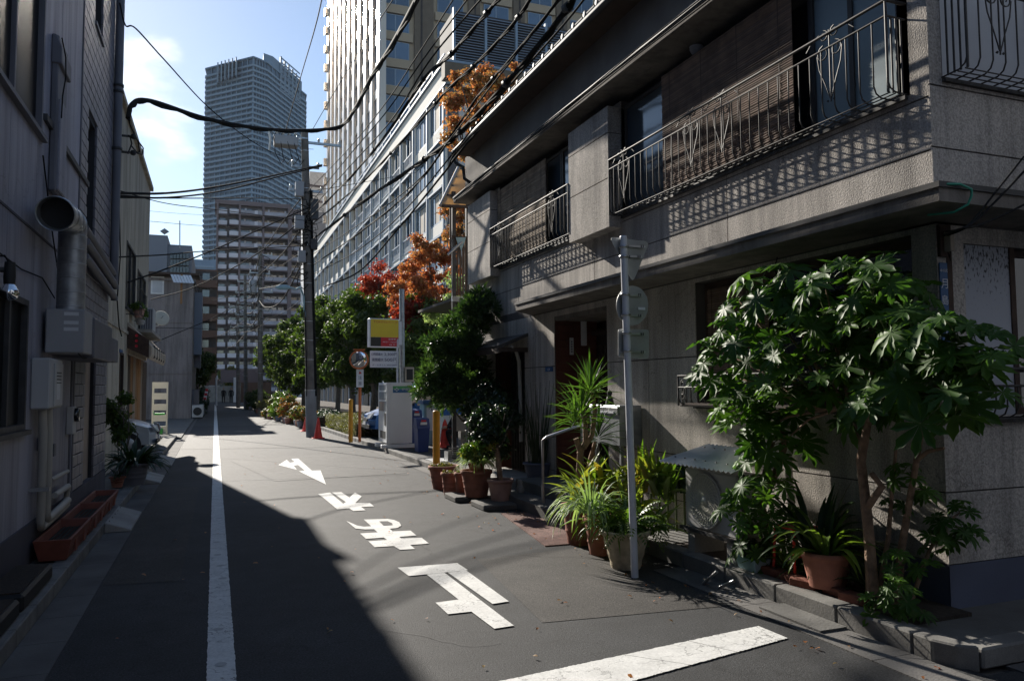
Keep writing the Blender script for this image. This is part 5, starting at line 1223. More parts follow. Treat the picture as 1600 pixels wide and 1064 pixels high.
# --- vending machine
vx0, vx1, vy0, vy1, vz0, vz1 = 4.20, 4.93, 18.95, 19.95, .22, 1.90
c_ = PY(604, 690, vy0); vx0 = c_.x; vx1 = PY(644, 690, vy0).x; vz1 = PY(620, 597.5, vy0).z
vm = thing('vending_machine', 'tall white drinks vending machine seen from its plain side', 'vending machine', (vx0, vy0, .1))
MB().box((vx0+.08, vy0, vz0), (vx1, vy1, vz1)).build('cabinet', 'vend_white', vm, bev=.01)
fr = MB(); fx = vx0
fr.box((fx, vy0+.0, vz0+.02), (fx+.079, vy0+.06, vz1-.0)); fr.box((fx, vy1-.06, vz0+.02), (fx+.079, vy1, vz1))
zr = [vz0+.02, vz0+.78, vz0+1.06, vz0+1.30, vz1-.04]
fr.box((fx, vy0+.06, vz0+.02), (fx+.079, vy1-.06, vz0+.80))
for z in zr[2:]: fr.box((fx-.01, vy0+.06, z-.02), (fx+.079, vy1-.06, z+.02))
door_ = fr.build('door', 'vend_white', vm)
MB().box((fx+.06, vy0+.06, vz0+.80), (fx+.078, vy1-.06, vz1-.06)).build('display_back', 'black', vm)
cm_ = MB().lathe([(.028, 0), (.03, .01), (.03, .10), (.024, .12), (.0, .122)], (0, 0, 0), 8).mesh('can', 'sign_white')
for r_, z in enumerate((vz0+.83, vz0+1.09, vz0+1.33)):
    for k in range(9):
        o = inst('can', cm_, vm, (fx+.035, vy0+.13+.09*k, z)); 
MB().box((fx-.004, vy0+.06, vz0+.80), (fx-.001, vy1-.06, vz1-.06)).build('display_pane', mat('clear_pane', (.5, .55, .58), .1, spec=.8), vm).scale = (1, 1, 1)
MB().box((fx-.008, vy0+.15, vz0+.12), (fx, vy1-.25, vz0+.30)).build('collection_flap', 'black', vm); MB().box((fx-.01, vy0+.08, vz0+.45), (fx, vy0+.25, vz0+.75)).build('coin_panel', 'dark_metal', vm)
# side band: green over blue with emblem and name
bw = vx1-vx0-.08; bx_ = vx0+.08+.13*bw; zt_ = vz1-.09
MB().box((bx_, vy0-.003, zt_-.075), (vx1-.01, vy0-.0005, zt_)).build('green_band', 'logo_green', vm); MB().box((bx_, vy0-.003, zt_-.165), (vx1-.01, vy0-.0005, zt_-.076)).build('blue_band', 'logo_blue', vm)
lx = bx_+.17*bw
for dx, dz in ((0, .032), (0, -.032), (-.04, 0), (.04, 0)): MB().prism([(lx+dx, vy0-.006, zt_-.085+dz+.018), (lx+dx-.024, vy0-.006, zt_-.085+dz), (lx+dx, vy0-.006, zt_-.085+dz-.018), (lx+dx+.024, vy0-.006, zt_-.085+dz)], (0, .002, 0)).build('emblem', 'sign_white', vm)
text('伊藤園', .062, 'sign_white', vm, (lx+.26, vy0-.004, zt_-.082), (1, 0, 0), (0, 0, 1), width=.27)
for y in (vy0+.05, vy1-.2): MB().box((vx0-.12, y-.04, .105), (vx1+.15, y+.08, .20)).build('concrete_foot', 'vend_white', vm, bev=.01)
# --- posts
def post(name, lab, cat, u, v, vtop, r, m, z=.1):
    p = G(u, v, z); t = thing(name, lab, cat, (p.x, p.y, z)); zt = PY(u, vtop, p.y).z
    MB().tube([(p.x, p.y, z), (p.x, p.y, zt-.01)], r, 14).build('post', m, t); MB().lathe([(r, -.012), (r*.8, .006), (0, .012)], (p.x, p.y, zt), 14).build('cap', m, t); return p, zt
post('bollard', 'far orange-yellow steel post at the corner of the car park by the mirror', 'bollard', 548, 691, 624, .058, 'yellow_post')
post('bollard', 'near orange-yellow steel post behind the row of terracotta pots', 'bollard', 682, 730, 642, .068, 'yellow_post')
# --- convex mirror
p = G(562, 690, .1); mr_ = thing('traffic_mirror', 'round convex traffic mirror on an orange pole with a caution plate', 'traffic mirror', (p.x, p.y, .1))
c = PY(561, 562, p.y-.1); rm_ = 14.5*p.y*1.04/FPX
MB().tube([(p.x, p.y, .1), (p.x, p.y, c.z)], .042, 12).build('pole', 'orange_post', mr_)
ax = Vector((-.32, -1, -.08)).normalized()
MB().lathe([(0, .045), (rm_*.3, .04), (rm_*.6, .026), (rm_*.85, .008), (rm_*.93, 0)], c, 28, axis=ax).build('mirror_face', 'mirror', mr_)
MB().lathe([(rm_*.92, .01), (rm_*.97, .02), (rm_, .0), (rm_*.97, -.05), (rm_*.5, -.07), (0, -.075)], c, 28, axis=ax).build('rim', 'orange_post', mr_)
MB().obox((c.x, c.y-.02, c.z+rm_+.01), (rm_*1.1, .16, .02)).build('visor', 'orange_post', mr_)
a, b = PY(557, 577, p.y-.06), PY(568, 605, p.y-.06); MB().box((a.x, a.y, b.z), (b.x, a.y+.015, a.z)).build('caution_plate', 'sign_white', mr_)
pl = mr_.children[-1]; mxp = (a.x+b.x)/2; hh = a.z-b.z
MB().lathe([(0, 0), (.052, .004)], (mxp, a.y-.002, a.z-hh*.2), 3, axis=(0, -1, 0)).build('red_mark', 'ink_red', pl)
for k, ch in enumerate('注意'): text(ch, hh*.20, 'ink_blue', pl, (mxp, a.y-.002, a.z-hh*(.46+.33*k)), (1, 0, 0), (0, 0, 1))
# --- parking sign
SY = 22.6; p = PY(629, 640, SY); ps_ = thing('parking_sign', 'yellow parking sign box over a white price board on a grey pole', 'sign', (p.x, SY, .1))
zt = PY(627, 452, SY).z
MB().tube([(p.x, SY, .1), (p.x-.03, SY, zt)], .075, 12).build('pole', 'galv', ps_); MB().tube([(p.x-.16, SY-.05, .1), (p.x-.17, SY-.05, PY(620, 530, SY).z)], .03, 8).build('thin_pole', 'pole_white', ps_)
def slanted(u0, v0, u1, v1, y0, y1, th):      # box facing the camera side, left edge at depth y0, right edge at y1
    A, B = PY(u0, v0, y0), PY(u1, v0, y1); z1_ = A.z; z0_ = PY(u0, v1, y0).z; return A, B, z0_, z1_
A, B, z0_, z1_ = slanted(578, 497, 624, 542, SY-.2, SY-.05, .2)
def facebox(name, m, parent, A, B, z0, z1, d0, d1, bev=0):
    r_ = (Vector((B.x, B.y, 0))-Vector((A.x, A.y, 0))); n_ = Vector((-r_.y, r_.x, 0)).normalized()
    return MB().prism([Vector((A.x, A.y, z0))+n_*d0, Vector((B.x, B.y, z0))+n_*d0, Vector((B.x, B.y, z0))+n_*d1, Vector((A.x, A.y, z0))+n_*d1], (0, 0, z1-z0)).build(name, m, parent, bev=bev)
facebox('casing', 'sign_white', ps_, A, B, z0_, z1_, .004, .22, .01)
rv = (B-A); rv.z = 0; rl = rv.length; rd = rv.normalized(); nn = Vector((rd.y, -rd.x, 0))
def sub(f0, f1): return A+rv*f0, A+rv*f1
hz = z1_-z0_
P0, P1 = sub(.03, .97); facebox('yellow_face', 'sign_yellow', ps_, P0, P1, z0_+hz*.35, z1_-hz*.03, -.004, .003)
P0, P1 = sub(.03, .37); facebox('black_face', 'sign_black', ps_, P0, P1, z0_+hz*.03, z0_+hz*.345, -.004, .003)
P0, P1 = sub(.372, .97); facebox('red_face', 'sign_red', ps_, P0, P1, z0_+hz*.03, z0_+hz*.345, -.004, .003)
def onface(f, g_, off=.006): q = A+rv*f+nn*off; return (q.x, q.y, z0_+hz*g_)
text('TOHTOパーク', hz*.085, 'ink_red', ps_, onface(.53, .88), rd, (0, 0, 1), width=rl*.82)
text('駐車場', hz*.065, 'sign_white', ps_, onface(.75, .285), rd, (0, 0, 1), width=rl*.24); text('30分〜1000円', hz*.05, 'sign_white', ps_, onface(.68, .185), rd, (0, 0, 1), width=rl*.5); text('以下', hz*.055, 'sign_white', ps_, onface(.76, .09), rd, (0, 0, 1), width=rl*.2)
A, B, z0_, z1_ = slanted(579, 548, 623, 574, SY-.2, SY-.05, .06); hz = z1_-z0_; rv = (B-A); rv.z = 0; rl = rv.length
facebox('price_board', 'sign_white', ps_, A, B, z0_, z1_, .004, .05)
text('12時間最大', hz*.17, 'ink_blue', ps_, onface(.23, .80), rd, (0, 0, 1), width=rl*.40); text('2,300円', hz*.2, 'ink_blue', ps_, onface(.72, .80), rd, (0, 0, 1), width=rl*.48)
text('夜間最大', hz*.20, 'ink_blue', ps_, onface(.25, .47), rd, (0, 0, 1), width=rl*.40); text('500円', hz*.22, 'ink_blue', ps_, onface(.72, .47), rd, (0, 0, 1), width=rl*.46)
text('オールタイム 30分/200円', hz*.10, 'ink_blue', ps_, onface(.5, .15), rd, (0, 0, 1), width=rl*.88)
q = PY(632, 585, SY-.2); MB().box((p.x+.05, SY-.12, q.z-.22), (p.x+.32, SY+.02, q.z+.22)).build('meter_case', 'canopy_beige', ps_); MB().box((p.x+.09, SY-.13, q.z-.16), (p.x+.28, SY-.12, q.z+.16)).build('meter_window', 'black', ps_)
MB().box((p.x+.0-.13, SY-.07, PY(622, 500, SY).z-.75), (p.x-.02, SY-.03, PY(622, 500, SY).z-.05)).build('small_plate', 'sign_white', ps_)
# --- blue car parked across, nose to the street
q = G(572, 692, .1)
car('dark blue parked car behind the white vending machine', 3.7, 1.62, 1.62, 'car_blue', (PY(571, 680, 23.2).x, 23.3, .10), PI/2, hood=.24)
# teal van behind
tv = thing('teal_van', 'teal and white small van parked at the back of the car park', 'van', (6.9, 24.4, .1))
a = PY(645, 600, 25.0); b = PY(690, 600, 25.0)
MB().box((a.x, 25.0, .35), (b.x+1.5, 26.5, a.z)).build('body', 'van_teal', tv, bev=.05)
MB().box((a.x+.3, 24.98, a.z-.9), (a.x+.95, 24.999, a.z-.3)).build('white_panel', 'sign_white', tv)
for xx in (a.x+.5, b.x+.9): MB().lathe([(.3, -.1), (.32, -.08), (.32, .08), (.3, .1)], (xx, 25.05, .42), 18, axis=(0, 1, 0)).build('wheel', 'rubber', tv)
# white kiosk / pay machine beside the post
pk = thing('pay_machine', 'pale blue and white car-park pay booth left of the seated person', 'pay machine', (5.2, 18.9, .1))
a, b = PY(663, 628, 19.6), PY(684, 628, 19.6)
MB().box((a.x, 19.6, .1), (b.x, 20.1, a.z-.05)).build('cabinet', 'cloth_blue', pk, bev=.01); MB().box((a.x-.06, 19.5, a.z-.05), (b.x+.3, 20.2, a.z+.04)).build('roof', 'sign_blue', pk, bev=.01); MB().box((a.x+.06, 19.59, a.z-.75), (b.x-.05, 19.6, a.z-.15)).build('front_plate', 'sign_white', pk)
a, b = PY(686, 650, 20), PY(706, 650, 20); wb = MB().box((a.x, 20.3, .1), (b.x+.2, 20.34, a.z)).build('board', 'sign_white', org=(a.x, 20.3, .1)); tag(wb, 'white notice board standing behind the red umbrella stand', 'board')
# blue bins
for i, (u0, u1, vt, vb, lab) in enumerate(((652, 671, 653, 706, 'nearer tall dark blue recycling bin beside the vending machine'), (650, 664, 640, 700, 'dark blue recycling bin behind the nearer one'))):
    q = G((u0+u1)/2, vb, .1); t = thing('recycling_bin', lab, 'bin', (q.x, q.y, .1), 'blue recycling bins'); a, b = PY(u0, vt, q.y), PY(u1, vt, q.y); x0, x1 = a.x, b.x
    if i: x0 -= 0.05; q.y += .3
    MB()._a([(x0+.03, q.y, .1), (x1-.03, q.y, .1), (x1-.03, q.y+.35, .1), (x0+.03, q.y+.35, .1), (x0, q.y-.03, a.z-.25), (x1, q.y-.03, a.z-.25), (x1, q.y+.38, a.z-.25), (x0, q.y+.38, a.z-.25)], [(0, 3, 2, 1), (0, 1, 5, 4), (1, 2, 6, 5), (2, 3, 7, 6), (3, 0, 4, 7), (4, 5, 6, 7)]).build('body', 'bin_blue', t)
    MB().prism([(x0-.01, q.y-.04, a.z-.25), (x0-.01, q.y+.39, a.z-.25), (x0-.01, q.y+.30, a.z), (x0-.01, q.y+.05, a.z-.02)], (x1-x0+.02, 0, 0)).build('lid', 'bin_blue', t, bev=.01)
    MB().box((x0+.07, q.y-.045, a.z-.16), (x1-.07, q.y-.02, a.z-.10)).build('label_plate', 'sign_white', t); MB().box((x0+.09, q.y-.050, a.z-.09), (x1-.09, q.y-.015, a.z-.05)).build('red_stripe', 'sign_red', t)
# red folded parasol
q = G(697, 700, .1); rp = thing('folded_parasol', 'red folded parasol leaning behind the near orange-yellow post', 'parasol', (q.x, q.y, .1))
zt = PY(697, 655, q.y).z
MB().lathe([(.16, 0), (.12, .1), (.10, .35), (.05, zt-.2), (0, zt-.1)], (q.x-.03, q.y, .12), 9).build('cloth', 'cone_red', rp); MB().lathe([(.10, 0), (.07, .3), (.02, zt-.3)], (q.x+.12, q.y+.05, .12), 7).build('cloth', 'cone_red', rp); MB().tube([(q.x-.03, q.y, .1), (q.x-.03, q.y, zt)], .015, 6).build('pole', 'steel', rp)
# person crouching in black
def skin_body(name, joints, edges, m, parent, sub=2):
    me = bpy.data.meshes.new(name); L0 = Vector(WL[parent.name]); me.from_pydata([tuple(Vector(j[0])-L0) for j in joints], edges, []); ob = bpy.data.objects.new(name, me); COL.objects.link(ob)
    md = ob.modifiers.new('s', 'SKIN'); md.use_smooth_shade = True
    for i, j in enumerate(joints): me.skin_vertices[0].data[i].radius = (j[1], j[1]*(j[2] if len(j) > 2 else 1)); me.skin_vertices[0].data[i].use_root = (i == 0)
    sb = ob.modifiers.new('u', 'SUBSURF'); sb.levels = sub; sb.render_levels = sub; bpy.context.view_layer.update()
    dg = bpy.context.evaluated_depsgraph_get(); nm = bpy.data.meshes.new_from_object(ob.evaluated_get(dg)); bpy.data.objects.remove(ob)
    nm.materials.clear(); nm.materials.append(MT[m]); o = bpy.data.objects.new(name, nm); COL.objects.link(o); o.parent = parent; WL[o.name] = tuple(L0); return o
q = G(712, 700, .1); PXo, PYo = q.x, q.y
pe = thing('person', 'person in black clothes crouching in the car park, facing the street, hands together', 'person', (PXo, PYo, .1))
def pp(x, y, z): return (PXo+x, PYo+y, .1+z)
J = [(pp(.10, .05, .36), .14), (pp(.08, .03, .52), .14), (pp(.02, 0, .72), .155), (pp(-.01, 0, .84), .07), (pp(-.03, -.02, .90), .05),
     (pp(.02, .17, .78), .065), (pp(-.10, .20, .56), .05), (pp(-.24, .06, .52), .036), (pp(.02, -.17, .78), .065), (pp(-.10, -.20, .56), .05), (pp(-.24, -.04, .52), .036),
     (pp(.05, .12, .34), .10), (pp(-.26, .15, .44), .07), (pp(-.14, .15, .06), .05), (pp(-.27, .15, .035), .042), (pp(.05, -.10, .34), .10), (pp(-.26, -.12, .44), .07), (pp(-.14, -.12, .06), .05), (pp(-.27, -.12, .035), .042)]
skin_body('body', J, [(0, 1), (1, 2), (2, 3), (3, 4), (2, 5), (5, 6), (6, 7), (2, 8), (8, 9), (9, 10), (0, 11), (11, 12), (12, 13), (13, 14), (0, 15), (15, 16), (16, 17), (17, 18)], 'cloth_black', pe)
hd = MB().lathe([(0, -.115), (.05, -.10), (.072, -.05), (.085, .0), (.083, .05), (.06, .10), (0, .118)], pp(-.06, -.02, 1.0), 16); hd.lathe([(0, -.02), (.018, -.01), (.014, .02), (0, .035)], pp(-.15, -.03, .985), 6)
hd.build('head', 'skin', pe); MB().lathe([(.09, -.03), (.094, .03), (.07, .10), (0, .13)], pp(-.045, -.015, 1.01), 16).build('hair', 'hair', pe)
for s in (-.05, .04):
    h_ = MB().lathe([(0, -.05), (.03, -.03), (.036, .01), (.02, .04), (0, .05)], pp(-.27, s, .52), 8, axis=(-1, .2*s, -.3))
    for k in range(4): h_.tube([pp(-.29, s-.024+.016*k, .51), pp(-.335, s-.02+.014*k, .50), pp(-.35, s-.016+.012*k, .475)], .008, 5)
    h_.tube([pp(-.27, s+.02, .53), pp(-.30, s+.035, .54), pp(-.32, s+.03, .53)], .009, 5); h_.build('hand', 'skin', pe)
# concrete board on a block pillar, brick pillar
bp = thing('board_pillar', 'pale concrete board leaning on a block pillar at the edge of the car park', 'pillar', (5.2, 16.2, .1))
a, b = PY(713, 648, 16.3), PY(736, 673, 16.3); MB().box((a.x, 16.3, b.z), (b.x+.05, 16.38, a.z)).build('board', 'concrete', bp); a, b = PY(720, 673, 16.4), PY(737, 706, 16.4)
for k in range(3): MB().box((a.x, 16.4, .1+(b.z*0+a.z-.1)*k/3+.006), (b.x+.1, 16.6, .1+(a.z-.1)*(k+1)/3)).build('block', 'concrete', bp, bev=.006)
pb_ = thing('brick_pillar', 'small pale brick pillar half hidden behind the conifer', 'pillar', (5.0, 14.9, .1))
a, b = PY(735, 622, 14.9), PY(752, 622, 14.9); bmk = MB().box((0, 0, 0), (.125, .06, .05)).mesh('brick', 'brick_red', bev=.004)
MB().box((a.x+.006, 14.906, .1), (b.x-.006, 15.12, a.z)).build('mortar_core', 'concrete', pb_)
z = .1; r_ = 0
while z < a.z-.05:
    x = a.x-(.06 if r_ % 2 else 0)
    while x < b.x-.02:
        x0 = max(x, a.x); x1 = min(x+.125, b.x); inst('brick', bmk, pb_, (x0, 14.895, z), scale=((x1-x0-.01)/.125, 1, 1)); x += .135
    z += .06; r_ += 1
# crate by the pots
cr_ = thing('plastic_crate', 'dark grey plastic crate standing between the post and the seated person', 'crate', (4.4, 15.3, .1))
a, b = PY(700, 706, 15.2), PY(719, 706, 15.2); 
for x in (a.x, b.x-.02): MB().box((x, 15.2, .1), (x+.02, 15.5, a.z)).build('side', 'steel', cr_)
for k in range(6): MB().box((a.x+.02, 15.2, .13+.045*k), (b.x-.02, 15.215, .15+.045*k)).build('bar', 'steel', cr_)
MB().box((a.x, 15.48, .1), (b.x, 15.5, a.z)).build('side', 'steel', cr_)

# ============================================================ UTILITY POLES, CONES
def upole(lab, base, top, r0, r1, wrap=None):
    t = thing('utility_pole', lab, 'utility pole', base, 'utility poles along the street'); B, T = Vector(base), Vector(top)
    n = 14; pts = [B.lerp(T, k/n) for k in range(n+1)]; MB().tube(pts, [r0+(r1-r0)*k/n for k in range(n+1)], 18).build('shaft', 'pole_concrete', t)
    if wrap: MB().tube([B+(T-B)*0.001, B.lerp(T, wrap)], r0+.012, 18).build('wrap', 'pole_wrap', t); MB().tube([B.lerp(T, wrap), B.lerp(T, wrap)+Vector((0, 0, .04))], r0+.018, 18).build('band', 'steel', t)
    for f in [k/16 for k in range(4, 16)]:
        q = B.lerp(T, f); MB().tube([q, q+Vector((0, 0, .02))], r0+(r1-r0)*f+.006, 14).build('band', 'steel', t)
        s = 1 if int(f*16) % 2 else -1; MB().tube([q+Vector((s*.1, 0, .1)), q+Vector((s*.28, -.02, .1))], .008, 5).build('step_bolt', 'steel', t)
    return t
UB = G(487, 683); UB.z = 0.0; UT = PY(476, 208, UB.y); print('pole', UB, UT)
up = upole('nearest concrete utility pole with street lamp, transformer and grey-wrapped foot', tuple(UB), tuple(UT), .17, .12, wrap=.15)
def upt(v): f = (683-v)/(683-208); return UB.lerp(UT, f)
def arm(t, c, w, ins=3, r=.035, dirv=(1, 0, 0), m='galv'):
    d = Vector(dirv).normalized(); c = Vector(c); MB().obox(c, (w, .07, .08), Matrix(((d.x, -d.y, 0), (d.y, d.x, 0), (0, 0, 1)))).build('crossarm', m, t)
    for k in range(ins):
        q = c+d*(w*(k/(max(1, ins-1))-.5)*.92); MB().lathe([(.02, 0), (.05, .04), (.035, .06), (.05, .09), (.03, .13), (0, .14)], q+Vector((0, -.02, .04)), 10).build('insulator', 'insulator', t)
arm(up, upt(223)+Vector((.45, 0, 0)), 1.5, 3); arm(up, upt(262), .9, 3); arm(up, upt(300), 1.1, 2)
# switch box with leads on the left of the head
q = upt(226)+Vector((-.62, -.1, 0)); MB().box((q.x-.38, q.y-.22, q.z-.18), (q.x+.38, q.y+.22, q.z+.14)).build('switch_box', 'transformer', up, bev=.03)
MB().box((q.x-.4, q.y-.04, q.z+.14), (q.x+.7, q.y+.04, q.z+.19)).build('hanger', 'galv', up)
for k in range(4):
    x = q.x-.3+.2*k; MB().lathe([(.03, -.05), (.055, -.02), (.03, 0), (.055, .03), (.03, .05), (.045, .09)], (x, q.y-.1, q.z+.24), 9).build('bushing', 'insulator', up)
    MB().tube([(x, q.y-.1, q.z+.3), (x-.1, q.y-.2, q.z+.05), (x-.05+.05*k, q.y-.25, q.z-.5-.15*(k % 2)), (x+.15, q.y-.1, q.z-.8), (x+.3, q.y, q.z-.55)], .012, 5).build('lead', 'cable', up)
MB().tube([(q.x-.55, q.y, q.z+.35), (q.x-.5, q.y-.05, q.z), (q.x-.52, q.y, q.z-.35)], .03, 6).build('fuse', 'insulator', up)
# cable boxes, coils in the knot of wires
for k, (v, dx, w_, h_) in enumerate(((300, -.22, .28, .5), (330, .24, .26, .7), (352, -.25, .3, .45), (385, .2, .22, .35), (405, -.2, .24, .4))):
    q = upt(v)+Vector((dx, -.14, 0)); MB().box((q.x-w_/2, q.y-.1, q.z-h_/2), (q.x+w_/2, q.y+.1, q.z+h_/2)).build('cable_box', 'dark_metal' if k % 2 else 'transformer', up, bev=.02)
random.seed(12)
for k in range(26):
    q = upt(random.uniform(290, 430)); x = random.uniform(-.2, .2); w_ = random.uniform(.15, .55); d_ = random.uniform(.15, .6); s = random.choice((-1, 1))
    MB().tube([q+Vector((x, -.15, 0)), q+Vector((s*w_, -.2, -d_*.3)), q+Vector((s*w_*1.1, -.22, -d_)), q+Vector((s*w_*.4, -.18, -d_*1.3)), q+Vector((0, -.14, -d_*.9))], random.choice((.008, .012, .017)), 5).build('lead', 'cable', up)
# riser cables up the pole
for dx in (-.14, .13, .17): MB().tube([upt(v)+Vector((dx, -.11, 0)) for v in (620, 560, 480, 420, 350, 300)], .02, 6).build('riser_pipe', 'cable', up)
# street light on the pole
q = upt(462); L1, L2, L3 = PY(462, 452, UB.y-.6), PY(452, 449, UB.y-.9), PY(431, 449, UB.y-1.2)
MB().tube([q+Vector((-.02, -.05, -1.0)), q+Vector((-.14, -.1, -.5)), q+Vector((-.16, -.12, -.1)), q+Vector((-.3, -.3, .18)), L1, L2], .03, 8).build('lamp_arm', 'cloth_blue', up)
MB().tube([L2, L2.lerp(L3, .25), L2.lerp(L3, .7), L3], [.05, .085, .08, .03], 10).build('lamp_head', 'cloth_blue', up)
for i, (u, v, vt, lab) in enumerate(((478, 674, 651, 'red traffic cone on the far side of the utility pole'), (497, 685, 653, 'red traffic cone on the near side of the utility pole'))):
    q = G(u, v); h_ = PY(u, vt, q.y).z; t = thing('traffic_cone', lab, 'traffic cone', (q.x, q.y, 0), 'traffic cones at the utility pole')
    MB().box((q.x-.19, q.y-.19, .0), (q.x+.19, q.y+.19, .03)).build('base', 'cone_red', t, bev=.006); MB().lathe([(.14, 0), (.03, h_-.05), (.02, h_-.03)], (q.x, q.y, .03), 18).build('cone', 'cone_red', t)
fp = []
for i, (u, v, vt, ut, lab) in enumerate(((407, 650, 385, 406, 'second utility pole, beside the potted shrubs'), (384, 640, 430, 383, 'third utility pole far along the right kerb'), (372, 637, 470, 371, 'slim fourth utility pole near the junction'), (338, 634, 590, 338, 'white post at the far junction'))):
    q = G(u, v); T = PY(ut, vt, q.y)
    if i == 3: t = thing('white_post', lab, 'post', tuple(q)); MB().tube([q, T], .09, 8).build('post', 'pale_pillar', t); continue
    t = upole(lab, tuple(q), tuple(T), .16, .11); fp.append((q, T, t))
    for k in range(4+i):
        c = q.lerp(T, .62+.33*k/(3+i)); arm(t, c, 1.2+.3*(k % 2), 3, dirv=(1, .2, 0))
    if i == 0:
        c = q.lerp(T, .75); MB().lathe([(.2, 0), (.22, .05), (.22, .7), (.2, .75), (0, .78)], c+Vector((-.4, 0, -.3)), 14).build('transformer', 'transformer', t)
    random.seed(i)
    for k in range(16):
        c = q.lerp(T, random.uniform(.55, .97)); s = random.choice((-1, 1)); w_ = random.uniform(.3, .9)
        MB().tube([c, c+Vector((s*w_, -.2, -.3)), c+Vector((s*w_*.7, -.2, -.9)), c+Vector((0, -.15, -.8))], random.choice((.012, .02)), 4).build('lead', 'cable', t)

# ============================================================ HEDGES, POTTED SHRUBS, TREES
def hedge(lab, x0, x1, y0, y1, z0, z1, m, n, size, per=5000):
    t = thing('hedge', lab, 'hedge', ((x0+x1)/2, y0, z0)); MB().box((x0+.12, y0+.12, z0), (x1-.12, y1-.12, z1-.15)).build('core', 'wood_dark', t)
    P = np.random.rand(per, 3)*np.array([x1-x0, y1-y0, z1-z0])+np.array([x0, y0, z0]); d = np.minimum.reduce([P[:, 0]-x0, x1-P[:, 0], P[:, 1]-y0, y1-P[:, 1], z1-P[:, 2]]); P = P[d < .16+.05*np.random.rand(per)]
    P[:, 2] += .06*np.sin(P[:, 1]*3.1)+.04*np.sin(P[:, 0]*7); P = P[(P[:, 2] > z0)]
    V, F = leaf_arrays(P, np.tile([-.2, -.2, .9], (len(P), 1)), size, .5, jitter=.9); o = bpy.data.objects.new('foliage', tri_mesh('foliage', V, F, m, WL[t.name])); COL.objects.link(o); o.parent = t
hedge('low clipped olive-yellow hedge beside the utility pole and cones', 4.0, 5.0, 24.0, 30.5, .12, .62, 'leaf_hedge', 1, .05, 26000)
hedge('dark low hedge strip farther along the kerb', 3.7, 4.8, 31.5, 36, .1, .62, 'leaf_dark', 1, .07, 9000)
random.seed(5)
lab_ = ['bushy mixed shrub in pots just beyond the utility pole', 'reddish flowering potted shrub by the second pole', 'light green shrub in the row beside the road', 'round grey-green shrub in the kerb row', 'small yellowish shrub in the kerb row', 'dark low shrub at the far end of the kerb row', 'last small shrub before the junction']
for k, (x, y, h_) in enumerate(((3.55, 33.5, .7), (3.35, 37, 1.0), (3.15, 40.0, 1.15), (2.95, 43, 1.0), (3.0, 48, 1.1), (2.9, 54, 1.3), (2.8, 62, 1.3))):
    tb_ = bush('potted_shrub', lab_[k], (x, y, h_*.62), (.55, 1.2, h_*.55), 14, 4000, .10 if k < 4 else .14, ['leaf_mixed', 'leaf_mixed', 'leaf_grass', 'leaf_mixed', 'leaf_hedge', 'leaf_tree', 'leaf_tree'][k], group='potted shrubs along the right kerb', stems=4, rr=(.18, .38))
    for j in range(3):
        MB().lathe([(.12, 0), (.16, .24), (.13, .25), (0, .22)], (x-.25, y-.8+.7*j, .02), 10).build('pot', 'terracotta' if (k+j) % 2 else 'pipe_grey', tb_)
def tree(name, lab, base, h, trunk_r, cc, rad, n, per, size, m, group=None, rr=(.5, .9), limbs=7, cat='tree', bark='bark', aspect=.5, shell=.2, jitter=1.0):
    t = thing(name, lab, cat, base, group); B = Vector(base); cc = Vector(cc)
    tp = [B, B.lerp(cc, .35)+Vector((random.uniform(-.1, .1), random.uniform(-.1, .1), 0)), B.lerp(cc, .7)+Vector((random.uniform(-.15, .15), random.uniform(-.15, .15), 0)), cc+Vector((0, 0, rad[2]*.5))]
    MB().tube(tp, [trunk_r*1.2, trunk_r, trunk_r*.7, trunk_r*.2], 10).build('trunk', bark, t)
    lb = MB()
    for k in range(limbs):
        a = 2*PI*k/limbs+random.uniform(-.4, .4); s = tp[1].lerp(tp[2], random.random()) if k % 2 else tp[2]; e = cc+Vector((math.cos(a)*rad[0]*.75, math.sin(a)*rad[1]*.75, random.uniform(-.3, .7)*rad[2]))
        mid = s.lerp(e, .5)+Vector((0, 0, -.1*rad[2])); lb.tube([s, mid, e], [trunk_r*.5, trunk_r*.3, trunk_r*.08], 6)
        for q in range(2):
            e2 = mid.lerp(e, .3+.5*q)+Vector((random.uniform(-.3, .3)*rad[0], random.uniform(-.3, .3)*rad[1], random.uniform(0, .35)*rad[2])); lb.tube([mid.lerp(e, .2+.4*q), e2], [trunk_r*.18, trunk_r*.05], 5)
    lb.build('limbs', bark, t)
    crown('crown', clumps(cc, rad, n, *rr), per, size, m, t, aspect=aspect, shell=shell, jitter=jitter); return t
np.random.seed(3); random.seed(9)
gl = ['nearest glossy evergreen tree behind the parking sign', 'glossy evergreen tree just right of the utility pole', 'evergreen tree directly behind the utility pole', 'evergreen tree left of the utility pole', 'fifth evergreen tree down the kerb row', 'sixth evergreen tree down the kerb row', 'low far evergreen tree near the junction', 'farthest evergreen tree of the kerb row']
for k, (x, y, zc, rx, ry, rz) in enumerate(((7.0, 27.5, 3.0, 1.5, 2.0, 1.9), (6.0, 31.5, 3.5, 1.6, 2.3, 2.1), (6.0, 36, 4.0, 1.9, 2.5, 2.5), (6.0, 41, 4.1, 2.0, 2.7, 2.5), (5.7, 47, 4.0, 1.9, 3.0, 2.5), (5.6, 54, 4.0, 1.9, 3.2, 2.5), (5.4, 62, 4.1, 1.8, 3.5, 2.6), (5.3, 72, 4.2, 1.8, 4, 2.8))):
    tree('evergreen_tree', gl[k], (x, y, .12), zc+rz, .12, (x, y, zc), (rx, ry, rz), 60, 24000 if k < 4 else 11000, .15 if k < 4 else .22, 'leaf_tree', 'evergreen trees along the car park', rr=(.28, .62))
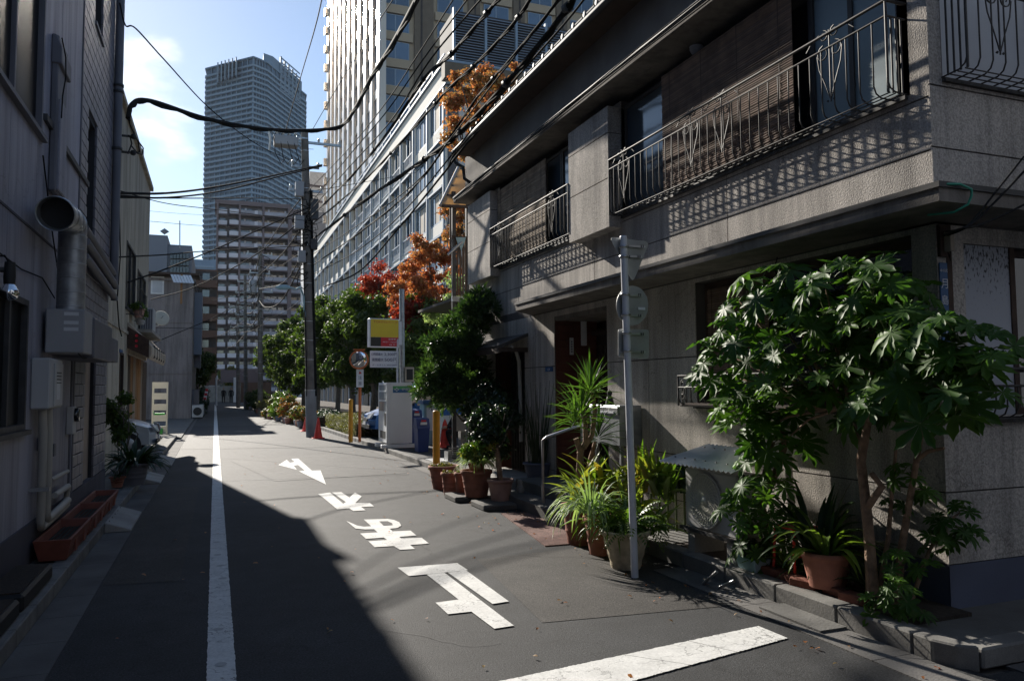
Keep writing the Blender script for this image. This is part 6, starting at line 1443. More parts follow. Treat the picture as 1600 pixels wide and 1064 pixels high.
tree('red_maple', 'low crimson-red autumn tree behind the evergreens', (7.0, 33.5, .1), 8, .12, (7.0, 33.5, 5.9), (1.25, 1.5, 1.1), 40, 9000, .12, 'leaf_red', rr=(.3, .55))
tree('orange_maple', 'bright orange autumn tree left of the concrete house', (7.9, 27.5, .1), 8, .12, (7.35, 27.5, 5.4), (1.4, 1.6, 1.85), 75, 20000, .115, 'leaf_orange', rr=(.2, .42))
tree('orange_maple', 'low red-leaved tree under the bright orange one', (7.2, 28.5, .1), 5, .08, (6.7, 27.0, 4.1), (1.1, 1.3, .6), 14, 3500, .12, 'leaf_red', rr=(.28, .45))
tree('orange_maple', 'tall russet autumn tree rising above the tiled roof', (9.2, 24.3, .1), 12, .16, (8.35, 23.5, 10.6), (1.6, 2.0, 1.8), 80, 19000, .12, 'leaf_orange', rr=(.15, .36), shell=.2)
tree('orange_maple', 'thin orange tree behind the roof gutter end', (8.0, 24.0, .1), 9, .1, (7.3, 23.5, 7.4), (.5, 1.2, 1.4), 16, 3500, .12, 'leaf_orange', rr=(.22, .4), shell=.3)
tree('pale_shrub_tree', 'pale green small-leaved tree behind the conifer', (5.9, 18.6, .1), 5, .06, (5.75, 18.3, 3.1), (.85, 1.1, 1.25), 26, 12000, .075, 'leaf_pale', rr=(.2, .38))
# ============================================================ TAN LOW-RISE APARTMENTS
TX = 12.0; T0_, T1_ = 41.0, 105.0; ZT = 19.9; FH = 2.78; BP = 3.62
tb = thing('tan_apartment_building', 'long tan apartment building with blue-grey framed balconies behind the trees', 'apartment building', (TX, T0_, 0))
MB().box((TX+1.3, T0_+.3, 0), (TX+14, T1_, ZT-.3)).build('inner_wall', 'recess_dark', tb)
MB().box((TX-.10, T0_-.1, ZT-1.1), (TX+.3, T1_+.2, ZT)).build('cornice', 'tan_panel', tb, bev=.03); MB().box((TX-.25, T0_-.4, ZT), (TX+14, T1_+.3, ZT+.14)).build('coping', 'frame_blue', tb)
MB().box((TX-.16, T0_-.2, ZT-1.2), (TX+.1, T1_+.1, ZT-1.11)).build('cornice_rail', 'frame_blue', tb)
nb = int((T1_-T0_)/BP); nf = 7
pil = MB().box((-.12, -.09, 0), (.35, .09, ZT-1.2)).mesh('pilaster', 'frame_blue'); pil2 = MB().box((-.04, -.33, 0), (.3, .33, ZT-1.15)).mesh('pier', 'tan_panel')
sp_m = MB().box((0, 0, 0), (.25, BP-.66, .78)).mesh('spandrel', 'tan_panel'); sl_m = MB().box((-.14, 0, 0), (1.3, BP-.5, .13)).mesh('floor_slab', 'frame_blue')
def frame_mesh():
    mb = MB(); w_, h_ = BP-.66, FH-.95; mb.box((.02, 0, 0), (.1, w_, .09)); mb.box((.02, 0, h_-.09), (.1, w_, h_))
    for y in (0, w_*.32, w_*.66, w_-.09): mb.box((.02, y, .09), (.1, y+.09, h_-.09))
    return mb.mesh('window_frame', 'frame_blue')
fmm = frame_mesh(); pan = MB().box((.06, .02, .02), (.08, BP-.7, FH-1.0)).mesh('pane', 'glass_blue'); cur = [MB().box((.04, .1+a_, .1), (.055, .1+a_+w_, FH-1.1)).mesh('curtain', c_) for a_, w_, c_ in ((0, .8, 'mouldy_white'), (1.0, .85, 'canopy_beige'), (2.0, .8, 'mouldy_white'), (0, 1.8, 'canopy_beige'))]; random.seed(90)
ral = MB()
ral.box((-.05, 0, .95), (0, BP-.66, 1.02)); ral.box((-.05, 0, .05), (0, BP-.66, .1))
for k in range(13): ral.box((-.04, .1+(BP-.9)*k/12, .1), (-.015, .125+(BP-.9)*k/12, .95))
ral = ral.mesh('railing', 'frame_blue')
bwl = MB().box((1.0, 0, 0), (1.1, BP-.66, FH-.1)).mesh('back_wall', 'tower_band'); bwn = MB().box((.96, .3, .1), (1.0, BP-1.0, FH-.7)).mesh('balcony_window', 'glass_dark'); mulm = MB().box((0, 0, 0), (.12, .12, FH-.9)).mesh('mullion', 'frame_blue')
for b in range(nb+1):
    y = T0_+.4+BP*b
    inst('pier', pil2, tb, (TX, y, 0)); inst('pilaster', pil, tb, (TX-.02, y, 0))
for b in range(nb):
    y = T0_+.4+BP*b+.33; kind = 'w' if b in (0, 1) else 'b'
    for f in range(nf):
        z = ZT-1.2-FH*(f+1)
        if z < .5: continue
        inst('floor_slab', sl_m, tb, (TX, y-.08, z-.13))
        inst('spandrel', sp_m, tb, (TX+.02, y, z))
        if kind == 'w': fo = inst('window_frame', fmm, tb, (TX+.02, y, z+.80)); inst('pane', pan, tb, (TX+.02, y, z+.80)); inst('curtain', random.choice(cur), tb, (TX+.025, y, z+.80))
        else:
            if random.random() < .6: inst('curtain', random.choice(cur), tb, (TX+.93, y, z+.1))
            if b < 9: inst('railing', ral, tb, (TX+.02, y, z+.30))
            inst('balcony_window', bwn, tb, (TX, y, z+.1)); 
            for q in (.33, .66): inst('mullion', mulm, tb, (TX+.02, y+(BP-.66)*q, z+.78)) if b < 7 else None
# end face toward the camera
a = PY(705, 150, T0_); cxs = [PY(u, 200, T0_).x for u in (699, 712, 727)]
MB().box((TX+.05, T0_-.05, 0), (cxs[0]+.6, T0_+.3, ZT-.8)).build('dark_corner_pier', 'pilaster', tb); MB().box((cxs[0]+.62, T0_-.25, 0), (cxs[2]+.2, T0_+.3, ZT-.8)).build('corner_column', 'column_grey', tb)
zj = [0, 3, 6.2, 9.4, 12.6, 15.8, ZT-.9]
for za, zb in zip(zj[:-1], zj[1:]):
    for xa, xb in ((cxs[2]+.22, 17.5), (17.5, 22), (22, 27), (27, 36)): MB().box((xa+.02, T0_+.05, za+.02), (xb-.02, T0_+.12, zb-.02)).build('panel', 'tan_wall', tb)
MB().box((cxs[2]+.2, T0_+.11, 0), (36, T0_+4, ZT-.9)).build('end_wall', 'tan_wall', tb)
MB().box((TX-.3, T0_-.6, ZT-1.0), (36, T0_+.1, ZT-.1)).build('roof_band', 'tower_band', tb)
MB().tube([(16.2, T0_-.05, 8), (16.2, T0_-.05, 17.3), (17.2, T0_-.05, 17.3), (17.2, T0_-.05, 16)], .12, 8).build('vent_pipe', 'pilaster', tb)
for xx in (17.8, 21.5, 25.5):
    for zz in (14.6, 11.4):
        w_ = MB().box((xx, T0_-.02, zz), (xx+1.9, T0_+.05, zz+1.5)).build('window', 'frame_blue', tb); MB().box((xx+.1, T0_-.03, zz+.1), (xx+1.8, T0_-.02, zz+1.4)).build('pane', 'glass_dark', w_)
# louvred plant screen on the roof
ls = thing('louvre_screen', 'blue-grey louvred plant screen on the roof of the tan building', 'screen', (14, T0_+.5, ZT))
xs0, xs1, yl = 12.6, 30, T0_+.6; zz1_ = PY(760, 22, yl).z
npn = 9
for k in range(npn+1): x = xs0+(xs1-xs0)*k/npn; MB().box((x-.07, yl-.12, ZT+.14), (x+.07, yl+.1, zz1_)).build('post', 'frame_blue', ls)
lvm = MB().prism([(0, -.09, 0), (0, .02, .09), (0, .03, .07), (0, -.08, -.02)], ((xs1-xs0)/npn-.14, 0, 0)).mesh('louvre', 'louvre'); nl = int((zz1_-ZT-.4)/.16)
for k in range(npn):
    for j in range(nl): inst('louvre', lvm, ls, (xs0+(xs1-xs0)*k/npn+.07, yl, ZT+.3+.16*j))
MB().box((xs0, yl+.1, ZT+.14), (xs1, yl+3, zz1_-.1)).build('plant_box', 'recess_dark', ls)
for k in range(8): MB().box((TX+.1, T0_+3.5+3*k, ZT+.14), (TX+.22, T0_+3.62+3*k, ZT+1.1)).build('roof_rail_post', 'frame_blue', tb)
MB().box((TX+.12, T0_+1, ZT+1.02), (TX+.2, T1_-20, ZT+1.1)).build('roof_rail', 'frame_blue', tb)

# ============================================================ TALL TAN TOWER
WX0, WY0, WX1, WY1, WZ = 16.9, 85.0, 46.0, 128.0, 78.0; SH = 3.2
tw = thing('tan_tower', 'tall tan residential tower whose street face glares in the sun', 'tower', (WX0, WY0, 0))
MB().box((WX0+.3, WY0+.6, 0), (WX1, WY1, WZ)).build('body', 'tower_tan', tw)
nf = int(WZ/SH); npr = 10; PW = (WY1-WY0)/npr
pierm = MB().prism([(.6, -.8, 0), (-.06, -.8, 0), (-.16, -.6, 0), (-.16, .7, 0), (.6, .8, 0)], (0, 0, WZ)).mesh('pier', 'tower_metal')
for k in range(npr+1): inst('pier', pierm, tw, (WX0, WY0+PW*k, 0))
wl = MB().box((0, 0, 0), (.1, PW-1.7, SH-1.05)).mesh('window', 'tower_glass'); sl = MB().box((0, 0, 0), (.3, PW-1.7, 1.0)).mesh('spandrel', 'tower_metal')
f0 = 6
for k in range(npr):
    for f in range(f0, nf):
        y = WY0+PW*k; z = SH*f
        inst('window', wl, tw, (WX0+.16, y+.85, z+1.05)); 
        if k < 8: inst('spandrel', sl, tw, (WX0+.06+.01*(f % 3), y+.85, z))
bands = [(WX0+.0, WX0+4.0, 'g'), (WX0+4.0, WX0+6.6, 'd'), (WX0+6.6, WX0+10.6, 'g'), (WX0+10.6, WX0+12.4, 'd'), (WX0+12.4, WX0+16.4, 'g'), (WX0+16.4, WX0+18.2, 'd'), (WX0+18.2, WX0+22.2, 'g'), (WX0+22.2, WX0+24, 'd'), (WX0+24, WX1, 'g')]
wf = MB(); wf.box((0, 0, 0), (3.2, .12, 2.05)); wfm = wf.mesh('window', 'frame_blue'); wg = [MB().box((.1, -.03, .1), (1.5, 0, 1.95)).mesh('pane', 'tower_glass'), MB().box((1.65, -.03, .1), (3.1, 0, 1.95)).mesh('pane', 'tower_glass')]
spn = MB().box((0, 0, 0), (3.9, .25, 1.0)).mesh('spandrel', 'tower_tan')
for x0, x1, kd in bands:
    if kd == 'd': MB().box((x0+.15, WY0+.3, 0), (x1-.15, WY0+.65, WZ)).build('dark_band', 'tower_band', tw); MB().box((x0+.9, WY0+.25, 0), (x0+1.1, WY0+.3, WZ)).build('downpipe', 'recess_dark', tw); continue
    for f in range(f0+1, nf):
        z = SH*f; w_ = inst('window', wfm, tw, (x0+.35, WY0+.42, z+1.05)); w_.name = 'window'
        for g_ in wg:
            o = bpy.data.objects.new('pane', g_); COL.objects.link(o); o.parent = w_
        if x0 < WX0+20: inst('spandrel', spn, tw, (x0+.05, WY0+.22+.0, z))
edge = MB().box((-.7, -.3, 0), (.3, .5, 1.2)).mesh('edge_fin', 'tower_metal')
for f in range(f0, nf): inst('edge_fin', edge, tw, (WX0, WY1, SH*f))
# small step-back block between tower and mansion
s1 = thing('pale_stair_block', 'pale grey stepped block between the striped mansion and the tan building', 'building', (20, 150, 0))
a, b = PY(484, 268, 150), PY(506, 268, 150); MB().box((a.x, 150, 0), (b.x+3, 165, a.z)).build('block', 'pale_pillar', s1); a2 = PY(476, 330, 149); MB().box((a2.x, 149, 0), (b.x+2, 150, a2.z)).build('block', 'greyblock', s1)
for k in range(6): MB().box((a.x-.3, 149.9, a.z-3-3*k), (b.x, 149.98, a.z-2.6-3*k)).build('slab_line', 'mansion_brown', s1)

# ============================================================ STRIPED MANSION
MY = 225.0; ma = thing('striped_mansion', 'wide brown apartment slab with white and grey balcony stripes at the end of the street', 'apartment block', (0, MY, 0))
U = lambda u, v=330, Y=MY: PY(u, v, Y).x
zt = PY(400, 320, MY).z; sh = 15.35*MY*1.075/FPX
cols = [(340, 357, 0, .9), (357, 375, 1, 2.2), (375, 412, 2, 2.2), (412, 452, 2, 2.2), (455, 490, 3, 1.2)]
MB().box((U(340), MY+3, 0), (U(512), MY+18, zt)).build('body', 'mansion_recess', ma); MB().box((U(336), MY+2, zt), (U(455), MY+17, zt+1.2)).build('roof_parapet', 'mansion_brown', ma); MB().box((U(455), MY+2, zt), (U(512), MY+17, zt-1.5)).build('roof_parapet', 'mansion_brown', ma)
for u in (340, 375, 412, 452, 455, 490): MB().box((U(u)-.25, MY+(0 if u > 360 else 1), 0), (U(u)+.25, MY+3.1, zt)).build('fin_wall', 'mansion_brown', ma)
nfl = int(zt/sh)
for f in range(nfl):
    z = zt-sh*(f+1)
    for (u0, u1, kd, dp) in cols:
        x0, x1 = U(u0)+.3, U(u1)-.3; y0 = MY+2.4-dp
        if kd in (0, 1): MB().box((x0, y0, z+.3), (x1, y0+.15, z+1.45)).build('white_parapet', 'mansion_white', ma); MB().box((x0, y0, z-.0), (x1, MY+3, z+.28)).build('slab', 'mansion_brown', ma)
        else:
            MB().box((x0-.3, y0, z), (x1+.3, MY+3, z+.35)).build('slab', 'mansion_brown', ma)
            MB().box((x0, y0+.05, z+.36), (x1, y0+.12, z+1.35)).build('railing', 'mansion_rail', ma)
    if f % 1 == 0:
        MB().box((U(398), MY+.1, z+.35), (U(403), MY+.2, z+1.4)).build('white_panel', 'mansion_white', ma)
wm = MB().box((0, 0, 0), (1.6, .1, 1.9)).mesh('window', 'glass_blue'); wm2 = MB().box((0, 0, 0), (.5, .1, 2.1)).mesh('door_panel', 'mansion_white')
random.seed(4)
for f in range(nfl):
    z = zt-sh*(f+1)
    for u in (348, 366, 380, 390, 406, 420, 430, 442, 462, 474, 484):
        inst('window', wm, ma, (U(u)-.8, MY+2.88, z+.4))
    for u in (386, 424, 447): inst('door_panel', wm2, ma, (U(u)+random.uniform(-1, 1), MY+2.86, z+.4))
# street-level end: arch and wall
ew = thing('end_wall_building', 'low brown and pale entrance block closing the far end of the street', 'building', (0, 100, 0))
a, b = PY(345, 578, 99), PY(384, 578, 99); MB().box((a.x, 99, a.z-1.5), (b.x+2, 101, a.z)).build('beam', 'mansion_brown', ew); MB().box((b.x-.5, 99, 0), (b.x+3, 101, a.z-1.5)).build('pier', 'brownblock', ew)
a = PY(367, 600, 98.5); MB().box((a.x-.15, 98.5, 0), (a.x+.15, 98.9, a.z+.8)).build('pale_post', 'pale_pillar', ew); MB().box((a.x-3.5, 103, 0), (b.x+2, 103.5, 2)).build('low_wall', 'concrete', ew)
bush('street_tree', 'small orange and green tree beyond the far junction', (1.9, 104, 3.2), (1.3, 1, 1.6), 16, 2500, .25, 'leaf_mixed', 'tree', rr=(.4, .7))
def walker(lab, u, s):
    q = G(u, 630.5); t = thing('person', lab, 'person', (q.x, q.y, 0)); x, y = q.x, q.y
    J = [((x, y, .92), .14), ((x, y, 1.2), .15), ((x, y, 1.42), .13), ((x, y, 1.5), .06), ((x+.1, y, .86), .09), ((x+.11, y-.12*s, .48), .065), ((x+.1, y-.2*s, .08), .05), ((x-.1, y, .86), .09), ((x-.11, y+.12*s, .48), .065), ((x-.1, y+.25*s, .08), .05), ((x+.2, y, 1.36), .06), ((x+.25, y+.08*s, 1.1), .045), ((x+.24, y-.05*s, .84), .035), ((x-.2, y, 1.36), .06), ((x-.25, y-.08*s, 1.1), .045), ((x-.24, y-.05*s, .84), .035)]
    skin_body('body', J, [(0, 1), (1, 2), (2, 3), (0, 4), (4, 5), (5, 6), (0, 7), (7, 8), (8, 9), (2, 10), (10, 11), (11, 12), (2, 13), (13, 14), (14, 15)], 'cloth_black', t, 1)
    MB().lathe([(0, -.12), (.07, -.07), (.085, 0), (.07, .09), (0, .12)], (x, y, 1.64), 10).build('head', 'skin', t); MB().lathe([(.09, -.02), (.08, .08), (0, .13)], (x, y+.015, 1.65), 10).build('hair', 'hair', t)
walker('dark-clothed person walking at the far junction, left of the other', 349, 1); walker('second dark-clothed person at the far junction, right of the pale post', 361, -1)

# ============================================================ BLUE GLASS TOWER
BY = 480.0; bt = thing('blue_glass_tower', 'very tall blue-grey glass tower with stacked balconies against the sky', 'tower', (30, BY, 0))
def P2(u, Y): q = PY(u, 300, Y); return (q.x, Y)
pl = [P2(317, BY), P2(392, BY-27), P2(394, BY-27.2), P2(416, BY-22), (P2(478, BY+22)), (P2(470, BY+80)), P2(340, BY+90)]
ztop = PY(345, 112, BY).z; zmain = PY(400, 96, BY-20).z
def shrink(pl, d):
    c = (sum(p[0] for p in pl)/len(pl), sum(p[1] for p in pl)/len(pl)); return [(c[0]+(x-c[0])*(1-d), c[1]+(y-c[1])*(1-d)) for x, y in pl]
inn = shrink(pl, .035)
MB().prism([(x, y, 0) for x, y in inn], (0, 0, ztop)).build('glass_body', 'blue_glass', bt)
sh = 7.25*BY*1.06/FPX; nfl = int(ztop/sh)
slm = MB().prism([(x, y, 0) for x, y in pl], (0, 0, .32)); me1 = slm.mesh('floor_slab', 'blue_slab')
rlm = MB(); pr = shrink(pl, .004)
for i in range(5): 
    p, q = pr[i], pr[i+1]; p2_, q2_ = shrink(pr, .006)[i], shrink(pr, .006)[i+1]; rlm._a([(p[0], p[1], .32), (q[0], q[1], .32), (q[0], q[1], 1.25), (p[0], p[1], 1.25), (p2_[0], p2_[1], .32), (q2_[0], q2_[1], .32), (q2_[0], q2_[1], 1.25), (p2_[0], p2_[1], 1.25)], [(0, 1, 2, 3), (7, 6, 5, 4), (3, 2, 6, 7)])
rlm = rlm.mesh('railing', 'blue_frame')
for f in range(nfl-1):
    z = ztop-sh*(f+1.6)
    if z < 20: break
    inst('floor_slab', me1, bt, (0, 0, z), org=(30, BY, 0)); inst('railing', rlm, bt, (0, 0, z), org=(30, BY, 0))
MB().prism([(x, y, ztop) for x, y in shrink(pl, .0)], (0, 0, .8)).build('roof', 'blue_slab', bt)
for a_, b_, vt in ((402, 424, 92),): 
    zz = PY(412, vt, BY-10).z; MB().prism([(x, y, ztop) for x, y in [P2(409, BY-18), P2(424, BY-15), P2(470, BY+18), P2(455, BY+60), P2(405, BY+40)]], (0, 0, zz-ztop)).build('crown_block', 'blue_slab', bt)
# pale grid on the crown and fins at upper left
for k in range(6):
    u = 340+5.6*k; q = PY(u, 130, BY-11); yy_ = BY-(u-317)*.41; MB().box((q.x-.35, yy_-1.2, PY(u, 137, BY-3).z), (q.x+.35, yy_+2, ztop+1)).build('fin', 'blue_frame', bt)
g0, g1 = Vector((*P2(436, BY-4), 0)), Vector((*P2(466, BY+17), 0))
zg0, zg1 = PY(440, 150, BY+2).z, PY(440, 99, BY+2).z
for k in range(6): p = g0.lerp(g1, k/5); MB().box((p.x-.5, p.y-4, zg0-3*k/5*0), (p.x+.5, p.y-2, zg1-.6*k)).build('grid_bar', 'blue_frame', bt)
for k in range(8):
    z = zg0+(zg1-zg0-1)*k/7; d_ = (g1-g0).normalized(); MB().prism([(g0.x, g0.y-4, z), (g1.x, g1.y-4, z), (g1.x, g1.y-3, z), (g0.x, g0.y-3, z)], (0, 0, .7)).build('grid_bar', 'blue_frame', bt)
vmb = MB()
for (i, n_) in ((0, 9), (1, 5), (2, 5), (3, 9)):
    for k in range(1, n_):
        p, q = pl[i], pl[i+1]; x, y = p[0]+(q[0]-p[0])*k/n_, p[1]+(q[1]-p[1])*k/n_; cx_, cy_ = shrink([(x, y)]+pl, .0)[0]
        c = (sum(p[0] for p in pl)/7, sum(p[1] for p in pl)/7); x, y = c[0]+(x-c[0])*.975, c[1]+(y-c[1])*.975; MB().box((x-.25, y-.5, 20), (x+.25, y+1, ztop)).build('partition', 'blue_slab', bt)
# small distant tower and low distant blocks
dt = thing('distant_block', 'small hazy distant block left of the blue glass tower base', 'building', (0, 420, 0)); a, b = PY(300, 405, 420), PY(318, 405, 420); MB().box((a.x, 420, 0), (b.x+6, 440, a.z)).build('block', 'blue_slab', dt)
for k in range(8): MB().box((a.x-.2, 419.5, a.z-4-3.2*k), (b.x+5, 420.05, a.z-3-3.2*k)).build('slab_line', 'blue_frame', dt)

# ============================================================ UNSEEN BLOCKS ADDED AROUND THE VIEWPOINT to keep the street's shade deep
def add_shade_block(lab, x0, y0, x1, y1, h, m, wx=None):
    t = thing('shade_block', lab, 'building', (x0, y0, 0)); MB().box((x0, y0, 0), (x1, y1, h)).build('wall', m, t); MB().box((x0-.1, y0-.1, h), (x1+.1, y1+.1, h+.2)).build('parapet', 'concrete_dark', t)
    n = max(1, int((x1-x0)/3))
    for k in range(n):
        for z in range(int(h/3)): MB().box((x0+.8+k*3, y1, 1+3*z), (x0+2.2+k*3, y1+.05, 2.3+3*z)).build('window', 'glass_dark', t)
add_shade_block('added unseen grey shade block across the side street, behind the viewpoint', 4.3, -14, 18, -1.6, 10.5, 'greyblock')
add_shade_block('added unseen grey shade block closing the street far behind the viewpoint', -14, -44, 14, -30, 14, 'greyblock')
add_shade_block('added unseen shade block on the left behind the viewpoint', -7, -28, -1.5, -6.3, 9, 'grey_house')
add_shade_block('added unseen shade block on the right behind the viewpoint', 4.6, -28, 12, -14.3, 9, 'grey_house')
add_shade_block('added unseen shade block at the end of the side street on the right', 24, -6, 34, 12, 14, 'greyblock')
# ============================================================ NEIGHBOUR'S WOODEN TERRACE beyond the concrete house
nt_ = thing('neighbour_terrace', 'raised wooden balcony with slatted screens and an ochre corrugated canopy beyond the house', 'balcony', (5.0, 15.6, 0))
Y0 = 15.4
a, b = PY(708, 372, Y0), PY(732, 462, Y0)
def yb(u, v, Y=Y0): return PY(u, v, Y)
for u in (709, 731): q = yb(u, 468); MB().box((q.x-.04, Y0-.04, 0), (q.x+.04, Y0+.04, yb(u, 300).z)).build('post', 'dark_metal', nt_)
MB().box((a.x-.04, Y0-.06, b.z-.14), (b.x+.6, Y0+.0, b.z-.03)).build('beam', 'galv', nt_); MB().box((a.x-.04, Y0-.05, a.z-.02), (b.x+.6, Y0+.01, a.z+.04)).build('top_rail', 'wood_dark', nt_)
n = 9
for k in range(n): x = a.x+(b.x+.2-a.x)*(k+.5)/n; MB().box((x-.018, Y0-.03, b.z-.02), (x+.018, Y0-.01, a.z-.02)).build('slat', 'wood_lattice', nt_)
MB().box((a.x, Y0+.01, b.z-.1), (b.x+.6, Y0+3, b.z-.04)).build('floor', 'wood_dark', nt_)
tag(MB()._a([yb(712, 372, Y0-.07), yb(728, 372, Y0-.07), yb(724, 384, Y0-.09), yb(721, 391, Y0-.08), yb(715, 380, Y0-.09)], [(0, 1, 2, 3, 4)]).prism([yb(712, 371, Y0-.075), yb(728, 371, Y0-.075), yb(721, 392, Y0-.09)], (0, .012, 0)).build('hanging_cloth', 'cloth_blue', org=tuple(yb(720, 380))), 'pale blue cloth hung over the wooden balcony rail', 'cloth')
Y2 = 15.0
c1_, c2_, c3_, c4_ = yb(688, 322, Y2), yb(716, 265, Y2+.0), yb(745, 268, Y2+1.2), yb(742, 330, Y2+.6)
MT['ochre_panel'] = leafmat('ochre_panel', [(.62, .48, .28), (.70, .56, .34)], trans=.6, tcol=(1.1, 1.0, .85))
MB().prism([yb(690, 320, Y2), yb(718, 262, Y2+1.6), yb(742, 268, Y2+2.6), yb(740, 322, Y2+.5)], (0, 0, .04)).build('canopy_sheet', 'ochre_panel', nt_)
MB().tube([yb(688, 321, Y2), yb(716, 262, Y2+1.6)], .035, 6).build('canopy_edge', 'column_grey', nt_)
for f in (.0, .25, .5, .75, 1): MB().tube([yb(690, 322, Y2).lerp(yb(718, 264, Y2+1.6), f), yb(740, 324, Y2+.5).lerp(yb(742, 270, Y2+2.6), f)], .035, 5).build('rafter', 'wood_dark', nt_)
MB().tube([yb(704, 322, Y2+.1), yb(704, 395, Y2+.1)], .02, 5).build('strut', 'wood_dark', nt_); MB().tube([yb(700, 398, Y2+.1), yb(722, 378, Y2+.1)], .03, 5).build('brace', 'galv', nt_)

# ============================================================ POTS IN FRONT OF THE HOUSE
def gpot(lab, u0, u1, vt, vb, m='terracotta', z=0.0, cat='flower pot', rings=2, taper=.74, rim=.018, soil=True):
    q = G((u0+u1)/2, vb-4, z); dist = (Vector((q.x, q.y, 0))-Vector((0, 0, 0))).length; dep = (q-CAMP).dot(CF)
    r = (u1-u0)/2*dep/FPX; cy = q.y+r*taper*.7; cxx = q.x+r*taper*.35; h = (G((u0+u1)/2, vb-4, z)-G((u0+u1)/2, vb-4, z)).z
    zt = PY((u0+u1)/2, vt, cy).z; return pot('flower_pot' if cat == 'flower pot' else 'potted_plant', lab, (cxx, cy, z), r-rim, zt-z, m, rim=rim, taper=taper, rings=rings, soil=soil, cat=cat), (cxx, cy, zt), r
P_, t1, r1 = gpot('leftmost big ringed terracotta pot right under the near orange-yellow post', 666, 716, 727, 769)
P_, t2, r2 = gpot('small terracotta pot squeezed second from the left in the row', 687, 716, 738, 778)
P_, t3, r3 = gpot('narrow terracotta pot third from the left in the row', 708, 732, 738, 782, rings=0)
# flat stone slabs under the big pots
for (u, v, lab) in ((737, 784, 'weathered flat stone slab under the largest terracotta pot'), (783, 797, 'weathered flat stone slab under the pinkish pot')):
    q = G(u, v); o = MB().box((q.x-.24, q.y+.0, .0), (q.x+.42, q.y+.55, .075)).build('stone_slab', 'concrete_dark', org=(q.x, q.y, 0), bev=.012); tag(o, lab, 'stone slab')
    for kk in range(2): MB().box((q.x-.2, q.y-.02, .012+.03*kk), (q.x+.38, q.y+.0, .03+.03*kk)).build('layer', 'concrete_dark', o)
P_, t4, r4 = gpot('largest ringed terracotta pot, fourth from the left, with a grassy pot on it', 717, 768, 734, 781, z=.075)
P_, t5, r5 = gpot('pinkish terracotta pot with a wide rim, rightmost of the left row', 759, 802, 748, 787, 'terracotta_pale', z=.075, rings=0)
g6 = pot('potted_plant', 'small red pot of pale grassy leaves standing on the largest terracotta pot', (t4[0], t4[1], t4[2]-.03), .12, .13, 'terracotta', cat='potted plant', rings=0)
strap_plant(g6, 'leaf_pale', 170, .34, .022, 1.7, base=(t4[0], t4[1], t4[2]+.08), rb=.06, limit=90, elev=(25, 85))
for tt, rr_, mm, nn_ in ((t1, r1, 'leaf_hedge', 260), (t2, r2, 'leaf_hedge', 120), (t3, r3, 'leaf_hedge', 80)):
    t = thing('ground_herb', {t1: 'low creeping herb in the leftmost ringed pot', t2: 'creeping herb in the small second pot', t3: 'creeping herb in the narrow third pot'}[tt], 'plant', (tt[0], tt[1], tt[2]-.06))
    crown('foliage', clumps((tt[0], tt[1], tt[2]-.03), (rr_*.7, rr_*.7, .04), 6, .04, .08), nn_, .04, mm, t)
# shrub with bare stems in the pinkish pot (pale small flowers)
s5 = thing('potted_shrub', 'twiggy green shrub growing from the pinkish pot', 'shrub', (t5[0], t5[1], t5[2]-.05))
random.seed(21); np.random.seed(21)
MB().tube([(t5[0], t5[1], t5[2]-.05), (t5[0]-.02, t5[1]+.02, t5[2]+.3), (t5[0]-.05, t5[1]+.05, t5[2]+.55)], [.04, .035, .02], 7).build('trunk', 'bark_fatsia', s5)
tw_ = MB()
for k in range(12): e = Vector((t5[0]+random.uniform(-.45, .35), t5[1]+random.uniform(-.2, .5), t5[2]+random.uniform(.45, 1.0))); tw_.tube([(t5[0]-.03, t5[1]+.03, t5[2]+.35), e], [.01, .004], 4)
tw_.build('twigs', 'bark', s5); crown('foliage', clumps((t5[0]-.05, t5[1]+.2, t5[2]+.62), (.30, .5, .38), 26, .05, .11), 3000, .06, 'leaf_dark', s5)
crown('foliage', clumps((t5[0]-.3, t5[1]-.0, t5[2]+.42), (.2, .2, .18), 8, .06, .12), 1400, .06, 'leaf_yellow', s5)
# dim shrub behind by the awning
s6 = bush('shade_shrub', 'dim fine-leaved shrub under the small door awning', (4.25, 12.0, 1.15), (.35, .8, .7), 22, 9000, .06, 'leaf_dark', rr=(.12, .25))
# blue-glazed bowl with tall rushes
bowl, tb_c, rbw = gpot('wide grey-blue glazed bowl of tall rushes on the side plinth', 816, 863, 722, 752, 'blue_paint', z=.26, cat='potted plant', rings=0)
rr2 = MB(); n_r = 0
for k in range(70):
    a = random.uniform(0, 2*PI); rad_ = random.uniform(0, rbw*.6); b_ = Vector((tb_c[0]+math.cos(a)*rad_, tb_c[1]+math.sin(a)*rad_, tb_c[2]-.04)); L_ = random.uniform(.6, 1.25); e = b_+Vector((math.cos(a)*.16*L_*random.random()*1.6, math.sin(a)*.2*L_, L_))
    MB().tube([b_, b_.lerp(e, .5)+Vector((0, 0, .03)), e], [.006, .005, .002], 4, caps=False).build('rush_stem', 'leaf_dark', bowl)
# small white ornament on the plinth
tag(MB().lathe([(.05, 0), (.06, .04), (.04, .09), (.028, .11), (.038, .14), (.03, .17), (0, .18)], (3.95, 9.95, .15), 10).build('ornament', 'concrete', org=(3.95, 9.95, .15)), 'small white stone ornament beside the step handrail', 'ornament')

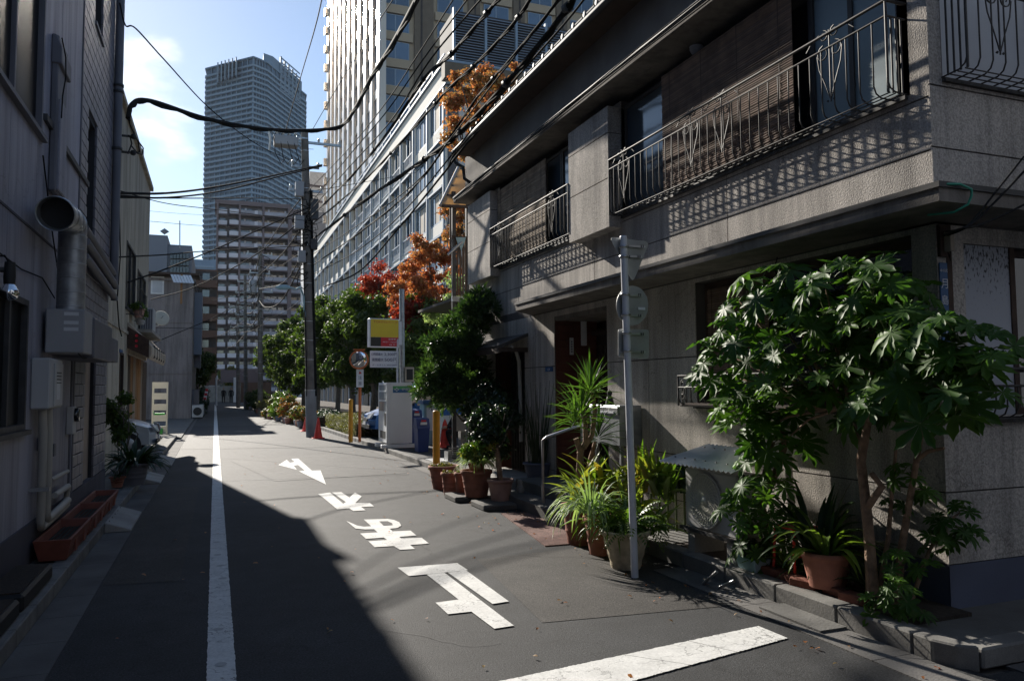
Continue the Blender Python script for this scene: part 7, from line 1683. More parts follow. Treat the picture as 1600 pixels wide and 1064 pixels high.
# ============================================================ CONIFER (podocarpus) IN FRONT OF THE HOUSE END
np.random.seed(8); random.seed(8)
cb = (4.15, 12.9, .1)
co = thing('podocarpus_tree', 'dark fine-leaved conifer with twin stems between the car park and the house', 'tree', cb)
q1, q2 = PY(738, 700, 12.9), PY(755, 690, 13.0)
MB().tube([(q1.x, 12.9, .1), (q1.x-.02, 12.9, .9), PY(733, 640, 12.9), PY(722, 560, 12.9), PY(715, 490, 12.9)], [.055, .045, .04, .03, .012], 8).build('trunk', 'bark', co)
MB().tube([(q2.x, 13.1, .1), (q2.x, 13.1, 1.0), PY(750, 620, 13.1), PY(740, 540, 13.1), PY(742, 470, 13.1)], [.05, .045, .035, .025, .01], 8).build('trunk', 'bark', co)
MB().tube([PY(735, 660, 12.9), PY(722, 657, 12.8), PY(712, 645, 12.8)], [.03, .02, .01], 6).build('limb', 'bark', co)
def needle_crown(name, pts_r, per, L, m, parent, up=.5):
    V_, F_ = [], []; 
    P = []; D = []
    tot = sum(r*r for _, r in pts_r)
    for c, r in pts_r:
        k = max(4, int(per*r*r/tot)); d = np.random.normal(size=(k, 3)); d /= np.linalg.norm(d, axis=1)[:, None]; P.append(np.array(c)+d*r*(.35+.65*np.random.rand(k))[:, None]); dd = d+np.array([0, 0, up]); D.append(dd/np.linalg.norm(dd, axis=1)[:, None])
    P = np.concatenate(P); D = np.concatenate(D); n = len(P)
    VV = []; FF = []; o = 0
    m_ = 9
    base = np.repeat(P, m_, 0); dir_ = np.repeat(D, m_, 0)+np.random.normal(size=(n*m_, 3))*.55; dir_ /= np.linalg.norm(dir_, axis=1)[:, None]; base = base+np.repeat(D, m_, 0)*(np.random.rand(n*m_, 1)*L*.8)
    s = np.cross(dir_, np.random.normal(size=(n*m_, 3))); s /= np.linalg.norm(s, axis=1)[:, None]+1e-9; ln = L*(.6+.6*np.random.rand(n*m_, 1)); wd = L*.09
    V = np.stack([base-s*wd*.4, base+s*wd*.4, base+dir_*ln*.5+s*wd, base+dir_*ln, base+dir_*ln*.5-s*wd], 1).reshape(-1, 3); F = np.array([[0, 1, 2], [0, 2, 4], [4, 2, 3]]); F = (F[None]+(np.arange(n*m_)*5)[:, None, None]).reshape(-1, 3)
    o = bpy.data.objects.new(name, tri_mesh(name, V, F, m, WL[parent.name])); COL.objects.link(o); o.parent = parent
cl = []
prof_c = [(738, 470, 14), (748, 482, 18), (728, 492, 20), (742, 505, 26), (765, 478, 12), (712, 515, 24), (700, 540, 30), (730, 545, 34), (748, 560, 22), (680, 560, 24), (668, 585, 22), (700, 590, 34), (728, 600, 32), (690, 616, 20), (712, 622, 22), (740, 630, 22), (672, 545, 14), (660, 600, 12), (750, 590, 18)]
for (u, v, rp_) in prof_c:
    for j in range(3):
        Y = 12.8+random.uniform(-.45, .45); cl.append((np.array(PY(u+random.uniform(-13, 13), v+random.uniform(-12, 12), Y)), rp_*13.5/FPX*random.uniform(.32, .72)))
needle_crown('crown', cl, 3600, .11, 'leaf_pine', co)

# ============================================================ YUCCAS, STRAP PLANTS, CREAM POT
random.seed(31); np.random.seed(31)
tp = pot('potted_plant', 'tall terracotta pot at the foot of the yucca by the rusty sheet', (3.50, 7.18, 0), .17, .40, 'terracotta', rings=1, cat='potted plant')
tp2 = pot('flower_pot', 'terracotta pot half hidden just left of the cream pot', (3.47, 6.66, 0), .15, .36, 'terracotta', rings=1)
tp3 = pot('flower_pot', 'terracotta pot hidden between the yucca pot and the cream pot', (3.68, 6.95, 0), .14, .34, 'terracotta', rings=0)
yu = thing('yucca', 'spiky bright green yucca with two stacked rosettes against the dark doorway', 'yucca', (3.72, 7.45, .1))
yY = 7.5
def yp(u, v, Y=yY): return PY(u, v, Y)
MB().tube([(yp(906, 750).x, yY, .1), yp(905, 745), yp(907, 705), yp(900, 685)], [.045, .04, .035, .03], 8).build('trunk', 'bark_fatsia', yu)
MB().tube([yp(905, 710), yp(915, 690), yp(915, 660), yp(912, 640)], [.035, .03, .03, .025], 8).build('trunk', 'bark_fatsia', yu); MB().tube([yp(912, 700), yp(925, 680), yp(930, 640), yp(924, 612)], [.03, .028, .026, .02], 8).build('trunk', 'bark_fatsia', yu)
MB().tube([(yp(925, 752).x, yY+.25, .1), yp(922, 720, yY+.25), yp(930, 690, yY+.25)], [.03, .028, .02], 7).build('trunk', 'bark_fatsia', yu)
def rosette(c, n, L, W, m, parent, el=(-10, 88), arch=.35, name='leaf'):
    for k in range(n):
        az = 2.399*k+random.uniform(-.3, .3); e = R(el[0]+(el[1]-el[0])*(k+.5)/n+random.uniform(-8, 8)); d = Vector((math.cos(az)*math.cos(e), math.sin(az)*math.cos(e), math.sin(e)))
        vs, fs = strap(Vector(c)+d*.03+Vector((0, 0, .08*(k/n))), d, L*random.uniform(.75, 1.1), W, arch*random.uniform(.4, 1.3), n=5, fold=.35); MB()._a(vs, fs, True).build(name, m, parent)
rosette(yp(922, 618), 46, .43, .028, 'leaf_yucca', yu); rosette(yp(908, 655), 52, .44, .028, 'leaf_yucca', yu); rosette(yp(898, 668, yY-.15), 26, .30, .024, 'leaf_yucca', yu); rosette(yp(935, 690, yY+.25), 40, .42, .026, 'leaf_dark', yu, el=(-25, 80))
sp1 = thing('variegated_shrub', 'broad-leaved yellow-green plant with orange-tipped leaves behind the white sign pole', 'plant', (4.1, 7.0, .1))
for (u, v, Y, n, L, W, m, e) in ((905, 745, 7.0, 26, .42, .07, 'leaf_yellow', (15, 75)), (940, 735, 7.1, 30, .45, .075, 'leaf_yellow', (20, 80)), (965, 745, 7.0, 26, .42, .07, 'leaf_yellow', (15, 80)), (1000, 735, 6.9, 34, .50, .075, 'leaf_yellow', (35, 85)), (1035, 745, 6.8, 30, .42, .07, 'leaf_grass', (40, 85)), (1070, 735, 6.9, 26, .38, .07, 'leaf_dark', (45, 85)), (985, 770, 6.5, 26, .42, .06, 'leaf_yellow', (20, 80)), (1020, 790, 6.3, 24, .40, .06, 'leaf_grass', (5, 60)), (930, 770, 6.8, 20, .35, .06, 'leaf_grass', (0, 60))):
    b_ = PY(u, v+25, Y)
    for k in range(n):
        az = random.uniform(0, 2*PI); el = R(random.uniform(*e)); d = Vector((math.cos(az)*math.cos(el), math.sin(az)*math.cos(el), math.sin(el))); vs, fs = strap(b_+Vector((random.uniform(-.1, .1), random.uniform(-.12, .12), random.uniform(-.12, .05))), d, L*random.uniform(.7, 1.1), W*random.uniform(.8, 1.1), random.uniform(.3, .9), n=5, pinch=1.0)
        MB()._a(vs, fs, True).build('leaf', m, sp1)
stm = MB()
for k in range(14): u = 900+13*k; b_ = PY(u, 770, 6.9); stm.tube([(b_.x, 6.9, .1), b_], .012, 5)
stm.build('stems', 'stem_green', sp1)
# cream pot with grassy + ferny plants
q = G(977, 893); cpot = thing('potted_plant', 'large cream stone-textured pot overflowing with drooping striped grass and ferny leaves', 'potted plant', (q.x+.08, q.y+.13, 0)); CX, CY_ = q.x+.08, q.y+.13
zt = PY(977, 826, CY_).z; rt = .205
pr_ = [(rt*.62, 0)]+[(rt*(.62+.38*k/10)+.004*math.sin(k*2), zt*.88*k/10) for k in range(1, 11)]+[(rt+.022, zt*.89), (rt+.024, zt-.008), (rt+.01, zt), (rt-.015, zt-.01), (rt-.02, zt-.06)]
MB().lathe(pr_, (CX, CY_, 0), 36).build('pot', 'cream_pot', cpot); MB().lathe([(rt-.02, -.05), (0, -.04)], (CX, CY_, zt), 16).build('soil', 'soil', cpot)
gb_ = (CX-.16, CY_+.35, zt+.10)
strap_plant(cpot, 'leaf_pale', 120, .46, .024, 2.0, base=gb_, rb=.08, limit=120, elev=(30, 88), name='grass_blade')
strap_plant(cpot, 'leaf_grass', 60, .38, .022, 1.6, base=(CX-.05, CY_+.15, zt-.02), rb=.08, limit=60, elev=(20, 80), name='grass_blade')
# fern-like fronds
def frond(base, d, L, W, m, parent, arch=1.0):
    mb = MB(); p = Vector(base); cur = Vector(d).normalized(); side = cur.cross(Vector((0, 0, 1))).normalized(); n_ = 13
    for i in range(n_):
        t = i/n_; w_ = W*math.sin(PI*min(1, .12+t*.9))**.6; 
        for s in (-1, 1):
            a_ = p; b_ = p+side*s*w_+cur*w_*.5+Vector((0, 0, -.25*w_)); mid = (a_+b_)/2; pr = cur*L/n_*.42; mb._a([a_, mid+pr+Vector((0, 0, .006)), b_, mid-pr], [(0, 1, 2), (0, 2, 3)], True)
        nx_ = p+cur*L/n_; p = nx_; cur = (cur+Vector((0, 0, -arch/n_*1.5))).normalized()
    return mb.build('frond', m, parent)
for k in range(58):
    az = random.uniform(0, 2*PI); el = R(random.uniform(10, 75)); d = Vector((math.cos(az)*math.cos(el), math.sin(az)*math.cos(el), math.sin(el))); frond((CX+random.uniform(-.06, .12), CY_+random.uniform(-.1, .1), zt+random.uniform(-.02, .06)), d, random.uniform(.28, .46), .055, 'leaf_grass', cpot, random.uniform(.9, 1.7))

# ============================================================ WHITE SIGN POLE
B_ = G(992, 902); spn_ = thing('white_sign_pole', 'white steel pole carrying the backs of a triangular, a round and a square road sign', 'sign pole', (B_.x, B_.y, 0)); SYp = B_.y
Tp = PY(974, 371, SYp); MB().tube([B_, Tp], .031, 16).build('pole', 'pole_white', spn_); MB().lathe([(.031, 0), (.028, .012), (0, .016)], Tp, 14, axis=(Tp-B_)).build('cap', 'pole_white', spn_)
yS = SYp+.05
def sgn(poly, name, holes=None, th=.006, y=yS, slope=.10):
    pts = [PY(u, v, y+slope*(PY(u, v, y).x-B_.x)) for u, v in poly]; o = MB().prism(pts, (0, th, 0)).build(name, 'sign_back', spn_, bev=.0); return o
def rounded(pts, k=.14, n=4):
    out = []; m = len(pts)
    for i in range(m):
        p0, p, p2 = Vector(pts[i-1]), Vector(pts[i]), Vector(pts[(i+1) % m])
        a_ = p.lerp(p0, k); b_ = p.lerp(p2, k)
        for j in range(n+1): t = j/n; out.append(tuple(a_.lerp(p, t).lerp(p.lerp(b_, t), t)))
    return out
tri = sgn(rounded([(952, 370), (1015, 378), (989, 442)], .13), 'triangular_sign_back'); sgn_r = sgn([(988+25*math.cos(2*PI*k/32), 477.5+31*math.sin(2*PI*k/32)) for k in range(32)], 'round_sign_back')
sq = sgn(rounded([(966, 514), (1014, 515), (1014, 561), (966, 558)], .08, 3), 'square_sign_back')
def bar(u0, v, u1, par):
    a_, b_ = PY(u0, v, yS-.012), PY(u1, v, yS-.012); MB().obox((a_+b_)/2, ((b_-a_).length, .012, .018)).build('bracket_bar', 'steel', par)
    for u in (u0+3, u0+6, u1-6, u1-3): c = PY(u, v, yS-.02); MB().obox(c, (.006, .008, .022)).build('slot', 'dark_metal', par)
for v, u0, u1, par in ((385, 976, 1008, tri), (401, 978, 1003, tri), (461, 974, 1004, sgn_r), (493, 974, 1004, sgn_r), (522, 972, 1008, sq), (550, 972, 1008, sq)): bar(u0, v, u1, par)
for v in (386, 402, 462, 494, 523, 551):
    f = (902-v)/(902-371); c = B_.lerp(Tp, f); MB().lathe([(.034, -.011), (.042, -.009), (.042, .009), (.034, .011)], c, 16).build('clamp', 'steel', spn_); MB().box((c.x-.012, c.y+.02, c.z-.01), (c.x+.05, c.y+.045, c.z+.01)).build('clamp_ear', 'steel', spn_)
a_ = PY(997, 482, yS-.002); MB().box((a_.x-.0, yS-.004, a_.z-.012), (a_.x+.07, yS-.001, a_.z+.012)).build('maker_sticker', 'sign_white', spn_)

# ============================================================ AIR-CONDITIONER WITH CORRUGATED LID
at_ = thing('air_conditioner', 'outdoor air-conditioning unit with a round fan grille under a corrugated metal lid', 'air conditioner', (4.05, 5.75, .3))
y0, y1 = 5.28, 6.02; x0, x1 = 4.00, 4.27; z0, z1 = .34, .86
MB().box((x0+.006, y0, z0), (x1, y1, z1)).build('casing', 'boiler', at_, bev=.012)
fc = Vector((x0, 5.70, .60)); MB().lathe([(.235, 0), (.245, .012), (.235, .02), (.215, .008)], fc, 40, axis=(-1, 0, 0)).build('fan_ring', 'boiler', at_)
MB().lathe([(0, 0), (.225, .001)], fc+Vector((-.001, 0, 0)), 30, axis=(-1, 0, 0)).build('fan_opening', 'black', at_)
gm_ = MB()
for k in range(36):
    a = 2*PI*k/36; pts_ = []
    for j in range(6): r_ = .035+.185*j/5; aa = a+.55*j/5; pts_.append((0, math.cos(aa)*r_, math.sin(aa)*r_))
    gm_.tube(pts_, .0035, 4)
for r_ in (.09, .15, .21): gm_.tube([(0, math.cos(2*PI*k/28)*r_, math.sin(2*PI*k/28)*r_) for k in range(29)], .003, 4)
gm_.lathe([(0, .012), (.036, .008), (.036, -.004)], (0, 0, 0), 14, axis=(-1, 0, 0)); gobj = bpy.data.objects.new('fan_grille', gm_.mesh('fan_grille', 'shelf_white')); COL.objects.link(gobj); gobj.parent = at_; gobj.location = fc+Vector((-.018, 0, 0))-Vector(WL[at_.name])
for yy in (5.34, 5.9): MB().box((x0-.02, yy-.05, .1), (x1+.02, yy+.05, z0)).build('concrete_foot', 'concrete', at_)
MB().box((x0-.03, y0-.05, z0-.03), (x0, y1+.05, z0)).build('frame_bar', 'dark_metal', at_); MB().box((x0-.02, y0-.10, .02), (x0+.02, y0-.06, z1+.02)).build('frame_leg', 'dark_metal', at_)
L0_ = [PY(1030, 762, 6.12), PY(1100, 729, 6.45), PY(1195, 742, 5.5), PY(1150, 787, 5.15)]
xa_, xb_ = 3.86, 4.42; ya_, yb_ = 5.12, 6.22
cor = MB(); nC = 34
for k in range(nC+1):
    y = ya_+(yb_-ya_)*k/nC; dz = .009*math.cos(PI*k); cor.v += [(xa_, y, .905+dz), (xb_, y, 1.04+dz)]
for k in range(nC): cor.f.append((2*k, 2*k+1, 2*k+3, 2*k+2)); cor.sm.append(False)
lid = cor.build('corrugated_lid', 'white_paint', at_)
md = lid.modifiers.new('thickness', 'SOLIDIFY'); md.thickness = .003
for k in range(7):
    for xx, zz in ((xa_+.12, .945), (xb_-.12, 1.02)): MB().lathe([(.01, 0), (.008, .008), (0, .01)], (xx, ya_+.08+.155*k, zz), 7).build('screw_cap', 'dark_metal', lid)
tag(MB().tube([G(1098, 912, .01), G(1120, 893, .16)], .012, 6).build('bracket_foot', 'steel', org=tuple(G(1100, 905))), 'thin pale metal strut lying left on the kerb below the air conditioner', 'strut'); tag(MB().tube([G(1122, 918, .01), G(1147, 907, .10)], .012, 6).build('bracket_foot', 'steel', org=tuple(G(1130, 915))), 'thin pale metal strut lying right on the kerb below the air conditioner', 'strut')

# ============================================================ CORNER BED: fatsia, terracotta pot, stool, bricks
bed = struct('corner_soil', MB().box((4.04, 3.66, .08), (4.59, 6.3, .125)), 'soil')
for (x_, y_, n_, L__, m_, lb_) in ((4.36, 4.72, 46, .48, 'leaf_dark', 'dark clump of strap leaves behind the red stool'), (4.34, 5.02, 36, .40, 'leaf_grass', 'green strap-leaved clump between the red stool and the leaning fatsia'), (4.3, 4.1, 26, .34, 'leaf_dark', 'low dark strap-leaved clump at the foot of the big fatsia')):
    t = thing('strap_leaf_plant', lb_, 'plant', (x_, y_, .12)); strap_plant(t, m_, n_, L__, .05, 1.0, base=(x_, y_, .13), rb=.08, limit=60, elev=(30, 85))
tpz = .16; tq = (4.12, 4.42)
kaf = pot('potted_plant', 'wide terracotta pot of glossy kaffir lilies under the big-leaved tree', (tq[0], tq[1], tpz), .17, .25, 'terracotta', rings=0, rim=.02, cat='potted plant')
strap_plant(kaf, 'leaf_grass', 34, .50, .05, 1.2, base=(tq[0], tq[1], tpz+.22), rb=.06, limit=34, elev=(25, 80)); strap_plant(kaf, 'leaf_dark', 44, .55, .05, 1.0, base=(tq[0]+.05, tq[1]+.15, tpz+.22), rb=.1, limit=44, elev=(25, 85))
random.seed(6)
for k, (y, x, rz) in enumerate(((4.95, 4.08, .1), (4.74, 4.07, -.1), (4.56, 4.05, .25), (4.3, 4.1, -.05), (4.12, 4.08, .12))):
    o = MB().obox((0, 0, 0), (.10, .21, .06)).build('loose_brick', 'brick_red', org=(0, 0, 0), bev=.006); o.location = (x, y, .155); o.rotation_euler = (0, 0, rz)
    tag(o, ['loose red brick beside the small pale trough', 'loose red brick below the red stool', 'loose red brick between stool and terracotta pot', 'loose red brick under the terracotta pot', 'loose red brick nearest the tree trunk'][k], 'brick', 'loose red bricks edging the bed')
st = thing('red_stool', 'small red metal stool half hidden in the plants beside the terracotta pot', 'stool', (4.22, 4.85, .12))
zs_ = .50
for dx in (-.12, .12):
    for dy in (-.12, .12): MB().tube([(4.22+dx, 4.85+dy, .12), (4.22+dx*.85, 4.85+dy*.85, zs_)], .012, 6).build('leg', 'cone_red', st)
MB().box((4.1, 4.73, zs_), (4.34, 4.97, zs_+.02)).build('seat', 'cone_red', st, bev=.005); MB().tube([(4.1, 4.74, .3), (4.34, 4.74, .3)], .008, 5).build('stretcher', 'cone_red', st)
ptb = thing('small_trough', 'small pale blue plastic trough at the foot of the left fatsia', 'planter', (4.05, 5.12, .12)); 
MB()._a([(3.98, 5.03, .13), (4.10, 5.03, .13), (4.10, 5.24, .13), (3.98, 5.24, .13), (3.96, 5.01, .23), (4.12, 5.01, .23), (4.12, 5.26, .23), (3.96, 5.26, .23)], [(0, 3, 2, 1), (0, 1, 5, 4), (1, 2, 6, 5), (2, 3, 7, 6), (3, 0, 4, 7), (4, 5, 6, 7)]).build('trough', 'cloth_blue', ptb, bev=.004)
crown('foliage', clumps((4.05, 5.15, .3), (.08, .1, .06), 5, .05, .09), 500, .05, 'leaf_dark', ptb)

def fatsia_mesh(name, R0, lobes=9, curl=.35, seed=0):
    rnd = random.Random(seed); V = [(0, 0, 0)]; F = []
    span = R(300); ring = []
    for k in range(lobes):
        a = -span/2+span*k/(lobes-1); L = R0*(1-.28*abs(a)/(span/2))*rnd.uniform(.92, 1.06); w_ = R(span*57.3/(lobes-1)/2)
        def pt(f, off, zc=0): rr = L*f; return (math.sin(a+off)*rr, math.cos(a+off)*rr, -curl*rr*rr/R0*.6+zc+rnd.uniform(-.004, .004))
        b = len(V)
        V += [pt(.40, -w_*.93, -.004), pt(.60, -w_*.74, .008), pt(.78, -w_*.62, .006), pt(.88, -w_*.24), pt(1.03, 0), pt(.88, w_*.24), pt(.78, w_*.62, .006), pt(.60, w_*.74, .008), pt(.40, w_*.93, -.004), pt(.45, 0, -.012), pt(.72, 0, -.012)]
        F += [(0, b, b+9), (b, b+1, b+9), (b+1, b+10, b+9), (b+1, b+2, b+10), (b+2, b+3, b+10), (b+3, b+4, b+10), (b+4, b+5, b+10), (b+5, b+6, b+10), (b+6, b+7, b+10), (b+7, b+9, b+10), (b+7, b+8, b+9), (b+8, 0, b+9)]
    mb = MB(); mb._a(V, [f[::-1] for f in F], True); return mb.mesh(name, 'leaf_fatsia')
FM = [fatsia_mesh('leaf', .20, 9, .15, 1), fatsia_mesh('leaf', .185, 9, .5, 2), fatsia_mesh('leaf', .215, 9, .8, 3), fatsia_mesh('leaf', .15, 7, .1, 4), fatsia_mesh('leaf', .17, 9, .35, 6)]
def fatsia(parent, tips, per, scale=1.0, stems=True, updir=.55, seed=0, pl=(.10, .28)):
    rnd = random.Random(seed); L0 = Vector(WL[parent.name])
    pm = MB()
    for tpz_, cnt in tips:
        tpv = Vector(tpz_)
        for k in range(cnt):
            az = 2.399*k+rnd.uniform(-.4, .4); el = R(rnd.uniform(-35, 65)); d = Vector((math.cos(az)*math.cos(el), math.sin(az)*math.cos(el), math.sin(el))); e = tpv+d*rnd.uniform(*pl)*scale+Vector((0, 0, -.02))
            pm.tube([tpv, tpv.lerp(e, .5)+Vector((0, 0, .02)), e], .0035, 4, caps=False)
            n_ = (d*.5+Vector((-.42+rnd.uniform(-.3, .3), -.2+rnd.uniform(-.3, .3), updir+rnd.uniform(-.15, .5)))).normalized(); fwd = (d-n_*d.dot(n_)); fwd = fwd.normalized() if fwd.length > .05 else n_.orthogonal(); x = fwd.cross(n_)
            m_ = Matrix((x, fwd, n_)).transposed(); o = bpy.data.objects.new('leaf', rnd.choice(FM)); COL.objects.link(o); o.parent = parent; s = scale*rnd.uniform(.7, 1.12)
            o.matrix_local = Matrix.Translation(e-L0) @ m_.to_4x4() @ Matrix.Diagonal((s, s, s, 1))
    pm.build('petioles', 'stem_green', parent)['kind'] = 'stuff'
fb = (4.13, 4.02, .12)
fa = thing('fatsia_tree', 'large multi-stemmed fatsia with big lobed glossy leaves at the house corner', 'fatsia', fb)
def fp_(u, v, Y): return PY(u, v, Y)
def stem(pts, rs, par=fa): MB().tube(pts, rs, 9).build('trunk', 'bark_fatsia', par)
stem([fb]+[PX(u_, v_, 4.14) for u_, v_ in ((1362, 900), (1358, 840), (1352, 780), (1345, 720), (1356, 660), (1362, 630))], [.045, .040, .036, .034, .032, .026, .018])
stem([PX(1357, 790, 4.14), PX(1378, 760, 4.14), PX(1362, 740, 4.14)], [.026, .024, .02]); stem([PX(1350, 700, 4.14), PX(1338, 665, 4.14), PX(1310, 635, 4.14), PX(1290, 600, 4.14)], [.028, .022, .018, .012])
stem([(4.3, 3.98, .12)]+[PX(u_, v_, 4.34) for u_, v_ in ((1408, 860), (1420, 790), (1432, 720), (1442, 660), (1455, 620))], [.03, .026, .022, .02, .018, .012]); stem([PX(1432, 720, 4.34), PX(1450, 705, 4.34), PX(1475, 700, 4.34)], [.016, .014, .01])
stem([(4.25, 4.1, .12)]+[PX(u_, v_, 4.3) for u_, v_ in ((1388, 840), (1392, 790), (1400, 700))], [.018, .016, .014, .01])
rf2 = random.Random(77); tips = []
crown_px = [(1155, 470), (1185, 455), (1215, 440), (1250, 450), (1290, 450), (1330, 445), (1365, 440), (1390, 450), (1140, 505), (1175, 500), (1210, 490), (1250, 490), (1290, 490), (1330, 485), (1370, 475), (1395, 490), (1120, 545), (1150, 545), (1185, 535), (1225, 530), (1265, 530), (1305, 530), (1345, 525), (1385, 520), (1425, 515), (1460, 520), (1500, 535), (1530, 555), (1125, 585), (1155, 580), (1195, 575), (1235, 575), (1275, 570), (1315, 575), (1355, 565), (1400, 560), (1440, 555), (1480, 565), (1520, 590), (1150, 620), (1185, 620), (1225, 615), (1265, 610), (1340, 605), (1385, 600), (1425, 600), (1470, 605), (1500, 620), (1190, 650), (1215, 655), (1430, 640), (1470, 640), (1240, 640), (1300, 600), (1180, 680), (1200, 700), (1225, 690), (1160, 660), (1340, 640), (1380, 635)]
for (u, v) in crown_px:
    tips.append((tuple(PX(u, v, 4.12+rf2.uniform(-.2, .16)-max(0, (1300-u)*.0006))), 5 if u < 1300 else 6))
fatsia(fa, tips, 5, .98, seed=5)
br2 = MB()
for (u, v) in crown_px[::2]:
    e = PX(u, v, 4.14); s = PX(1350+(u-1350)*.35, 640, 4.2); br2.tube([s, s.lerp(e, .5)+Vector((0, 0, .05)), e], [.014, .010, .006], 5)
br2.build('branches', 'bark_fatsia', fa)
fl = thing('fatsia_shrub', 'smaller fatsia leaning over the air conditioner, left of the big one', 'fatsia', (4.3, 5.2, .12))
stem([(4.3, 5.2, .12), PY(1190, 790, 5.2), PY(1215, 730, 5.1), PY(1225, 700, 5.0), PY(1222, 670, 4.95)], [.034, .032, .03, .026, .018], fl); stem([PY(1200, 780, 5.2), PY(1195, 740, 5.15), PY(1208, 690, 5.1)], [.026, .022, .016], fl)
fatsia(fl, [(tuple(PY(u, v, 4.95+rf2.uniform(-.1, .2))), n_) for u, v, n_ in ((1150, 770, 5), (1180, 770, 5), (1140, 805, 5), (1170, 815, 6), (1200, 800, 5), (1165, 850, 5), (1195, 850, 5), (1180, 745, 4), (1215, 760, 4), (1210, 830, 4), (1185, 885, 4), (1225, 810, 4))], 5, .72, seed=9, pl=(.06, .2))
f3 = thing('fatsia_sapling', 'low fatsia sapling sprawling at the foot of the big fatsia near the kerb corner', 'fatsia', (4.2, 3.78, .12))
fatsia(f3, [(tuple(PY(u, v, Y)), n_) for u, v, Y, n_ in ((1395, 920, 3.72, 6), (1420, 945, 3.68, 6), (1375, 945, 3.8, 5), (1440, 890, 3.75, 5), (1400, 870, 3.85, 5), (1480, 820, 3.72, 7), (1505, 830, 3.7, 6), (1465, 850, 3.75, 5), (1500, 790, 3.72, 5), (1410, 740, 3.9, 5), (1440, 770, 3.85, 5), (1395, 790, 4.0, 4))], 5, .55, seed=12, pl=(.05, .2))
stem([(4.25, 3.85, .12), PY(1452, 860, 3.8), PY(1475, 820, 3.74), PY(1500, 800, 3.72)], [.016, .012, .01, .006], f3); stem([(4.2, 3.9, .12), PY(1412, 840, 3.95), PY(1420, 770, 3.9)], [.02, .018, .01], f3)
# ============================================================ OVERHEAD CABLES
def smooth(pts, n=8):
    P = [Vector(p) for p in pts]; out = []
    if len(P) < 3: 
        return [P[0].lerp(P[1], k/n) for k in range(n+1)]
    Q = [P[0]*2-P[1]]+P+[P[-1]*2-P[-2]]
    for i in range(1, len(Q)-2):
        for k in range(n):
            t = k/n; a, b, c, d = Q[i-1], Q[i], Q[i+1], Q[i+2]; out.append(.5*((2*b)+(c-a)*t+(2*a-5*b+4*c-d)*t*t+(3*b-a-3*c+d)*t*t*t))
    out.append(P[-1]); return out
def cable(lab, pts, r, group='overhead cables', m='cable', hangers=0, twist=0):
    S = smooth(pts); o = MB().tube(S, r, 6).build('overhead_cable', m, org=tuple(S[0])); tag(o, lab, 'cable', group)
    if twist: MB().tube([p+Vector((r*.5*math.cos(i*1.3), 0, r*.5*math.sin(i*1.3)-r*.9)) for i, p in enumerate(S)], r*.55, 5).build('lashed_wire', m, o)
    for k in range(hangers):
        p = S[int((k+.5)/hangers*(len(S)-1))]; MB().lathe([(r*1.9, -.03), (r*1.9, .03)], p, 6, axis=(S[1]-S[0])).build('clip', 'dark_metal', o)
    return o
def A(u, v, Y): return PY(u, v, Y)
def XX(u, v, X=2.75): return PX(u, v, X)
cable('thick black cable sagging across the sky from the left wall bracket to overhead right', [A(200, 185, 15.2), A(207, 163, 15.4), A(235, 158, 16), A(320, 185, 18), (A(400, 200, 20)), A(470, 204, 21.5), A(530, 198, 21.5), A(555, 170, 19), A(580, 122, 16.5), A(612, 72, 14), A(655, -8, 11), A(690, -90, 9.5)], .045, twist=1)
cable('thin wire from the top of the grey house down to the pole head', [A(187, 5, 12.5), A(196, 40, 12.6), A(212, 45, 12.8), A(255, 92, 14.5), A(330, 172, 18), A(400, 225, 22), A(452, 250, 25)], .012)
cable('upper of the two black cables crossing the street below the sagging one', [A(185, 302, 15), A(260, 302, 17), A(340, 292, 20), A(430, 274, 23.5), A(503, 258, 26)], .024)
cable('lower of the two black cables crossing the street below the sagging one', [A(185, 306, 15), A(260, 309, 17), A(350, 298, 20.5), A(440, 275, 24), A(503, 260, 26.2)], .020)
cable('straight thin black cable at the height of the tower foot', [A(186, 309, 15), A(300, 310, 19), A(420, 310, 23), A(480, 312, 25.6)], .014)
cable('thin wire sloping from the left wall under the straight cable', [A(186, 298, 15), A(260, 318, 18), A(340, 328, 21), A(478, 345, 25.6)], .010)
cable('faint distant wire low across the pale sky', [A(235, 346, 60), A(320, 353, 75), A(460, 360, 100)], .02)
cable('faint distant wire above the other across the pale sky', [A(188, 326, 60), A(320, 336, 75), A(460, 338, 100)], .014)
cable('cable from the beige house window bracket up to the pole', [A(200, 441, 19), A(260, 420, 21), A(340, 388, 23), A(420, 352, 25), A(482, 325, 25.8)], .020)
cable('cable rising from behind the beige house to the pole', [A(183, 402, 15), A(260, 398, 18), (A(330, 392, 21)), A(480, 384, 25.7)], .014)
cable('long black cable climbing from the mauve house to the pole', [A(236, 468, 40), A(300, 450, 36), A(380, 410, 31), A(440, 370, 28), A(482, 335, 25.8)], .022)
cable('low cable sagging in front of the mauve house', [A(240, 536, 40), A(290, 515, 44), A(330, 498, 47), A(383, 470, 50)], .02)
cable('thin cable under the mauve house roof line', [A(236, 512, 44), A(300, 513, 44.6), A(360, 515, 46), (A(405, 505, 44))], .012)
cable('steep wire from above down to the switch box', [A(505, -10, 13), A(492, 45, 15), A(470, 120, 19.5), A(446, 205, 25.4)], .011)
cable('steep wire from the crossarm up to the top of the frame', [A(640, -40, 12), A(575, 60, 16), A(525, 140, 21), A(487, 205, 25.6)], .010)
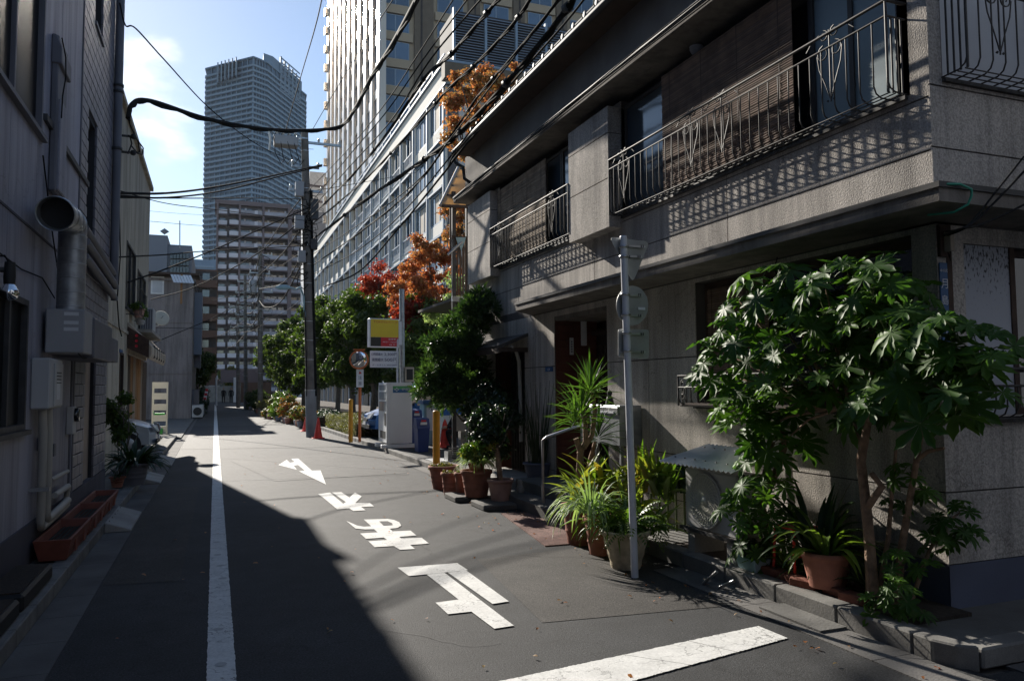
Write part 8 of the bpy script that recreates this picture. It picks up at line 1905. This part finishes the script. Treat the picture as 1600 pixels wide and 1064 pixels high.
# bundle running along the street from the pole towards and over the camera
runs = [
 ('lowest heavy bundle running from the pole past the house eave', [(486, 376), (560, 320), (640, 265), (687, 233), (720, 205), (760, 165), (826, 90), (880, 22), (930, -55)], .030, 1, 3.1),
 ('thin wire beside the lowest heavy bundle', [(488, 398), (570, 345), (650, 285), (700, 222), (752, 155), (815, 75), (880, -10)], .010, 0, 3.0),
 ('black cable lifting over the russet tree to the top edge', [(486, 352), (560, 290), (610, 240), (660, 185), (700, 140), (746, 98), (800, 40), (835, -10)], .018, 1, 2.9),
 ('twisted cable below the tower corner', [(484, 340), (540, 285), (600, 215), (661, 125), (700, 90), (746, 38), (785, -8)], .022, 1, 2.8),
 ('taut wire under the glaring tower face', [(484, 330), (545, 262), (610, 190), (668, 100), (725, 30), (758, -8)], .012, 0, 2.75),
 ('upper taut wire under the glaring tower face', [(482, 322), (540, 250), (600, 180), (660, 95), (715, 20), (745, -20)], .010, 0, 2.7),
 ('highest wire of the bundle along the tan building cornice', [(480, 300), (540, 238), (600, 165), (660, 75), (705, 5), (720, -20)], .009, 0, 2.65),
 ('slack telephone cable in front of the tan building balconies', [(487, 430), (545, 400), (600, 360), (650, 310), (690, 262), (740, 200), (800, 130), (880, 40), (920, -10)], .012, 0, 3.2),
 ('second slack cable in front of the tan building balconies', [(488, 415), (550, 372), (620, 318), (668, 268), (704, 214), (746, 152), (800, 90), (872, 2), (890, -25)], .016, 1, 3.15)]
for lab, px_, r, tw__, X in runs: cable(lab, [XX(u, v, X) for u, v in px_], r, twist=tw__, hangers=5 if tw__ else 0)
cable('service cable climbing along the roof gutter of the concrete house', [A(506, 448, 25.5), A(560, 425, 21), A(620, 360, 17), A(690, 275, 14.2), A(712, 246, 13.4), A(752, 200, 12.3), A(820, 135, 10.6), A(900, 55, 9.3), A(965, -20, 8.4)], .022)
cable('second service cable against the roof gutter', [A(700, 262, 13.6), A(712, 238, 13.2), A(760, 188, 12), A(830, 115, 10.4), A(900, 42, 9.2), A(950, -20, 8.4)], .014)
cable('thin crossing wire in front of the tan building facade', [A(482, 300, 25.6), A(540, 290, 30), A(590, 281, 36), A(650, 270, 41)], .012)
cable('far street cable from the near pole to the second pole, upper', [A(478, 300, 25.8), A(440, 350, 32), A(405, 400, 45)], .018)
cable('far street cable from the near pole to the second pole, middle', [A(479, 345, 25.8), A(440, 398, 32), A(405, 430, 45)], .022, twist=1)
cable('far street cable from the near pole to the second pole, lower', [A(480, 380, 25.8), A(445, 440, 32), A(405, 452, 45)], .018)
cable('lowest far street cable, sagging to the second pole', [A(480, 395, 25.8), A(440, 470, 32), (A(415, 480, 40)), A(405, 470, 45)], .022)
for k, (va, vb) in enumerate(((400, 445), (430, 468), (460, 490), (485, 505))): cable(['top distant cable between the second and third poles', 'second distant cable between the second and third poles', 'third distant cable between the second and third poles', 'bottom distant cable between the second and third poles'][k], [A(406, va, 45), A(395, (va+vb)/2+12, 54), A(384, vb, 64)], .025)
for k, (u0, v0, u1, v1) in enumerate(((404, 440, 330, 470), (404, 470, 300, 508), (384, 500, 318, 530), (384, 520, 350, 545), (372, 520, 420, 500), (384, 540, 440, 520), (405, 500, 470, 470), (404, 425, 470, 395))):
    cable(['thin drop wire leaving the second pole to the left', 'longer drop wire from the second pole to the left houses', 'drop wire from the third pole to the hanging sign', 'short drop wire from the third pole', 'wire from the fourth pole to the right', 'wire from the third pole toward the evergreens', 'low wire from the second pole toward the near pole', 'high wire from the second pole toward the near pole'][k], [A(u0, v0, 46 if k in (0, 1, 6, 7) else 64), A((u0+u1)/2, (v0+v1)/2+6, 48 if k in (0, 1) else 50), A(u1, v1, 50 if k in (0, 1) else 40)], .014)
# wires round the house corner at the right
for k, (pp_, r) in enumerate(((((1600, 245), (1560, 295), (1520, 345), (1500, 358), (1478, 362)), .006), (((1600, 268), (1570, 300), (1530, 340), (1505, 358), (1480, 368)), .007), (((1600, 320), (1570, 335), (1530, 352), (1500, 358), (1475, 368)), .008))):
    cable(['thin shiny wire coming to the cable box from the upper right', 'black wire just below the shiny one at the house corner', 'lowest black wire at the right corner canopy'][k], [PY(u, v, 3.30-.0*i) for i, (u, v) in enumerate(pp_[:-1])]+[PY(*pp_[-1], HY-.05)], r)
print('objects', len(bpy.data.objects), 'tris', sum(len(m.polygons)*2 for m in bpy.data.meshes))
# ============================================================ AIR: thin haze round the whole scene
hz_ = MB().box((-170, -60, -1.2), (210, 640, 260)).build('haze', 'black'); hz_['kind'] = 'stuff'; hz_['label'] = 'thin pale daylight haze filling the street and softening the far towers'; hz_['category'] = 'haze'
hm = bpy.data.materials.new('haze'); hm.use_nodes = True; hm.node_tree.nodes.remove(hm.node_tree.nodes['Principled BSDF'])
pv = hm.node_tree.nodes.new('ShaderNodeVolumePrincipled'); pv.inputs['Color'].default_value = (.80, .88, 1, 1); pv.inputs['Density'].default_value = .00009; pv.inputs['Anisotropy'].default_value = .0
hm.node_tree.links.new(pv.outputs[0], hm.node_tree.nodes['Material Output'].inputs['Volume']); hz_.data.materials.clear(); hz_.data.materials.append(hm)
